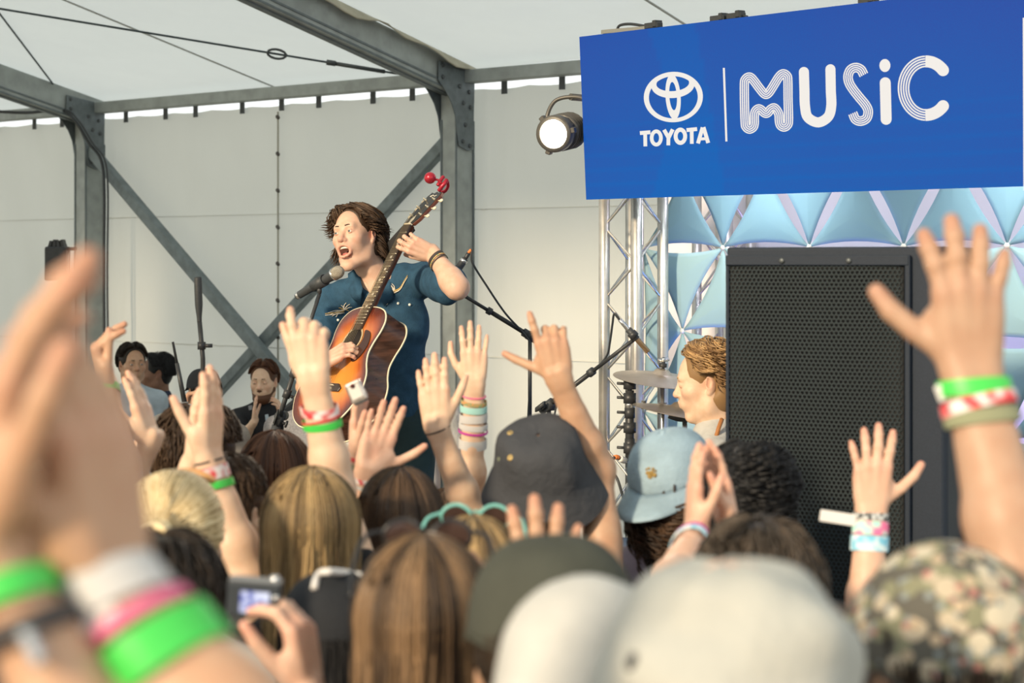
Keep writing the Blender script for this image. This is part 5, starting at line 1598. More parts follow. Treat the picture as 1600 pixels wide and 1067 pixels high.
def floral():
    m = mat('cap_floral_print', (.05, .05, .045), .85, bump=.3, bscale=70, spec=.2)
    nt = m.node_tree; b = nt.nodes['Principled BSDF']; tc = nt.nodes.new('ShaderNodeTexCoord')
    prev = None
    for sc, thr, col in ((36, .46, (.20, .20, .13)), (29, .38, (.42, .36, .27)), (46, .24, (.34, .15, .13)), (24, .32, (.50, .45, .35)), (57, .26, (.22, .25, .25)), (40, .28, (.42, .33, .23))):
        v = nt.nodes.new('ShaderNodeTexVoronoi'); v.inputs['Scale'].default_value = sc; v.inputs['Randomness'].default_value = 1
        mp = nt.nodes.new('ShaderNodeMapping'); mp.inputs['Location'].default_value = (sc * .13, sc * .31, 0); nt.links.new(tc.outputs['Object'], mp.inputs[0]); nt.links.new(mp.outputs[0], v.inputs['Vector'])
        lt = nt.nodes.new('ShaderNodeMath'); lt.operation = 'LESS_THAN'; lt.inputs[1].default_value = thr; nt.links.new(v.outputs['Distance'], lt.inputs[0])
        mx = nt.nodes.new('ShaderNodeMix'); mx.data_type = 'RGBA'; nt.links.new(lt.outputs[0], mx.inputs[0])
        if prev is None:
            mx.inputs[6].default_value = (.10, .095, .08, 1)
        else:
            nt.links.new(prev, mx.inputs[6])
        mx.inputs[7].default_value = (*col, 1); prev = mx.outputs[2]
    nt.links.new(prev, b.inputs['Base Color'])
    return m


def bucket_hat(p, axis, c, scale=1.0):
    """soft hat with creased crown and wide stitched brim; axis up through the crown"""
    ax = nz(axis); x = nz(np.cross(ax, (0, 1, 0))); y = np.cross(ax, x); n = 56
    prof = [(.004, .112), (.045, .112), (.074, .106), (.090, .092), (.099, .066), (.105, .034), (.109, .012), (.112, .004), (.121, -.012), (.134, -.036), (.145, -.058), (.1465, -.061), (.144, -.061), (.132, -.040), (.118, -.016), (.106, .0), (.100, .03), (.094, .06), (.086, .088), (.003, .104)]
    V = []
    for j, (r_, h) in enumerate(prof):
        for i in range(n):
            a = 2 * math.pi * i / n; k = math.cos(a * 3 + .6) * .5 + math.cos(a * 5 + 2) * .3 + noise.noise((math.cos(a) * 2, math.sin(a) * 2, j * .35))
            dent = .012 * k * min(1, max(0, (.1 - abs(h - .05)) / .1)); wav = .010 * math.sin(a * 2 + 1) * max(0, (r_ - .105) / .04)
            V.append(c + ((x * math.cos(a) + y * math.sin(a)) * (r_ + dent) + ax * (h + wav - .012 * max(0, 1 - r_ / .06) * (1 if h > .09 else 0))) * scale)
    q = np.arange(n); q2 = (q + 1) % n
    F0 = 11
    F1 = np.concatenate([np.stack([q + j * n, q2 + j * n, q2 + (j + 1) * n, q + (j + 1) * n], 1) for j in range(11)])
    F2 = np.concatenate([np.stack([q + j * n, q2 + j * n, q2 + (j + 1) * n, q + (j + 1) * n], 1) for j in range(11, len(prof) - 1)])
    V = np.array(V)
    h = mk('bucket_hat', V, [F1[:, ::-1]], CAPM['charcoal'], p['root']); mk('hat_lining', V[11 * n:], [F2[:, ::-1] - 11 * n], CAPM['under'], h)
    for a, hh in ((3.5, .055), (3.85, .052)):
        d = x * math.cos(a) + y * math.sin(a)
    return h, x, y, ax


def sunglasses(p, up, fwd, frame_m, lens_m, lift=.105, w_=.07):
    """glasses pushed up onto the hair"""
    H = p['H']; R = frame(fwd, up); P = lambda x, y, z: H + R[0] * x + R[1] * y + R[2] * z
    g = None; b = B()
    for s_ in (-1, 1):
        q = [P(s_ * (.034 + .027 * math.cos(a)), .058 - .006 * abs(math.cos(a)), lift + .021 * math.sin(a)) for a in np.linspace(0, 2 * math.pi, 20)[:-1]]
        b.tube(q, .0035, 6, closed=True)
    b.tube([P(-.008, .062, lift + .006), P(.008, .062, lift + .006)], .003, 6)
    for s_ in (-1, 1):
        b.tube(curve_pts([P(s_ * .061, .055, lift + .006), P(s_ * .085, .035, lift - .0), P(s_ * .094, -.01, lift - .03), P(s_ * .092, -.05, lift - .065)], 16), .0036, 6)
    g = b.mk('sunglasses', frame_m, p['root'], True)
    for s_ in (-1, 1):
        q = [P(s_ * (.034 + .025 * math.cos(a)), .056 - .006 * abs(math.cos(a)), lift + .019 * math.sin(a)) for a in np.linspace(0, 2 * math.pi, 20)[:-1]]
        b = B(); b.prism(q, R[1] * .0015); b.mk('lens', lens_m, g)
    return g


def HD(x, top, d, s=1.0, hairh=.012):
    p = pt(x, top, d); p[2] -= (.124 * s + hairh); return p


def DIR(dx, dy, dd=0.0):
    return nz((dx, dd, -dy))


AWAY, CAM = A3(0, 1, 0), A3(0, -1, 0); LEFT, RIGHT = A3(-1, 0, 0), A3(1, 0, 0)


def arm(side, wr, el, u, n, t, pose='open', **k):
    return dict(side=side, W=pt(*wr), E=pt(*el), u=u, n=n, t=t, pose=pose, **k)


GLT = mat('glasses_teal_plastic', (.16, .42, .38), .35); GLB = mat('glasses_black_plastic', (.02, .02, .022), .3); LENS = mat('glasses_dark_lens', (.05, .03, .025), .12)

# ------------------------------------------------------------------ nearest hands at the left
near = person('person in grey at the very front left clapping big blurred hands with green wristbands', A3(-.20, .60, 1.60), 0, skin='tan', hair=dict(style='short', col='brown', count=300), shirt='grey', sleeve=.45, vox=.0045,
              arms=[arm('l', (-16, 838, 1.0), (205, 1325, .97), DIR(.16, -.98), A3(.96, .18, .2), CAM, 'cup', L=.190, hfat=1.0, fat=.84, curls=((16, 10, 6), (18, 10, 6), (20, 10, 6), (22, 12, 8)), spread=9, thumb=(28, 14, 10)),
                    arm('r', (176, 907, 1.03), (400, 1195, 1.0), DIR(-.15, -.99), A3(-.89, .45, .0), A3(-.45, -.9, 0), 'cup', L=.182, hfat=1.0, fat=.88, curls=((8, 12, 8), (8, 14, 8), (10, 14, 8), (12, 16, 10)), spread=2.5, thumb=(10, 22, 4))])
bands(near, 0, [(.036, 'green', .017, .005, .3), (.062, 'black', .013, .007, .2)])
bands(near, 1, [(.006, 'white', .026, .006, .5), (.030, 'pink', .008, .008, .3), (.054, 'green', .028, .011, .3)])
q = pt(152, 968, 1.0); b = B(); b.box(q, (nz((1, -.2, -.2)), nz((.2, 1, 0)), ZA), (.014, .002, .011)); soften(b.mk('wristband_tail', WB['tag'], near['root']), .003, 1)
W, d_, t_, f_, E_ = near['hands'][0]; c = W
b = B(); c = W - d_ * .062 + CAM * .036 + LEFT * -.012; b.box(c, (t_, d_, nz(np.cross(t_, d_))), (.012, .012, .004)); soften(b.mk('watch_case', M['chrome'], near['root']), .003)

# ------------------------------------------------------------------ left side of the crowd
p = person('tall dark-haired man at the left edge clapping behind the near hands', HD(28, 632, 3.6, 1.02), -35, male=True, skin='tan', hair=dict(style='short', col='dark', seed=4, puff=.2, vol=1.04), shirt='charcoal', s=1.02,
           arms=[arm('r', (168, 606, 3.85), (196, 775, 3.75), DIR(-.22, -.97), A3(1, .15, .25), CAM, 'cup', L=.185, curls=((62, 10, 6), (56, 10, 6), (50, 10, 6), (42, 10, 6)), spread=13, thumb=(4, 20, 4))])
bands(p, 0, [(.004, 'green', .018, .002, 0)])
p = person('woman in lilac hidden behind the near hands, one pale hand raised with fingers together', HD(168, 735, 3.95, .96), -10, skin='fair', hair=dict(style='bob', col='brown', seed=5), shirt='lilac', s=.96,
           arms=[arm('r', (236, 692, 3.85), (176, 812, 3.85), DIR(-.27, -.96), A3(-.95, .28, .1), A3(-.3, -.9, .1), 'flat', L=.186, thumb=(16, 24, 8), spread=.8),
                 arm('l', (196, 770, 4.0), (130, 900, 3.9), DIR(.25, -.96), A3(.8, .3, 0), CAM, 'flat')])
p = person('man with brown hair at the left, halfway to the stage, facing the singer', HD(313, 640, 4.35, 1.0), -25, male=True, skin='tan', hair=dict(style='short', col='brown', seed=6, puff=.5, vol=1.08), shirt='navy')
p = person('woman with auburn hair pulled back, close to the stage', HD(433, 679, 4.6, 1.0), -18, hair=dict(style='long', col='auburn', seed=7, length=.32, vol=1.12), shirt='black')
p = person('man with dark brown hair raising a banded arm beside the blonde bun', HD(352, 712, 3.75, 1.0), -20, male=True, skin='fair', hair=dict(style='short', col='brown', seed=8, puff=.15, vol=1.03), shirt='charcoal', sleeve=.4,
           arms=[arm('r', (326, 716, 3.45), (384, 905, 3.45), DIR(.06, -1), A3(-.92, .38, .05), A3(-.4, -.9, .1), 'flat', L=.196, thumb=(18, 34, 4), spread=.8, fat=1.0),
                 arm('l', (296, 735, 3.62), (262, 905, 3.6), DIR(.10, -1), A3(.9, .2, .1), CAM, 'flat', L=.185)])
bands(p, 0, [(.006, 'black', .004, .001, .2), (.030, 'whitered', .026, .003, .2), (.056, 'green', .016, .003, .3)])
W, d_, t_, f_, E_ = p['hands'][0]; c = W - d_ * .062 + t_ * .030
b = B(); q = c + A3(-.01, -.01, 0); b.bar(q, q + A3(-.028, -.012, -.040), A3(.6, -.2, -.5), .009, .0012); b.mk('wristband_tail', WB['tag'], p['root'])
bun = person('woman with pale blonde hair in a bun and a tan headband', HD(273, 738, 3.05, 1.0), -8, skin='fair', hair=dict(style='bun', col='blonde', seed=9, vol=1.05), shirt='white', pitch=-4)
hb = B(); Hc = bun['H']; R_ = bun['RH']
q = [Hc + R_[0] * .090 * math.cos(a) + R_[1] * .062 + R_[2] * (.034 + .100 * math.sin(a)) for a in np.linspace(.95, math.pi - .75, 26)]
hb.tube(q, .0065, 8); hb.mk('headband', mat('headband_tan', (.50, .26, .10), .45), bun['root'], True)
p = person('dark-haired man low at the left under the blonde bun', HD(252, 836, 2.42, 1.0), 5, male=True, skin='olive', hair=dict(style='short', col='dark', seed=10, puff=.3, vol=1.03), shirt='maroon')
blo = person('woman with long honey blonde hair and a raised fist with red and green bands', HD(488, 737, 3.3, 1.0), -5, hair=dict(style='long', col='honey', seed=11, length=.40, vol=1.10), shirt='black',
             arms=[arm('r', (491, 596, 3.45), (523, 762, 3.5), DIR(-.13, -1), A3(.1, 1, .0), LEFT, 'fist', L=.182, curls=((6, 22, 14), (34, 58, 26), (40, 62, 30), (44, 60, 26)), hfat=1.12, thumb=(16, 10, 0), spread=7, fat=1.02)])
bands(blo, 0, [(.062, 'whitered', .018, .003, .5), (.082, 'red', .005, .004, -.3), (.092, 'green', .016, .003, .2)])
p = person('hidden short woman clapping beside the singer\'s guitar, a red and white band on her wrist', HD(515, 765, 4.15, .95), -5, skin='pink', hair=dict(style='bob', col='brown', seed=12), shirt='pale', s=.95,
           arms=[arm('r', (574, 741, 3.9), (552, 872, 4.0), DIR(.29, -.95), A3(.15, -1, .1), RIGHT, 'flat', L=.205, thumb=(52, 4, 10), spread=4),
                 arm('l', (556, 716, 4.05), (534, 860, 4.05), DIR(.06, -1), A3(1, -.2, 0), CAM, 'flat', L=.19, thumb=(24, 18, 10))])
bands(p, 0, [(.012, 'whitered', .012, .003, .3), (.026, 'white', .008, .004, -.4)]); bands(p, 1, [(.004, 'red', .010, .002, .3), (.020, 'olive', .012, .002, .1)])
# small clear camera held up in those fingers
cc = pt(557, 612, 3.93)
dv = thing('pocket_device', 'small clear-topped silver gadget held up beside the guitar', 'gadget', cc)
ax1, ax2 = nz((.90, -.15, .42)), None; ax2 = nz(np.cross(A3(.1, -1, .1), ax1)); ax3 = np.cross(ax1, ax2)
b = B(); b.box(cc, (ax1, ax2, ax3), (.021, .026, .008)); soften(b.mk('case', mat('gadget_silver', (.50, .46, .42), .25, .6, var=.3, scale=70), dv), .006, 2)
b = B(); b.box(cc + ax3 * .009, (ax1, ax2, ax3), (.015, .017, .002)); soften(b.mk('window', mat('gadget_window', (.62, .60, .56), .1), dv), .002, 1)
b = B(); b.box(cc - ax2 * .026, (ax1, ax2, ax3), (.016, .004, .006)); b.mk('dark_end', M['black'], dv)
b = B(); b.lathe([(.004, 0), (.006, .003), (.0005, .004)], cc + ax2 * .016 + ax3 * .010, ax3, 10); b.mk('lens', M['mouth'], dv, True)

p = person('woman with straight brown bobbed hair below the flat raised palm', HD(626, 735, 3.65, 1.0), -3, hair=dict(style='bob', col='brown', seed=13, length=.24, vol=1.08), shirt='olive', skin='fair')
sg = person('man with light brown hair and teal sunglasses pushed up on his head', HD(741, 808, 2.9, 1.0), -6, male=True, hair=dict(style='bob', col='honey', seed=14, length=.20, vol=1.03), shirt='white')
sunglasses(sg, sg['RH'][2] + sg['RH'][1] * -.25, sg['RH'][1] + .25 * sg['RH'][2], GLT, LENS, .124)
lb = person('woman with long streaked brown hair and black sunglasses on top, near the front', HD(663, 842, 2.25, 1.0), -2, wide=.92, hair=dict(style='long', col='mid', seed=15, length=.46, vol=1.07, count=1500), shirt='black', skin='pink')
sunglasses(lb, lb['RH'][2], lb['RH'][1], GLB, LENS, .132)
bk = person('person in black with a white-piped black cap, low between the two long-haired women', HD(526, 884, 2.6, 1.0), 0, male=True, skin='fair', hair=dict(style='bob', col='black', seed=16, length=.2, hide_above=.05), shirt='black')
_, P_, R_ = baseball_cap(bk, CAPM['black'], bk['RH'][1], bk['RH'][2] + bk['RH'][1] * .15, 1.0)
bvc = [BVHTree.FromPolygons([tuple(np.array(v.co) + org(o_)) for v in o_.data.vertices], [tuple(pl.vertices) for pl in o_.data.polygons]) for o_ in bk['root'].children if o_.name.split('.')[0] in ('cap', 'hair')]


def first_hit(trees, x, y, lift, dflt):
    r_d = nz(pt(x, y, 5.0) - A3(0, 0, CZ)); best = None
    for tr in trees:
        h = tr.ray_cast(Vector((0, 0, CZ)), Vector(r_d))
        if h[0] is not None and (best is None or h[3] < best[1]):
            best = (np.array(h[0]), h[3], np.array(h[1]))
    return (best[0] - r_d * lift, best[2]) if best else (pt(x, y, dflt), A3(0, -1, 0))


q = curve_pts([first_hit(bvc, x, y, .010, 2.5)[0] for x, y in ((491, 919), (494, 906), (499, 896), (512, 893), (540, 895), (565, 900), (586, 905))], 30)
b = B(); b.tube(q, .0055, 8); b.mk('white_piping', WB['tag'], bk['root'], True)
p = person('short person below the frame holding up a compact camera', A3(-.262, 1.80, 1.42), -6, skin='pink', hair=dict(style='short', col='brown', seed=17, count=300), shirt='maroon',
           arms=[arm('r', (482, 1080, 2.27), (500, 1330, 2.02), DIR(-.14, -1), A3(-.85, .3, .1), A3(-.1, -1, .3), 'grip', L=.180, curls=((34, 40, 20), (36, 44, 20), (38, 46, 22), (40, 48, 24)), thumb=(30, 30, 10))])
cc = pt(398, 936, 2.27)
cm = thing('compact_camera', 'dark compact camera with glowing blue-white display held above the crowd', 'camera', cc)
cx = nz((.99, -.05, -.07)); cn = nz(np.cross(cx, ZA)); cn = cn if cn[1] < 0 else -cn; cz = np.cross(cn, cx) * (1 if np.cross(cn, cx)[2] > 0 else -1)
CC = lambda x, y, z: cc + cx * x + cz * y + cn * z
b = B(); b.box(cc, (cx, cz, cn), (.037, .025, .011)); soften(b.mk('body', mat('camera_body_dark', (.035, .042, .05), .4, .3), cm), .004, 2)
b = B(); b.box(CC(0, .026, -.001), (cx, cz, cn), (.036, .003, .010)); soften(b.mk('top_plate', mat('camera_top_grey', (.22, .23, .24), .4, .4), cm), .002, 1)
scm = bpy.data.materials.new('camera_display_picture'); scm.use_nodes = True; nt = scm.node_tree; bs = nt.nodes['Principled BSDF']; bs.inputs['Base Color'].default_value = (.02, .02, .03, 1)
tx = nt.nodes.new('ShaderNodeTexCoord'); nn = nt.nodes.new('ShaderNodeTexNoise'); nn.inputs['Scale'].default_value = 75; nn.inputs['Detail'].default_value = 1; nt.links.new(tx.outputs['Object'], nn.inputs['Vector'])
rp = nt.nodes.new('ShaderNodeValToRGB'); rp.color_ramp.elements[0].position = .40; rp.color_ramp.elements[1].position = .62; rp.color_ramp.elements[0].color = (.05, .09, .42, 1); rp.color_ramp.elements[1].color = (.75, .78, .95, 1)
nt.links.new(nn.outputs[0], rp.inputs[0]); nt.links.new(rp.outputs[0], bs.inputs['Emission Color']); bs.inputs['Emission Strength'].default_value = .8
b = B(); b.box(CC(.002, -.002, .0112), (cx, cz, cn), (.020, .0145, .0006)); b.mk('display', scm, cm)
b = B(); b.lathe([(.0005, .003), (.004, .003), (.0045, 0)], CC(.031, .006, .011), cn, 12); b.lathe([(.0005, .002), (.006, .002), (.0065, 0)], CC(.030, -.010, .011), cn, 14); b.mk('buttons', M['chrome'], cm, True)
b = B(); b.lathe([(.0005, .006), (.006, .005), (.0065, 0)], CC(.026, .029, 0), cz, 14); b.mk('shutter_button', M['chrome'], cm, True)
b = B(); b.lathe([(.017, 0), (.017, .012), (.014, .013), (.0005, .010)], CC(-.004, -.002, -.011), -cn, 20); b.mk('lens_barrel', M['black'], cm, True)

# ------------------------------------------------------------------ middle of the crowd
p = person('hidden person behind the bucket hat raising a flat left palm with a thin cord', HD(815, 705, 4.35, .98), -2, skin='fair', hair=dict(style='bob', col='dark', seed=18), shirt='grey', s=.98,
           arms=[arm('l', (683, 668, 4.05), (737, 806, 4.12), DIR(-.10, -1), A3(.1, 1, .0), RIGHT, 'flat', L=.188, thumb=(34, 4, 6), spread=4.5, hfat=1.06)])
bands(p, 0, [(.004, 'black', .004, .0015, .1)])
p = person('short hidden person raising a slim right hand stacked with pale bracelets', HD(700, 762, 4.75, .92), -3, skin='fair', hair=dict(style='bob', col='brown', seed=19), shirt='pale', s=.92,
           arms=[arm('r', (741, 603, 4.42), (736, 790, 4.5), DIR(.0, -1), A3(.0, 1, 0), LEFT, 'wide', L=.192, spread=6, thumb=(36, 6, 22), hfat=.95)])
bands(p, 0, [(.028, 'pink', .004, .001, .1), (.044, 'beads', .010, .003, .3), (.062, 'mint', .018, .003, .1), (.088, 'white', .022, .003, -.2), (.110, 'white', .016, .003, .2), (.126, 'magenta', .006, .004, .2), (.160, 'white', .026, .002, .1)])
bu = person('woman in charcoal bucket hat and navy tank top pointing one finger up', HD(845, 668, 3.9, .98, .0), -10, skin='tan', pitch=4, hair=dict(style='long', col='dark', seed=20, length=.26, hide_above=-.07), shirt='navy', sleeve=0, trousers='jean',
            arms=[arm('r', (874, 594, 3.85), (934, 733, 3.92), DIR(-.20, -.98), A3(.05, 1, .05), LEFT, 'gun', L=.186, thumb=(58, 12, 4), hfat=1.05, fat=.98)])
hc = bu['H'] + A3(.004, -.018, .022)
bh, hx_, hy_, ha_ = bucket_hat(bu, A3(-.12, -.50, .86), hc, 1.04)
gold = mat('brass_eyelet', (.50, .36, .14), .4, .5)
for x, y in ((797, 676), (797, 715)):
    r_o = A3(0, 0, CZ); r_d = nz(pt(x, y, 3.9) - r_o)
    me = bh.data; bv = BVHTree.FromPolygons([tuple(np.array(v.co) + org(bh)) for v in me.vertices], [tuple(pl.vertices) for pl in me.polygons])
    hit = bv.ray_cast(Vector(r_o), Vector(r_d))
    if hit[0] is not None:
        nn_ = np.array(hit[1]); nn_ = nn_ if np.dot(nn_, r_d) < 0 else -nn_
        b = B(); b.lathe([(.0025, .001), (.005, .002), (.0075, .0005), (.0075, -.002)], np.array(hit[0]), nn_, 12); b.mk('eyelet', gold, bh, True)
# yellow patch and white trim on her tank top
sh_me = bu['shirt'].data; bv = BVHTree.FromPolygons([tuple(np.array(v.co) + org(bu['shirt'])) for v in sh_me.vertices], [tuple(pl.vertices) for pl in sh_me.polygons])


def decal(bv, pix, material, parent, name, lift=.003, th=.0015):
    """thin patch: outline pixels dropped onto a surface along the line of sight from the front"""
    V = []
    for x, y in pix:
        r_d = nz(pt(x, y, 5.0) - A3(0, 0, CZ)); h = bv.ray_cast(Vector((0, 0, CZ)), Vector(r_d))
        if h[0] is None:
            return None
        V.append(np.array(h[0]) - r_d * lift)
    V = np.array(V); b = B(); b.add(V, [np.arange(len(V))[None]]); o = b.mk(name, material, parent)
    so = o.modifiers.new('t', 'SOLIDIFY'); so.thickness = th
    return o


decal(bv, [(938, 848), (946, 838), (958, 842), (962, 858), (952, 866), (942, 862)], mat('patch_yellow', (.62, .52, .03), .7), bu['root'], 'yellow_patch')
decal(bv, [(935, 868), (944, 866), (948, 872), (940, 876)], CL['white'], bu['root'], 'white_patch')
ol = person('man in faded olive cap seen from behind, one blurred hand up beyond his cap', HD(864, 858, 1.93, 1.02, .0), 0, male=True, wide=.88, skin='tan', hair=dict(style='short', col='dark', seed=21, hide_above=.05), shirt='navy', s=1.02,
            arms=[arm('r', (852, 985, 2.42), (880, 1230, 2.25), DIR(.0, -1), A3(.0, 1, .1), LEFT, 'wide', L=.195, spread=13, thumb=(52, 4, 10), hfat=1.1)])
baseball_cap(ol, CAPM['olive'], ol['RH'][1], ol['RH'][2] + ol['RH'][1] * -.10, 1.04, hh=.105, rxy=(.093, .108))
wh = person('person in crumpled white cotton hat and white long sleeves, nearest on the right half', HD(1143, 872, 1.50, 1.05, .0), 0, male=True, skin='pink', hair=dict(style='short', col='brown', seed=22, hide_above=-.07), shirt='white', sleeve=1.9, s=1.05, wide=1.0,
            arms=[dict(side='l', E=pt(918, 1040, 1.62), W=pt(1035, 1045, 1.74), u=DIR(.85, .1, .2), n=A3(.3, .3, -1), t=A3(.3, -.9, .3), pose='loose', fat=1.25)])
V = []; nu, nv = 60, 22; Hc = wh['H']
for v in range(nv):
    a = -.55 + (math.pi / 2 + .55) * v / (nv - 1)
    for u in range(nu):
        th = 2 * math.pi * u / nu; cr = max(math.cos(a), 0.0) ** .8
        fold = .006 * math.sin(3 * th + 5 * a) * math.cos(a) + .010 * noise.noise((math.cos(th) * 1.6, math.sin(th) * 1.6, a * 2.2)) + (.010 * math.exp(-((th - 1.9) ** 2) / .04 - (a - 1.1) ** 2 / .15) * -1)
        fl_ = .018 * max(0, -a / .55) ** 2
        V.append(Hc + A3((.116 * cr + fold + fl_) * math.cos(th), -.005 + (.124 * cr + fold + fl_) * math.sin(th), .012 + (.112 + fold * .6) * math.sin(a)))
F = np.concatenate([np.stack([np.arange(nu) + v * nu, (np.arange(nu) + 1) % nu + v * nu, (np.arange(nu) + 1) % nu + (v + 1) * nu, np.arange(nu) + (v + 1) * nu], 1) for v in range(nv - 1)])
hat = mk('cotton_hat', V, [F], CAPM['white'], wh['root']); so = hat.modifiers.new('thick', 'SOLIDIFY'); so.thickness = .004; so.offset = 1
hv = [BVHTree.FromPolygons([tuple(np.array(v.co) + org(hat)) for v in hat.data.vertices], [tuple(pl.vertices) for pl in hat.data.polygons])]
q, n_q = first_hit(hv, 988, 1034, .004, 1.45); n_q = n_q if n_q[1] < 0 else -n_q
b = B(); b.lathe([(.0005, .003), (.005, .003), (.0085, .001), (.0075, -.004)], q, n_q, 12); b.mk('eyelet', M['black'], hat, True)
bc = person('person in washed blue cap worn backwards over long curly brown hair', HD(1056, 672, 4.1, 1.0, .0), -12, skin='fair', hair=dict(style='curly', col='curl', seed=23, length=.36, puff=1.7, vol=1.12, hide_above=-.035, count=1100, ears=False), shirt='lilac', roll=-10, pitch=2)
_, P_, R_ = baseball_cap(bc, CAPM['blue'], A3(-.52, -.80, -.28), A3(-.25, -.25, .93), 1.14, droop=.35, bill_len=.080, off=(0, .024, -.012))
b = B(); c = P_(-.012, .085, .075); nrm = nz(R_[1] + R_[2] * .45); x_ = R_[0]; y_ = np.cross(nrm, x_)
for dx, dy, r_ in ((-.008, .006, .006), (.004, .009, .007), (.0, .0, .006), (.010, .001, .006), (-.004, -.009, .0035), (.007, -.010, .0035), (.013, -.008, .003), (-.010, -.004, .003)):
    b.lathe([(.0003, .002), (r_ * .8, .0015), (r_, -.004)], c + x_ * dx + y_ * dy + nrm * .004, nrm, 8)
b.mk('embroidered_emblem', mat('emblem_gold_thread', (.30, .20, .06), .7, var=.3, scale=300), bc['root'], True)
p = person('man with short curly black hair in front of the loudspeaker', HD(1166, 698, 3.6, 1.03), -5, male=True, skin='brown', hair=dict(style='curly', col='black', seed=24, length=.075, puff=.45, vol=1.06, count=1500), shirt='black', s=1.03)
kl = person('person with ash brown hair clapping below the loudspeaker, blue and magenta bands on wrist', HD(1184, 818, 2.62, 1.0), 4, skin='pink', hair=dict(style='short', col='ash', seed=25, puff=.3, vol=1.06), shirt='white',
            arms=[arm('l', (1083, 832, 2.98), (1040, 945, 2.72), DIR(.04, -1), A3(1, .15, .0), CAM, 'flat', L=.165, thumb=(22, 24, 12)),
                  arm('r', (1140, 822, 3.02), (1230, 965, 2.85), DIR(-.24, -.97), A3(-.9, -.3, .0), CAM, 'flat', L=.165, thumb=(22, 24, 12))])
bands(kl, 0, [(.008, 'black', .003, .001, .2), (.036, 'magenta', .010, .004, .4), (.050, 'blueweave', .014, .004, .4)])

# ------------------------------------------------------------------ right side of the crowd
fm = floral()
fl_p = person('person in floral print cap with brown bill raising a shade-darkened right hand', HD(1442, 862, 1.90, 1.0, .0), 28, male=True, skin='olive', hair=dict(style='short', col='dark', seed=26, hide_above=-.01), shirt='charcoal', sleeve=.35,  # darker skin tone carries the shade on the raised hand
              arms=[arm('r', (1517, 578, 2.06), (1592, 905, 2.0), DIR(-.03, -1), A3(.05, 1, .05), LEFT, 'wide', L=.195, spread=15, thumb=(56, 8, 14), hfat=1.3, fat=1.06, curls=((6, 10, 6), (4, 8, 6), (6, 10, 6), (8, 12, 8)))])
bands(fl_p, 0, [(.022, 'green', .020, .004, .4), (.044, 'whitered', .016, .005, -.3), (.060, 'olive', .018, .003, .2)])
W, d_, t_, f_, E_ = fl_p['hands'][0]; c = W - d_ * .026 + LEFT * .036 + CAM * .006
b = B(); b.box(c, (nz((.9, 0, .35)), A3(0, 1, 0), nz((-.35, 0, .9))), (.014, .002, .011)); soften(b.mk('wristband_tag', WB['tag'], fl_p['root']), .002, 1)
baseball_cap(fl_p, fm, A3(-.80, .46, .40), A3(.30, -.30, 1), 1.07, bill_mat=CAPM['brown'], hh=.132, bill_len=.085, rxy=(.088, .102), droop=.35, off=(0, 0, -.028))
lp = person('hidden short person raising a left hand with wide pink and blue bands', HD(1455, 880, 3.40, .96), 3, skin='pink', hair=dict(style='bob', col='dark', seed=27), shirt='navy', s=.96,
            arms=[arm('l', (1361, 799, 3.28), (1352, 985, 3.25), DIR(.03, -1), A3(.05, 1, .0), RIGHT, 'wide', L=.186, spread=11, thumb=(54, 4, 14), hfat=1.05, curls=((6, 10, 6), (8, 12, 8), (6, 10, 6), (4, 8, 6)))])
bands(lp, 0, [(.010, 'checker', .014, .003, .1), (.032, 'pinkmint', .026, .003, .1), (.062, 'blueweave', .030, .003, .1)])
W, d_, t_, f_, E_ = lp['hands'][0]; c = W - d_ * .014 - t_ * .036 + CAM * .012
b = B(); b.bar(c + A3(.004, 0, -.002), c + A3(-.068, -.01, .010), A3(0, 0, 1), .0115, .0012); soften(b.mk('paper_tag', WB['tag'], lp['root']), .004, 2)
p = person('hidden person pointing one finger up beside the loudspeaker side', HD(1604, 880, 3.62, .98), 5, skin='fair', hair=dict(style='bob', col='brown', seed=28), shirt='grey', s=.98,
           arms=[arm('l', (1545, 722, 3.40), (1576, 905, 3.45), DIR(-.33, -.94), A3(.2, 1, 0), RIGHT, 'point', L=.184)])
# ------------------------------------------------------------------ the singer
GJ = pt(577, 480, 6.64)
ga = nz(pt(643, 346, 6.78) - GJ)
th = math.radians(56)
lat = nz(np.cross(ga, A3(0, -1, 0))); lat = lat if lat[0] < 0 else -lat                 # up-left in the picture
toc = nz(np.cross(lat, ga)); toc = toc if toc[1] < 0 else -toc
gn = toc * math.cos(th) + lat * math.sin(th)
gs = np.cross(ga, gn); gs = gs if gs[1] < 0 else -gs                                     # treble side, nearer the camera
GS = 1.08


def GP(u, v, w_=0.0):
    """u across (treble +), v along the neck (0 at the tail, .505 at the body joint), w out of the face"""
    return GJ + (gs * u + ga * (v - .505) + gn * w_) * GS




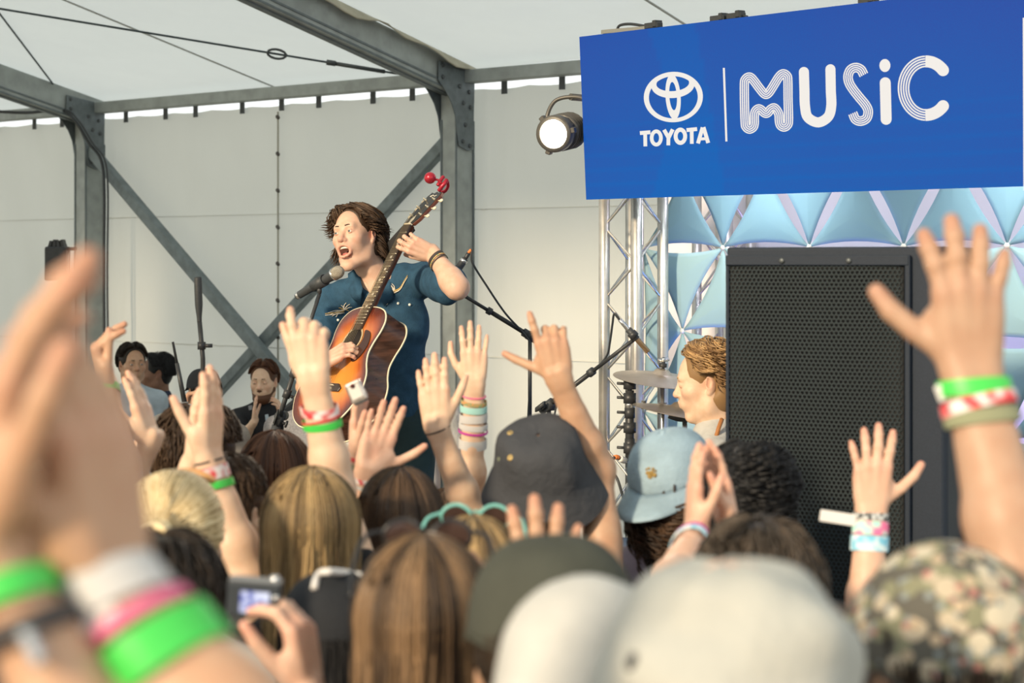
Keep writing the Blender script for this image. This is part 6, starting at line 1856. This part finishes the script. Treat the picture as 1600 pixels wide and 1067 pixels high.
STRUM = ray_plane(543, 549, GJ + gn * .030, gn)              # where the strumming hand meets the strings
SHp = pt(556, 369, 7.0)
sg_ = person('singer in blue short-sleeved shirt on stage with guitar, mouth wide open', SHp, 150, pitch=7, roll=8, z0=SZ, male=True, skin='pink', s=1.02, twist=18,
             hair=dict(style='curly', col='brown', seed=31, length=.175, puff=1.15, vol=1.0, count=1500), face=dict(brow='dark', look=(-.12, .0, -.06), open=.5), mouth=1.0, vox=.0032,
             body_off=(.085, .0), hip_off=(.065, .03), shirt='denim', sleeve=.72, trousers='trouser', wide=1.10, sh_drop=(-.075, .02), shirt_vox=.009, shirt_name='denim_shirt',
             vneck=True, sleeve_fat=1.22, arms=[arm('l', (677, 398, 6.70), (714, 449, 6.57), nz((-.88, -.16, .42)), A3(.35, .80, -.10), A3(-.3, .2, -1), 'grip', L=.186, curls=((14, 46, 34), (20, 48, 34), (24, 46, 34), (26, 46, 34)), spread=7, thumb=(34, 60, 20), fat=1.0, hfat=1.04),
                   dict(side='r', W=STRUM + gn * .018 + A3(-.083, .012, -.052), E=pt(484, 596, 6.88), u=nz(A3(.80, -.12, .46)), n=-gn, t=A3(-.25, -.2, 1), pose='pick', L=.186, curls=((30, 52, 28), (28, 48, 26), (24, 44, 24), (20, 40, 22)), spread=7, thumb=(24, 34, 26), hfat=1.05)])
R0 = sg_['root']
# wavy side locks that flick out round the jaw
rng = np.random.default_rng(5); L_ = []; Hc_, Rh_ = sg_['H'], sg_['RH']
for k_ in range(560):
    az = rng.choice((-1, 1)) * rng.uniform(.88, 2.95); po = rng.uniform(.45, 1.35); fl = rng.uniform(.25, 1.0); zt = -.035 - .075 * rng.uniform(0, 1) if abs(az) > 1.9 or az > 1.45 else rng.uniform(.0, .022) + max(0, 1.3 - abs(az)) * .14
    wv = rng.uniform(0, 6.28); wa = rng.uniform(.005, .012); fq = rng.uniform(8, 15); pts = []
    for i_ in range(14):
        t = i_ / 13; p_ = po + ((1.75 if abs(az) > 1.3 else .95 + (abs(az) - .88) * 1.9) - po) * min(1, t * 1.6); z_ = .036 + .098 * math.cos(p_) if t < .62 else None
        rr_ = math.sin(p_) * (1.02 + .10 * t) ; q_ = np.array((.086 * rr_ * math.sin(az), .108 * rr_ * math.cos(az) - .014, .036 + .098 * math.cos(p_)))
        if t >= .6:
            f_ = (t - .6) / .4; z0_ = q_[2]; q_[2] = z0_ + (zt - z0_) * f_; q_[:2] *= 1 + .55 * fl * f_ ** 2
        q_ = q_ + np.array((math.cos(wv + fq * t), math.sin(wv + fq * t), .5 * math.sin(wv + fq * t))) * wa * min(1, t * 2)
        pts.append(Hc_ + (Rh_[0] * q_[0] + Rh_[1] * q_[1] + Rh_[2] * q_[2]) * 1.02)
    L_.append(pts)
V, F = strands(L_, None, 14, rng.uniform(.6, 1.3, 560) * .0036, '', None, None)
mk('side_locks', V, [F], HM['brown'], R0, attrs={'lock': np.repeat(np.clip(rng.normal(.5, .28, 560), 0, 1), 14 * 3)})
# creases in the shirt
me = sg_['shirt'].data; n_ = len(me.vertices); co = np.zeros(n_ * 3, np.float32); me.vertices.foreach_get('co', co); co = co.reshape(-1, 3); nr = np.array([v.normal for v in me.vertices])
dsp = np.array([.007 * noise.noise((c[0] * 9, c[1] * 5, c[2] * 3.5)) + .0045 * noise.noise((c[0] * 22 + c[2] * 10, c[1] * 12, c[2] * 9)) + .003 * math.sin(c[2] * 40 + c[0] * 60) * max(0, noise.noise((c[0] * 6, 3, c[2] * 6))) for c in co])
co = co + nr * dsp[:, None] * 1.5; me.vertices.foreach_set('co', co.ravel().astype(np.float32)); me.update()
# open collar, placket, buttons and stitched feathers
NBs, RBs = sg_['NB'], sg_['RB']
cf = RBs[1]; cr = RBs[0]
bvS = BVHTree.FromPolygons([tuple(np.array(v.co) + org(sg_['shirt'])) for v in me.vertices], [tuple(pl.vertices) for pl in me.polygons])


def on_shirt(x, y, lift=.004):
    r_d = nz(pt(x, y, 7.0) - A3(0, 0, CZ)); h = bvS.ray_cast(Vector((0, 0, CZ)), Vector(r_d))
    return (np.array(h[0]) - r_d * lift) if h[0] is not None else pt(x, y, 6.85)


def off_shirt(p, lift):
    h = bvS.find_nearest(Vector(p)); q = np.array(h[0]); n_h = np.array(h[1]); n_h = n_h if np.dot(n_h, q - (NBs - ZA * .15)) > 0 else -n_h
    return q + n_h * lift


NP = lambda x, y, z: NBs + cr * x + cf * y + ZA * z
for sd in (-1, 1):
    top = [NP(sd * .072, .005, .050), NP(sd * .060, .060, .022), NP(sd * .036, .105, -.022)]
    low = [off_shirt(NP(sd * .108, .010, .0), .012), off_shirt(NP(sd * .094, .095, -.048), .012), off_shirt(NP(sd * .058, .140, -.088), .012)]
    mid = [(a_ + c_) / 2 + ZA * .014 + cf * .006 for a_, c_ in zip(top, low)]
    V_ = []
    for row in (top, mid, low):
        V_ += list(curve_pts(row, 12))
    n_c = len(V_) // 3; q_ = np.arange(2)[:, None] * n_c; c_ = np.arange(n_c - 1)[None]
    b = B(); b.add(np.array(V_), [np.stack([q_ + c_, q_ + c_ + 1, q_ + n_c + c_ + 1, q_ + n_c + c_], -1).reshape(-1, 4)]); o = b.mk('collar', CL['denim'], R0, True); so = o.modifiers.new('t', 'SOLIDIFY'); so.thickness = .004
V_ = []
for a_ in np.linspace(-1.7, 1.7, 24):
    for z_ in (.0, .055):
        V_.append(NP(.074 * math.sin(a_), -.072 * math.cos(a_) + .004, z_ - .012 * abs(a_)))
q_ = np.arange(23) * 2; b = B(); b.add(np.array(V_), [np.stack([q_, q_ + 1, q_ + 3, q_ + 2], 1)]); o = b.mk('collar_stand', CL['denim'], R0, True); so = o.modifiers.new('t', 'SOLIDIFY'); so.thickness = .004
M['pearl'] = mat('pearl_snap', (.70, .72, .66), .2); M['thread'] = mat('cream_embroidery', (.66, .60, .50), .7, var=.2, scale=200); M['threadgold'] = mat('gold_embroidery', (.55, .36, .10), .7)
for x, y in ((604, 474), (622, 474), (640, 476), (528, 500)):
    c = on_shirt(x, y, .003); b = B(); b.lathe([(.0005, .003), (.004, .0025), (.0058, .0005), (.006, -.002)], c, nz(A3(-.1, -1, .1)), 12); b.mk('snap_button', M['pearl'], R0, True)
for ct, tips_, stem in (((617, 454), ((599, 446), (597, 450), (598, 455), (600, 459), (604, 462), (602, 442), (607, 440), (609, 462), (612, 443)), ((616, 455), (625, 450), (631, 440), (637, 430))),
                       ((537, 485), ((512, 489), (515, 492), (519, 494), (525, 495), (529, 481), (533, 477), (541, 473), (547, 475), (550, 480), (546, 486)), ((538, 486), (528, 488), (519, 489), (508, 490)))):
    for k_, tp_ in enumerate(tips_):
        md = ((ct[0] + tp_[0]) / 2 + (k_ % 3 - 1) * 1.2, (ct[1] + tp_[1]) / 2 - 1.5)
        b = B(); P_ = curve_pts([on_shirt(x, y, .0035) for x, y in (ct, md, tp_)], 8); b.tube(P_, np.linspace(.0030, .0010, len(P_)), 6); b.mk('embroidery', M['threadgold'] if k_ % 5 == 4 else M['thread'], R0, True)
    for dy in (0, 2.5):
        b = B(); P_ = curve_pts([on_shirt(x, y + dy, .0035) for x, y in stem], 10); b.tube(P_, np.linspace(.0030, .0012, len(P_)), 6); b.mk('embroidery', M['thread'] if dy else M['threadgold'], R0, True)
# leather bracelet on the fretting wrist
bands(sg_, 0, [(.030, 'black', .014, .003, .2), (.046, 'beads', .006, .003, -.1), (.056, 'black', .006, .003, .2)])

# ------------------------------------------------------------------ the sunburst guitar
gt = thing('acoustic_guitar', 'sunburst acoustic guitar with dark sides held by the singer', 'guitar', GP(0, .25, -.05))
half = curve_pts([(0, .0, 0), (.085, .010, 0), (.150, .045, 0), (.192, .105, 0), (.203, .165, 0), (.188, .225, 0), (.152, .275, 0), (.134, .315, 0), (.136, .360, 0), (.146, .405, 0), (.142, .450, 0), (.110, .487, 0), (.055, .503, 0), (0, .505, 0)], 78)[:, :2]
out = np.concatenate([half, (half * (-1, 1))[::-1][1:-1]]); no = len(out); DEP = .112
cen = np.array((0, .22))
burst = bpy.data.materials.new('sunburst_lacquer'); burst.use_nodes = True; nt = burst.node_tree; bs = nt.nodes['Principled BSDF']; bs.inputs['Roughness'].default_value = .2; bs.inputs['Coat Weight'].default_value = .5; bs.inputs['Coat Roughness'].default_value = .12
a_ = nt.nodes.new('ShaderNodeAttribute'); a_.attribute_name = 'burst'; rp = nt.nodes.new('ShaderNodeValToRGB')
for e_, (po, c_) in zip((rp.color_ramp.elements[0], rp.color_ramp.elements[1]), ((.0, (.72, .30, .055)), (1.0, (.055, .012, .008)))):
    e_.position = po; e_.color = (*c_, 1)
for po, c_ in ((.50, (.60, .20, .035)), (.74, (.34, .075, .018)), (.88, (.13, .026, .012))):
    e_ = rp.color_ramp.elements.new(po); e_.color = (*c_, 1)
tx = nt.nodes.new('ShaderNodeTexCoord'); mp = nt.nodes.new('ShaderNodeMapping'); q_ = Vector(gs).to_track_quat('X', 'Z'); mp.inputs['Rotation'].default_value = q_.inverted().to_euler(); mp.inputs['Scale'].default_value = (160, 6, 6)
nn = nt.nodes.new('ShaderNodeTexNoise'); nn.inputs['Scale'].default_value = 1.0; nt.links.new(tx.outputs['Object'], mp.inputs[0]); nt.links.new(mp.outputs[0], nn.inputs['Vector'])
ma = nt.nodes.new('ShaderNodeMath'); ma.operation = 'MULTIPLY_ADD'; ma.inputs[1].default_value = .12; nt.links.new(nn.outputs[0], ma.inputs[0]); nt.links.new(a_.outputs['Fac'], ma.inputs[2])
sbn = nt.nodes.new('ShaderNodeMath'); sbn.operation = 'SUBTRACT'; sbn.inputs[1].default_value = .06; nt.links.new(ma.outputs[0], sbn.inputs[0]); nt.links.new(sbn.outputs[0], rp.inputs[0]); nt.links.new(rp.outputs[0], bs.inputs['Base Color'])
fs = np.linspace(1, 0.0, 15)[:-1]; V = []; at = []
for f in fs:
    for q in out:
        c = cen + (q - cen) * f; V.append(GP(c[0], c[1], .002 * (1 - f ** 2))); at.append(f ** 1.3)
V.append(GP(cen[0], cen[1], .002)); at.append(0)
i = np.arange(no); i2 = (i + 1) % no; Fs = np.concatenate([np.stack([i + k * no, i2 + k * no, i2 + (k + 1) * no, i + (k + 1) * no], 1) for k in range(len(fs) - 1)])
Ft = np.stack([i + (len(fs) - 1) * no, i2 + (len(fs) - 1) * no, np.full(no, len(V) - 1)], 1)
mk('top', V, [Fs, Ft], burst, gt, attrs={'burst': at})
rose = mat('rosewood_sides', (.085, .034, .020), .25, var=.45, scale=5, stretch=(2, 2, 14), spec=.5)
V = [GP(q[0], q[1], w_) for w_ in (-.0005, -DEP) for q in out]; b = B(); b.add(V, [np.stack([i, i + no, i2 + no, i2], 1)]); b.mk('sides', rose, gt, True)
V = [GP(q[0], q[1], -DEP) for q in out]; b = B(); b.add(V, [np.arange(no)[::-1][None]]); b.mk('back', rose, gt)
ivory = mat('ivory_binding', (.74, .66, .48), .35)
for w_ in (-.003, -DEP + .003):
    b = B(); b.tube([GP(q[0] * 1.004, .22 + (q[1] - .22) * 1.004, w_) for q in out], .0036 * GS, 6, closed=True); b.mk('binding', ivory, gt, True)
ebony = mat('ebony_dark', (.040, .026, .020), .35, var=.2, scale=40); mahog = mat('mahogany_neck', (.13, .042, .024), .3, var=.25, scale=12)
b = B(); b.lathe([(.049 * GS, -.002), (.049 * GS, .0004), (.0005, .0004)], GP(0, .362, .0032), gn, 40); b.mk('sound_hole_disc', mat('sound_hole_shade', (.016, .012, .010), .9), gt, True)  # flat dark disc painted in place of the hole's shaded inside
b = B(); b.lathe([(.050 * GS, .0005), (.050 * GS, .0012), (.058 * GS, .0012), (.058 * GS, .0005)], GP(0, .362, .003), gn, 40); b.mk('rosette', mat('rosette_inlay', (.45, .34, .2), .4, var=.5, scale=300), gt, True)
pg = curve_pts([(.03, .318, 0), (.058, .335, 0), (.066, .37, 0), (.056, .405, 0), (.095, .395, 0), (.115, .35, 0), (.100, .295, 0), (.065, .275, 0), (.03, .318, 0)], 40)[:-1]
b = B(); b.prism([GP(q[0], q[1], .003) for q in pg], gn * .002); b.mk('pickguard', mat('pickguard_tortoise', (.045, .018, .012), .25), gt)
b = B(); b.prism([GP(u, v, .002) for u, v in ((-.075, .150), (.075, .150), (.082, .166), (.060, .182), (-.060, .182), (-.082, .166))], gn * .008); soften(b.mk('bridge', ebony, gt), .002, 1)
b = B(); b.bar(GP(-.037, .176, .012), GP(.037, .172, .012), gn, .003, .0015); b.mk('saddle', ivory, gt)
for k in range(6):
    b = B(); b.lathe([(.0005, .007), (.0032, .006), (.0035, 0)], GP(-.0275 + .011 * k, .160, .010), gn, 8); b.mk('bridge_pin', ivory, gt, True)
b = B(); b.prism([GP(-.0285, .405, .001), GP(.0285, .405, .001), GP(.0220, .860, .004), GP(-.0220, .860, .004)], gn * .007); b.mk('fretboard', ebony, gt)
fret = mat('fret_wire', (.60, .55, .42), .3, .8)
for k in range(20):
    v = .860 - .628 * (1 - 2 ** (-(k + 1) / 12.0))
    if v < .41:
        break
    hw = .022 + (.0285 - .022) * (.86 - v) / .455
    b = B(); b.tube([GP(-hw, v, .0115), GP(hw, v, .0115)], .0013, 5); b.mk('fret', fret, gt, True)
pearl = mat('pearl_inlay', (.70, .66, .56), .25)
for k in (3, 5, 7, 9, 12, 15):
    v0 = .860 - .628 * (1 - 2 ** (-(k - 1) / 12.0)); v1 = .860 - .628 * (1 - 2 ** (-k / 12.0)); v = (v0 + v1) / 2
    if v > .42:
        b = B(); b.box(GP(0, v, .0112), (gs, ga, gn), (.0045, .0055, .0006)); b.mk('inlay', pearl, gt)
V = []; 
b = B(); sec = [(-.021, 0), (-.018, -.013), (-.008, -.020), (.008, -.020), (.018, -.013), (.021, 0)]
for v, sc in ((.49, 1.22), (.60, 1.14), (.75, 1.05), (.862, 1.0)):
    V += [GP(u * sc, v, .002 + w_ * (1.25 if v < .5 else 1)) for u, w_ in sec]
q = np.arange(5)
b.add(V, [np.concatenate([np.stack([q + k * 6, q + 1 + k * 6, q + 7 + k * 6, q + 6 + k * 6], 1) for k in range(3)]), np.array([[0, 1, 2, 3, 4, 5]]), np.array([[23, 22, 21, 20, 19, 18]])]); b.mk('neck', mahog, gt, True)
b = B(); b.prism([GP(u, v, -.012) for u, v in ((-.030, .475), (.030, .475), (.024, .515), (-.024, .515))], -gn * .085); soften(b.mk('heel', mahog, gt), .006, 2)
b = B(); b.box(GP(0, .8625, .008), (gs, ga, gn), (.0225, .003, .006)); b.mk('nut', ivory, gt)
hp = lambda u, v, w_=0: GP(u, v, .004 - (v - .866) * .28 + w_)
b = B(); b.prism([hp(u, v) for u, v in ((-.022, .866), (.022, .866), (.036, .895), (.040, 1.02), (.030, 1.042), (.012, 1.036), (0, 1.045), (-.012, 1.036), (-.030, 1.042), (-.040, 1.02), (-.036, .895))], -gn * .016); soften(b.mk('headstock', mahog, gt), .002, 1)
b = B(); b.prism([hp(u, v, .0008) for u, v in ((-.021, .867), (.021, .867), (.035, .896), (.039, 1.02), (.030, 1.041), (.012, 1.035), (0, 1.044), (-.012, 1.035), (-.030, 1.041), (-.039, 1.02), (-.035, .896))], gn * .0012); b.mk('headstock_face', mat('headstock_black', (.018, .018, .018), .25), gt)
b = B(); b.prism([hp(u, v, .003) for u, v in ((-.007, .870), (.007, .870), (.010, .890), (0, .915), (-.010, .890))], gn * .001); b.mk('rod_cover', pearl, gt)
b = B()
for (u0, v0), (u1, v1) in (((-.020, 1.018), (-.004, 1.024)), ((-.004, 1.024), (.010, 1.016)), ((.010, 1.016), (.020, 1.022)), ((-.012, 1.014), (-.006, 1.026))):
    b.bar(hp(u0, v0, .003), hp(u1, v1, .003), gn, .0005, .0012)
b.mk('script_mark', pearl, gt)
for sd in (-1, 1):
    for k in range(3):
        v = .915 + .042 * k; c = hp(sd * .028, v, .002)
        b = B(); b.lathe([(.006, 0), (.006, .004), (.003, .005), (.003, .014), (.0005, .015)], c, gn, 10); b.mk('tuner_post', fret, gt, True)
        b = B(); b.tube([hp(sd * .036, v, -.009), hp(sd * .052, v, -.009)], .0026, 6); b.lathe([(.0005, 0), (.0065, .002), (.0085, .008), (.007, .016), (.0005, .019)], hp(sd * .050, v, -.009), gs * sd, 10, 1.0, .6, ga); b.mk('tuner_button', ivory, gt, True)
for k in range(6):
    u0 = -.0275 + .011 * k; u1 = -.018 + .0072 * k; sd = -1 if k < 3 else 1; kk = k if k < 3 else 5 - k
    b = B(); b.tube([GP(u0, .172, .014), GP(u1, .862, .0145), hp(sd * .028, .915 + .042 * kk, .010)], .0006 + .00012 * (5 - k), 5); b.mk('string', mat('string_bronze', (.30, .24, .15), .35, .9) if k == 0 else bpy.data.materials['string_bronze'], gt, True)
strap = mat('strap_black', (.03, .03, .032), .7)
b = B(); P_ = curve_pts([hp(-.020, .880, -.02), pt(612, 386, 6.97), pt(604, 400, 7.05), pt(585, 432, 7.14), pt(560, 470, 7.17), pt(530, 540, 7.14), pt(505, 610, 7.04), GP(0, 0, -.05)], 48)
V = []; 
for k, p_ in enumerate(P_):
    tdir = nz(np.gradient(P_, axis=0)[k]); wv = nz(np.cross(tdir, A3(0, -1, .25))); nv_ = np.cross(wv, tdir); V += [p_ + wv * .028 + nv_ * .0015, p_ - wv * .028 + nv_ * .0015, p_ - wv * .028 - nv_ * .0015, p_ + wv * .028 - nv_ * .0015]
q = np.arange(len(P_) - 1)[:, None] * 4; c_ = np.arange(4)[None]; F = np.stack([q + c_, q + (c_ + 1) % 4, q + 4 + (c_ + 1) % 4, q + 4 + c_], -1).reshape(-1, 4); b.add(V, [F]); b.mk('strap', strap, gt)
# red clip with a round knob on the end of the headstock
rc = hp(.006, 1.045)
rt = thing('headstock_clip', 'shiny red metal clip with a round knob clamped to the top of the guitar headstock', 'clip', rc)
k0 = pt(672, 278, 6.84); b = B(); sp = [(.0245 * math.sin(a), -.0245 * math.cos(a)) for a in np.linspace(.02, math.pi - .02, 12)]; b.lathe([(max(r_, .0004), h) for r_, h in sp], k0, A3(.3, -.6, .7), 20); b.mk('knob', M['red'], rt, True)
b = B(); b.tube(curve_pts([k0 + A3(.018, 0, -.008), pt(684, 281, 6.84), pt(690, 287, 6.84)], 8), .005, 8); b.mk('stem', M['red'], rt, True)
b = B(); b.tube(curve_pts([pt(698, 281, 6.84), pt(695, 286, 6.83), pt(690, 292, 6.83), pt(686, 298, 6.84)], 12), .009, 10); b.mk('clip_arm', M['red'], rt, True)
b = B(); b.tube(curve_pts([pt(693, 276, 6.86), pt(689, 281, 6.85), pt(684, 290, 6.84)], 12), .008, 10); b.mk('clip_arm', M['red'], rt, True)
b = B(); b.tube(curve_pts([pt(699, 283, 6.85), pt(700, 291, 6.86), pt(695, 299, 6.87), pt(688, 300, 6.87)], 12), .007, 10); b.mk('clip_spring', M['red'], rt, True)

# ------------------------------------------------------------------ the drummer
DH = pt(1104, 597, 6.10)
dr = person('drummer in pale shirt with curly sandy hair looking down at the cymbals, beside the loudspeaker', DH, 84, pitch=-9, z0=SZ, male=True, skin='fair', s=1.06, hair=dict(style='curly', col='sandy', seed=41, length=.055, puff=1.0, vol=1.0, count=1600),
            face=dict(brow='sandy', open=-.1), shirt='white', seat=.98, vox=.0032, sleeve=.9)
th_ = thing('drum_throne', 'black round drum throne under the drummer', 'stool', (dr['HP'][0], dr['HP'][1], SZ))
b = B(); hz_ = dr['HP'][2] - .135; b.lathe([(.0005, 0), (.15, 0), (.16, -.02), (.16, -.06), (.0005, -.07)], (dr['HP'][0], dr['HP'][1], hz_), ZA, 28); b.mk('seat', M['black'], th_, True)
b = B(); b.tube([(dr['HP'][0], dr['HP'][1], SZ + .08), (dr['HP'][0], dr['HP'][1], hz_ - .05)], .018, 12); b.mk('post', M['chrome'], th_, True)
for k in range(3):
    a = .3 + k * 2.094; b = B(); b.tube([(dr['HP'][0], dr['HP'][1], SZ + .16), (dr['HP'][0] + .2 * math.cos(a), dr['HP'][1] + .2 * math.sin(a), SZ + .01)], .011, 8); b.mk('leg', M['chrome'], th_, True)
b = B(); b.tube(curve_pts([pt(1128, 655, 5.97), pt(1122, 672, 5.94), pt(1117, 695, 5.95), pt(1118, 740, 5.97)], 14), .008, 8); b.mk('neck_strap', mat('strap_orange_brown', (.35, .14, .04), .6), dr['root'], True)

# ------------------------------------------------------------------ crew and guests behind the stage
def bench(c, z, label):
    t_ = thing('flight_case', label, 'case', (c[0], c[1], 0))
    b = B(); b.box((c[0], c[1], z / 2), (WD, ND, ZA), (.18, .18, z / 2 - .001)); soften(b.mk('case', M['blackplastic'], t_), .008, 2)
    b = B()
    for s_ in (-1, 1):
        for q in (-1, 1):
            b.bar(A3(c[0], c[1], .01) + WD * s_ * .18 + ND * q * .18, A3(c[0], c[1], z - .004) + WD * s_ * .18 + ND * q * .18, WD, .012, .012)
    b.mk('corner_edging', M['alu'], t_)


h = HD(207, 537, 11.0); c1_ = person('young man in pale tee seated far left behind a raised hand', h, -150, male=True, skin='tan', hair=dict(style='short', col='dark', seed=51, puff=.3, vol=1.05), face=dict(brow='dark', open=.5), shirt='pale', seat=h[2] - .80, vox=.006)
bench(c1_['HP'], h[2] - .80 - .125, 'black flight case under the young man in the pale tee')
h = HD(244, 552, 11.55); c1_ = person('man in dark tee seated farthest left by the wall', h, 108, male=True, skin='brown', hair=dict(style='short', col='black', seed=52, puff=.4, vol=1.03), face=dict(brow='black', open=.5), shirt='navy', seat=h[2] - .80, vox=.006)
bench(c1_['HP'], h[2] - .80 - .125, 'black flight case under the man in dark tee by the wall')
h = HD(318, 578, 9.2, 1.0, .0); cp_ = person('man in black cap with white badge and taupe sleeves, seen from behind', h, 30, male=True, skin='tan', hair=dict(style='short', col='dark', seed=53, hide_above=.03), shirt='taupe', sleeve=1.9, seat=h[2] - .82, vox=.006,
    arms=[dict(side='l', E=pt(255, 668, 9.0), W=pt(284, 640, 8.75), u=DIR(.4, -.8), n=A3(1, 0, 0), t=CAM, pose='grip', fat=1.15)])
bench(cp_['HP'], h[2] - .82 - .125, 'black flight case under the man in black cap')
_, P_, R_ = baseball_cap(cp_, CAPM['black'], A3(-.35, .93, 0), A3(0, -.1, 1), 1.04)
b = B(); c = P_(-.02, -.117, .055); 
for k, (w_, h_) in enumerate(((.034, .010), (.024, .008))):
    b.box(P_(.03, -.108 + .012 * k, .062 - .022 * k), (nz((.95, .1, -.06)), A3(-.1, .99, 0), ZA), (w_, .004, h_))
b.mk('cap_badge', CL['white'], cp_['root'])
h = HD(412, 563, 10.8); cl_ = person('bearded man in black tee clapping by the tent wall under the cross brace', h, 172, pitch=-6, male=True, skin='fair', s=1.0, hair=dict(style='short', col='auburn', seed=54, puff=.2, vol=1.03), face=dict(brow='auburn', open=.25), shirt='black', seat=h[2] - .80, vox=.005,
    arms=[dict(side='r', E=pt(372, 694, 10.45), W=pt(396, 661, 10.35), u=DIR(.10, -1), n=A3(1, .1, 0), t=A3(0, .5, .2), pose='flat', L=.175), dict(side='l', E=pt(454, 694, 10.5), W=pt(440, 658, 10.36), u=DIR(-.12, -1), n=A3(-1, .1, 0), t=A3(0, .5, .2), pose='cup', L=.18)])
bench(cl_['HP'], h[2] - .80 - .125, 'black flight case under the bearded clapping man')
f = Field(); Hc, Rc = cl_['H'], cl_['RH']; Pc = lambda x, y, z: Hc + Rc[0] * x + Rc[1] * y + Rc[2] * z
f.ell(Pc(0, .064, -.102), A3(.055, .046, .042), Rc, .02); f.cap(Pc(-.058, .01, -.05), Pc(-.03, .06, -.10), .024, .023, .02); f.cap(Pc(.058, .01, -.05), Pc(.03, .06, -.10), .024, .023, .02); f.cap(Pc(-.030, .082, -.052), Pc(0, .102, -.045), .008, .009, .01); f.cap(Pc(0, .102, -.045), Pc(.030, .082, -.052), .009, .008, .01); f.ell(Pc(0, .10, -.064), A3(.019, .03, .007), Rc, .005, sub=True)
Vb, Fb = f.mesh(.005); mk('beard', Vb, [Fb], HM['auburn'], cl_['root'], attrs={'lock': np.full(len(Vb), .4)})
decal_bv = BVHTree.FromPolygons([tuple(np.array(v.co) + org(cl_['shirt'])) for v in cl_['shirt'].data.vertices], [tuple(pl.vertices) for pl in cl_['shirt'].data.polygons])
decal(decal_bv, [(414, 648), (419, 647), (421, 656), (415, 658)], CL['pale'], cl_['root'], 'shirt_badge'); decal(decal_bv, [(388, 634), (394, 633), (394, 640), (389, 641)], CL['grey'], cl_['root'], 'shirt_badge')
h = HD(628, 530, 8.5); person('man in white tee standing behind the singer, one arm showing', h, 170, male=True, skin='brown', hair=dict(style='short', col='black', seed=55), shirt='white', vox=.006, wide=1.3)
h = HD(486, 560, 9.1); c1_ = person('person in grey marl tee seated behind the raised fist', h, 175, male=True, skin='tan', hair=dict(style='short', col='dark', seed=56), shirt='grey', seat=h[2] - .80, vox=.006, wide=1.1)
bench(c1_['HP'], h[2] - .80 - .125, 'black flight case under the person in grey marl tee')
# dark bag behind the stand
bc_ = pt(458, 668, 9.9)
bg_ = thing('black_gig_bag', 'black angular bag standing left of the grey marl tee', 'bag', (bc_[0], bc_[1], 0))
b = B(); b.prism([(pt(x, y, 9.9)[0], 9.9, pt(x, y, 9.9)[2]) for x, y in ((436, 640), (470, 612), (466, 690), (455, 760), (436, 760))] , A3(.05, .14, 0)); soften(b.mk('body', M['black'], bg_), .02, 2)
q = pt(446, 760, 9.9); b = B(); b.box((q[0], 9.97, q[2] / 2), (A3(1, 0, 0), A3(0, 1, 0), ZA), (.07, .09, q[2] / 2)); b.mk('base', M['black'], bg_)
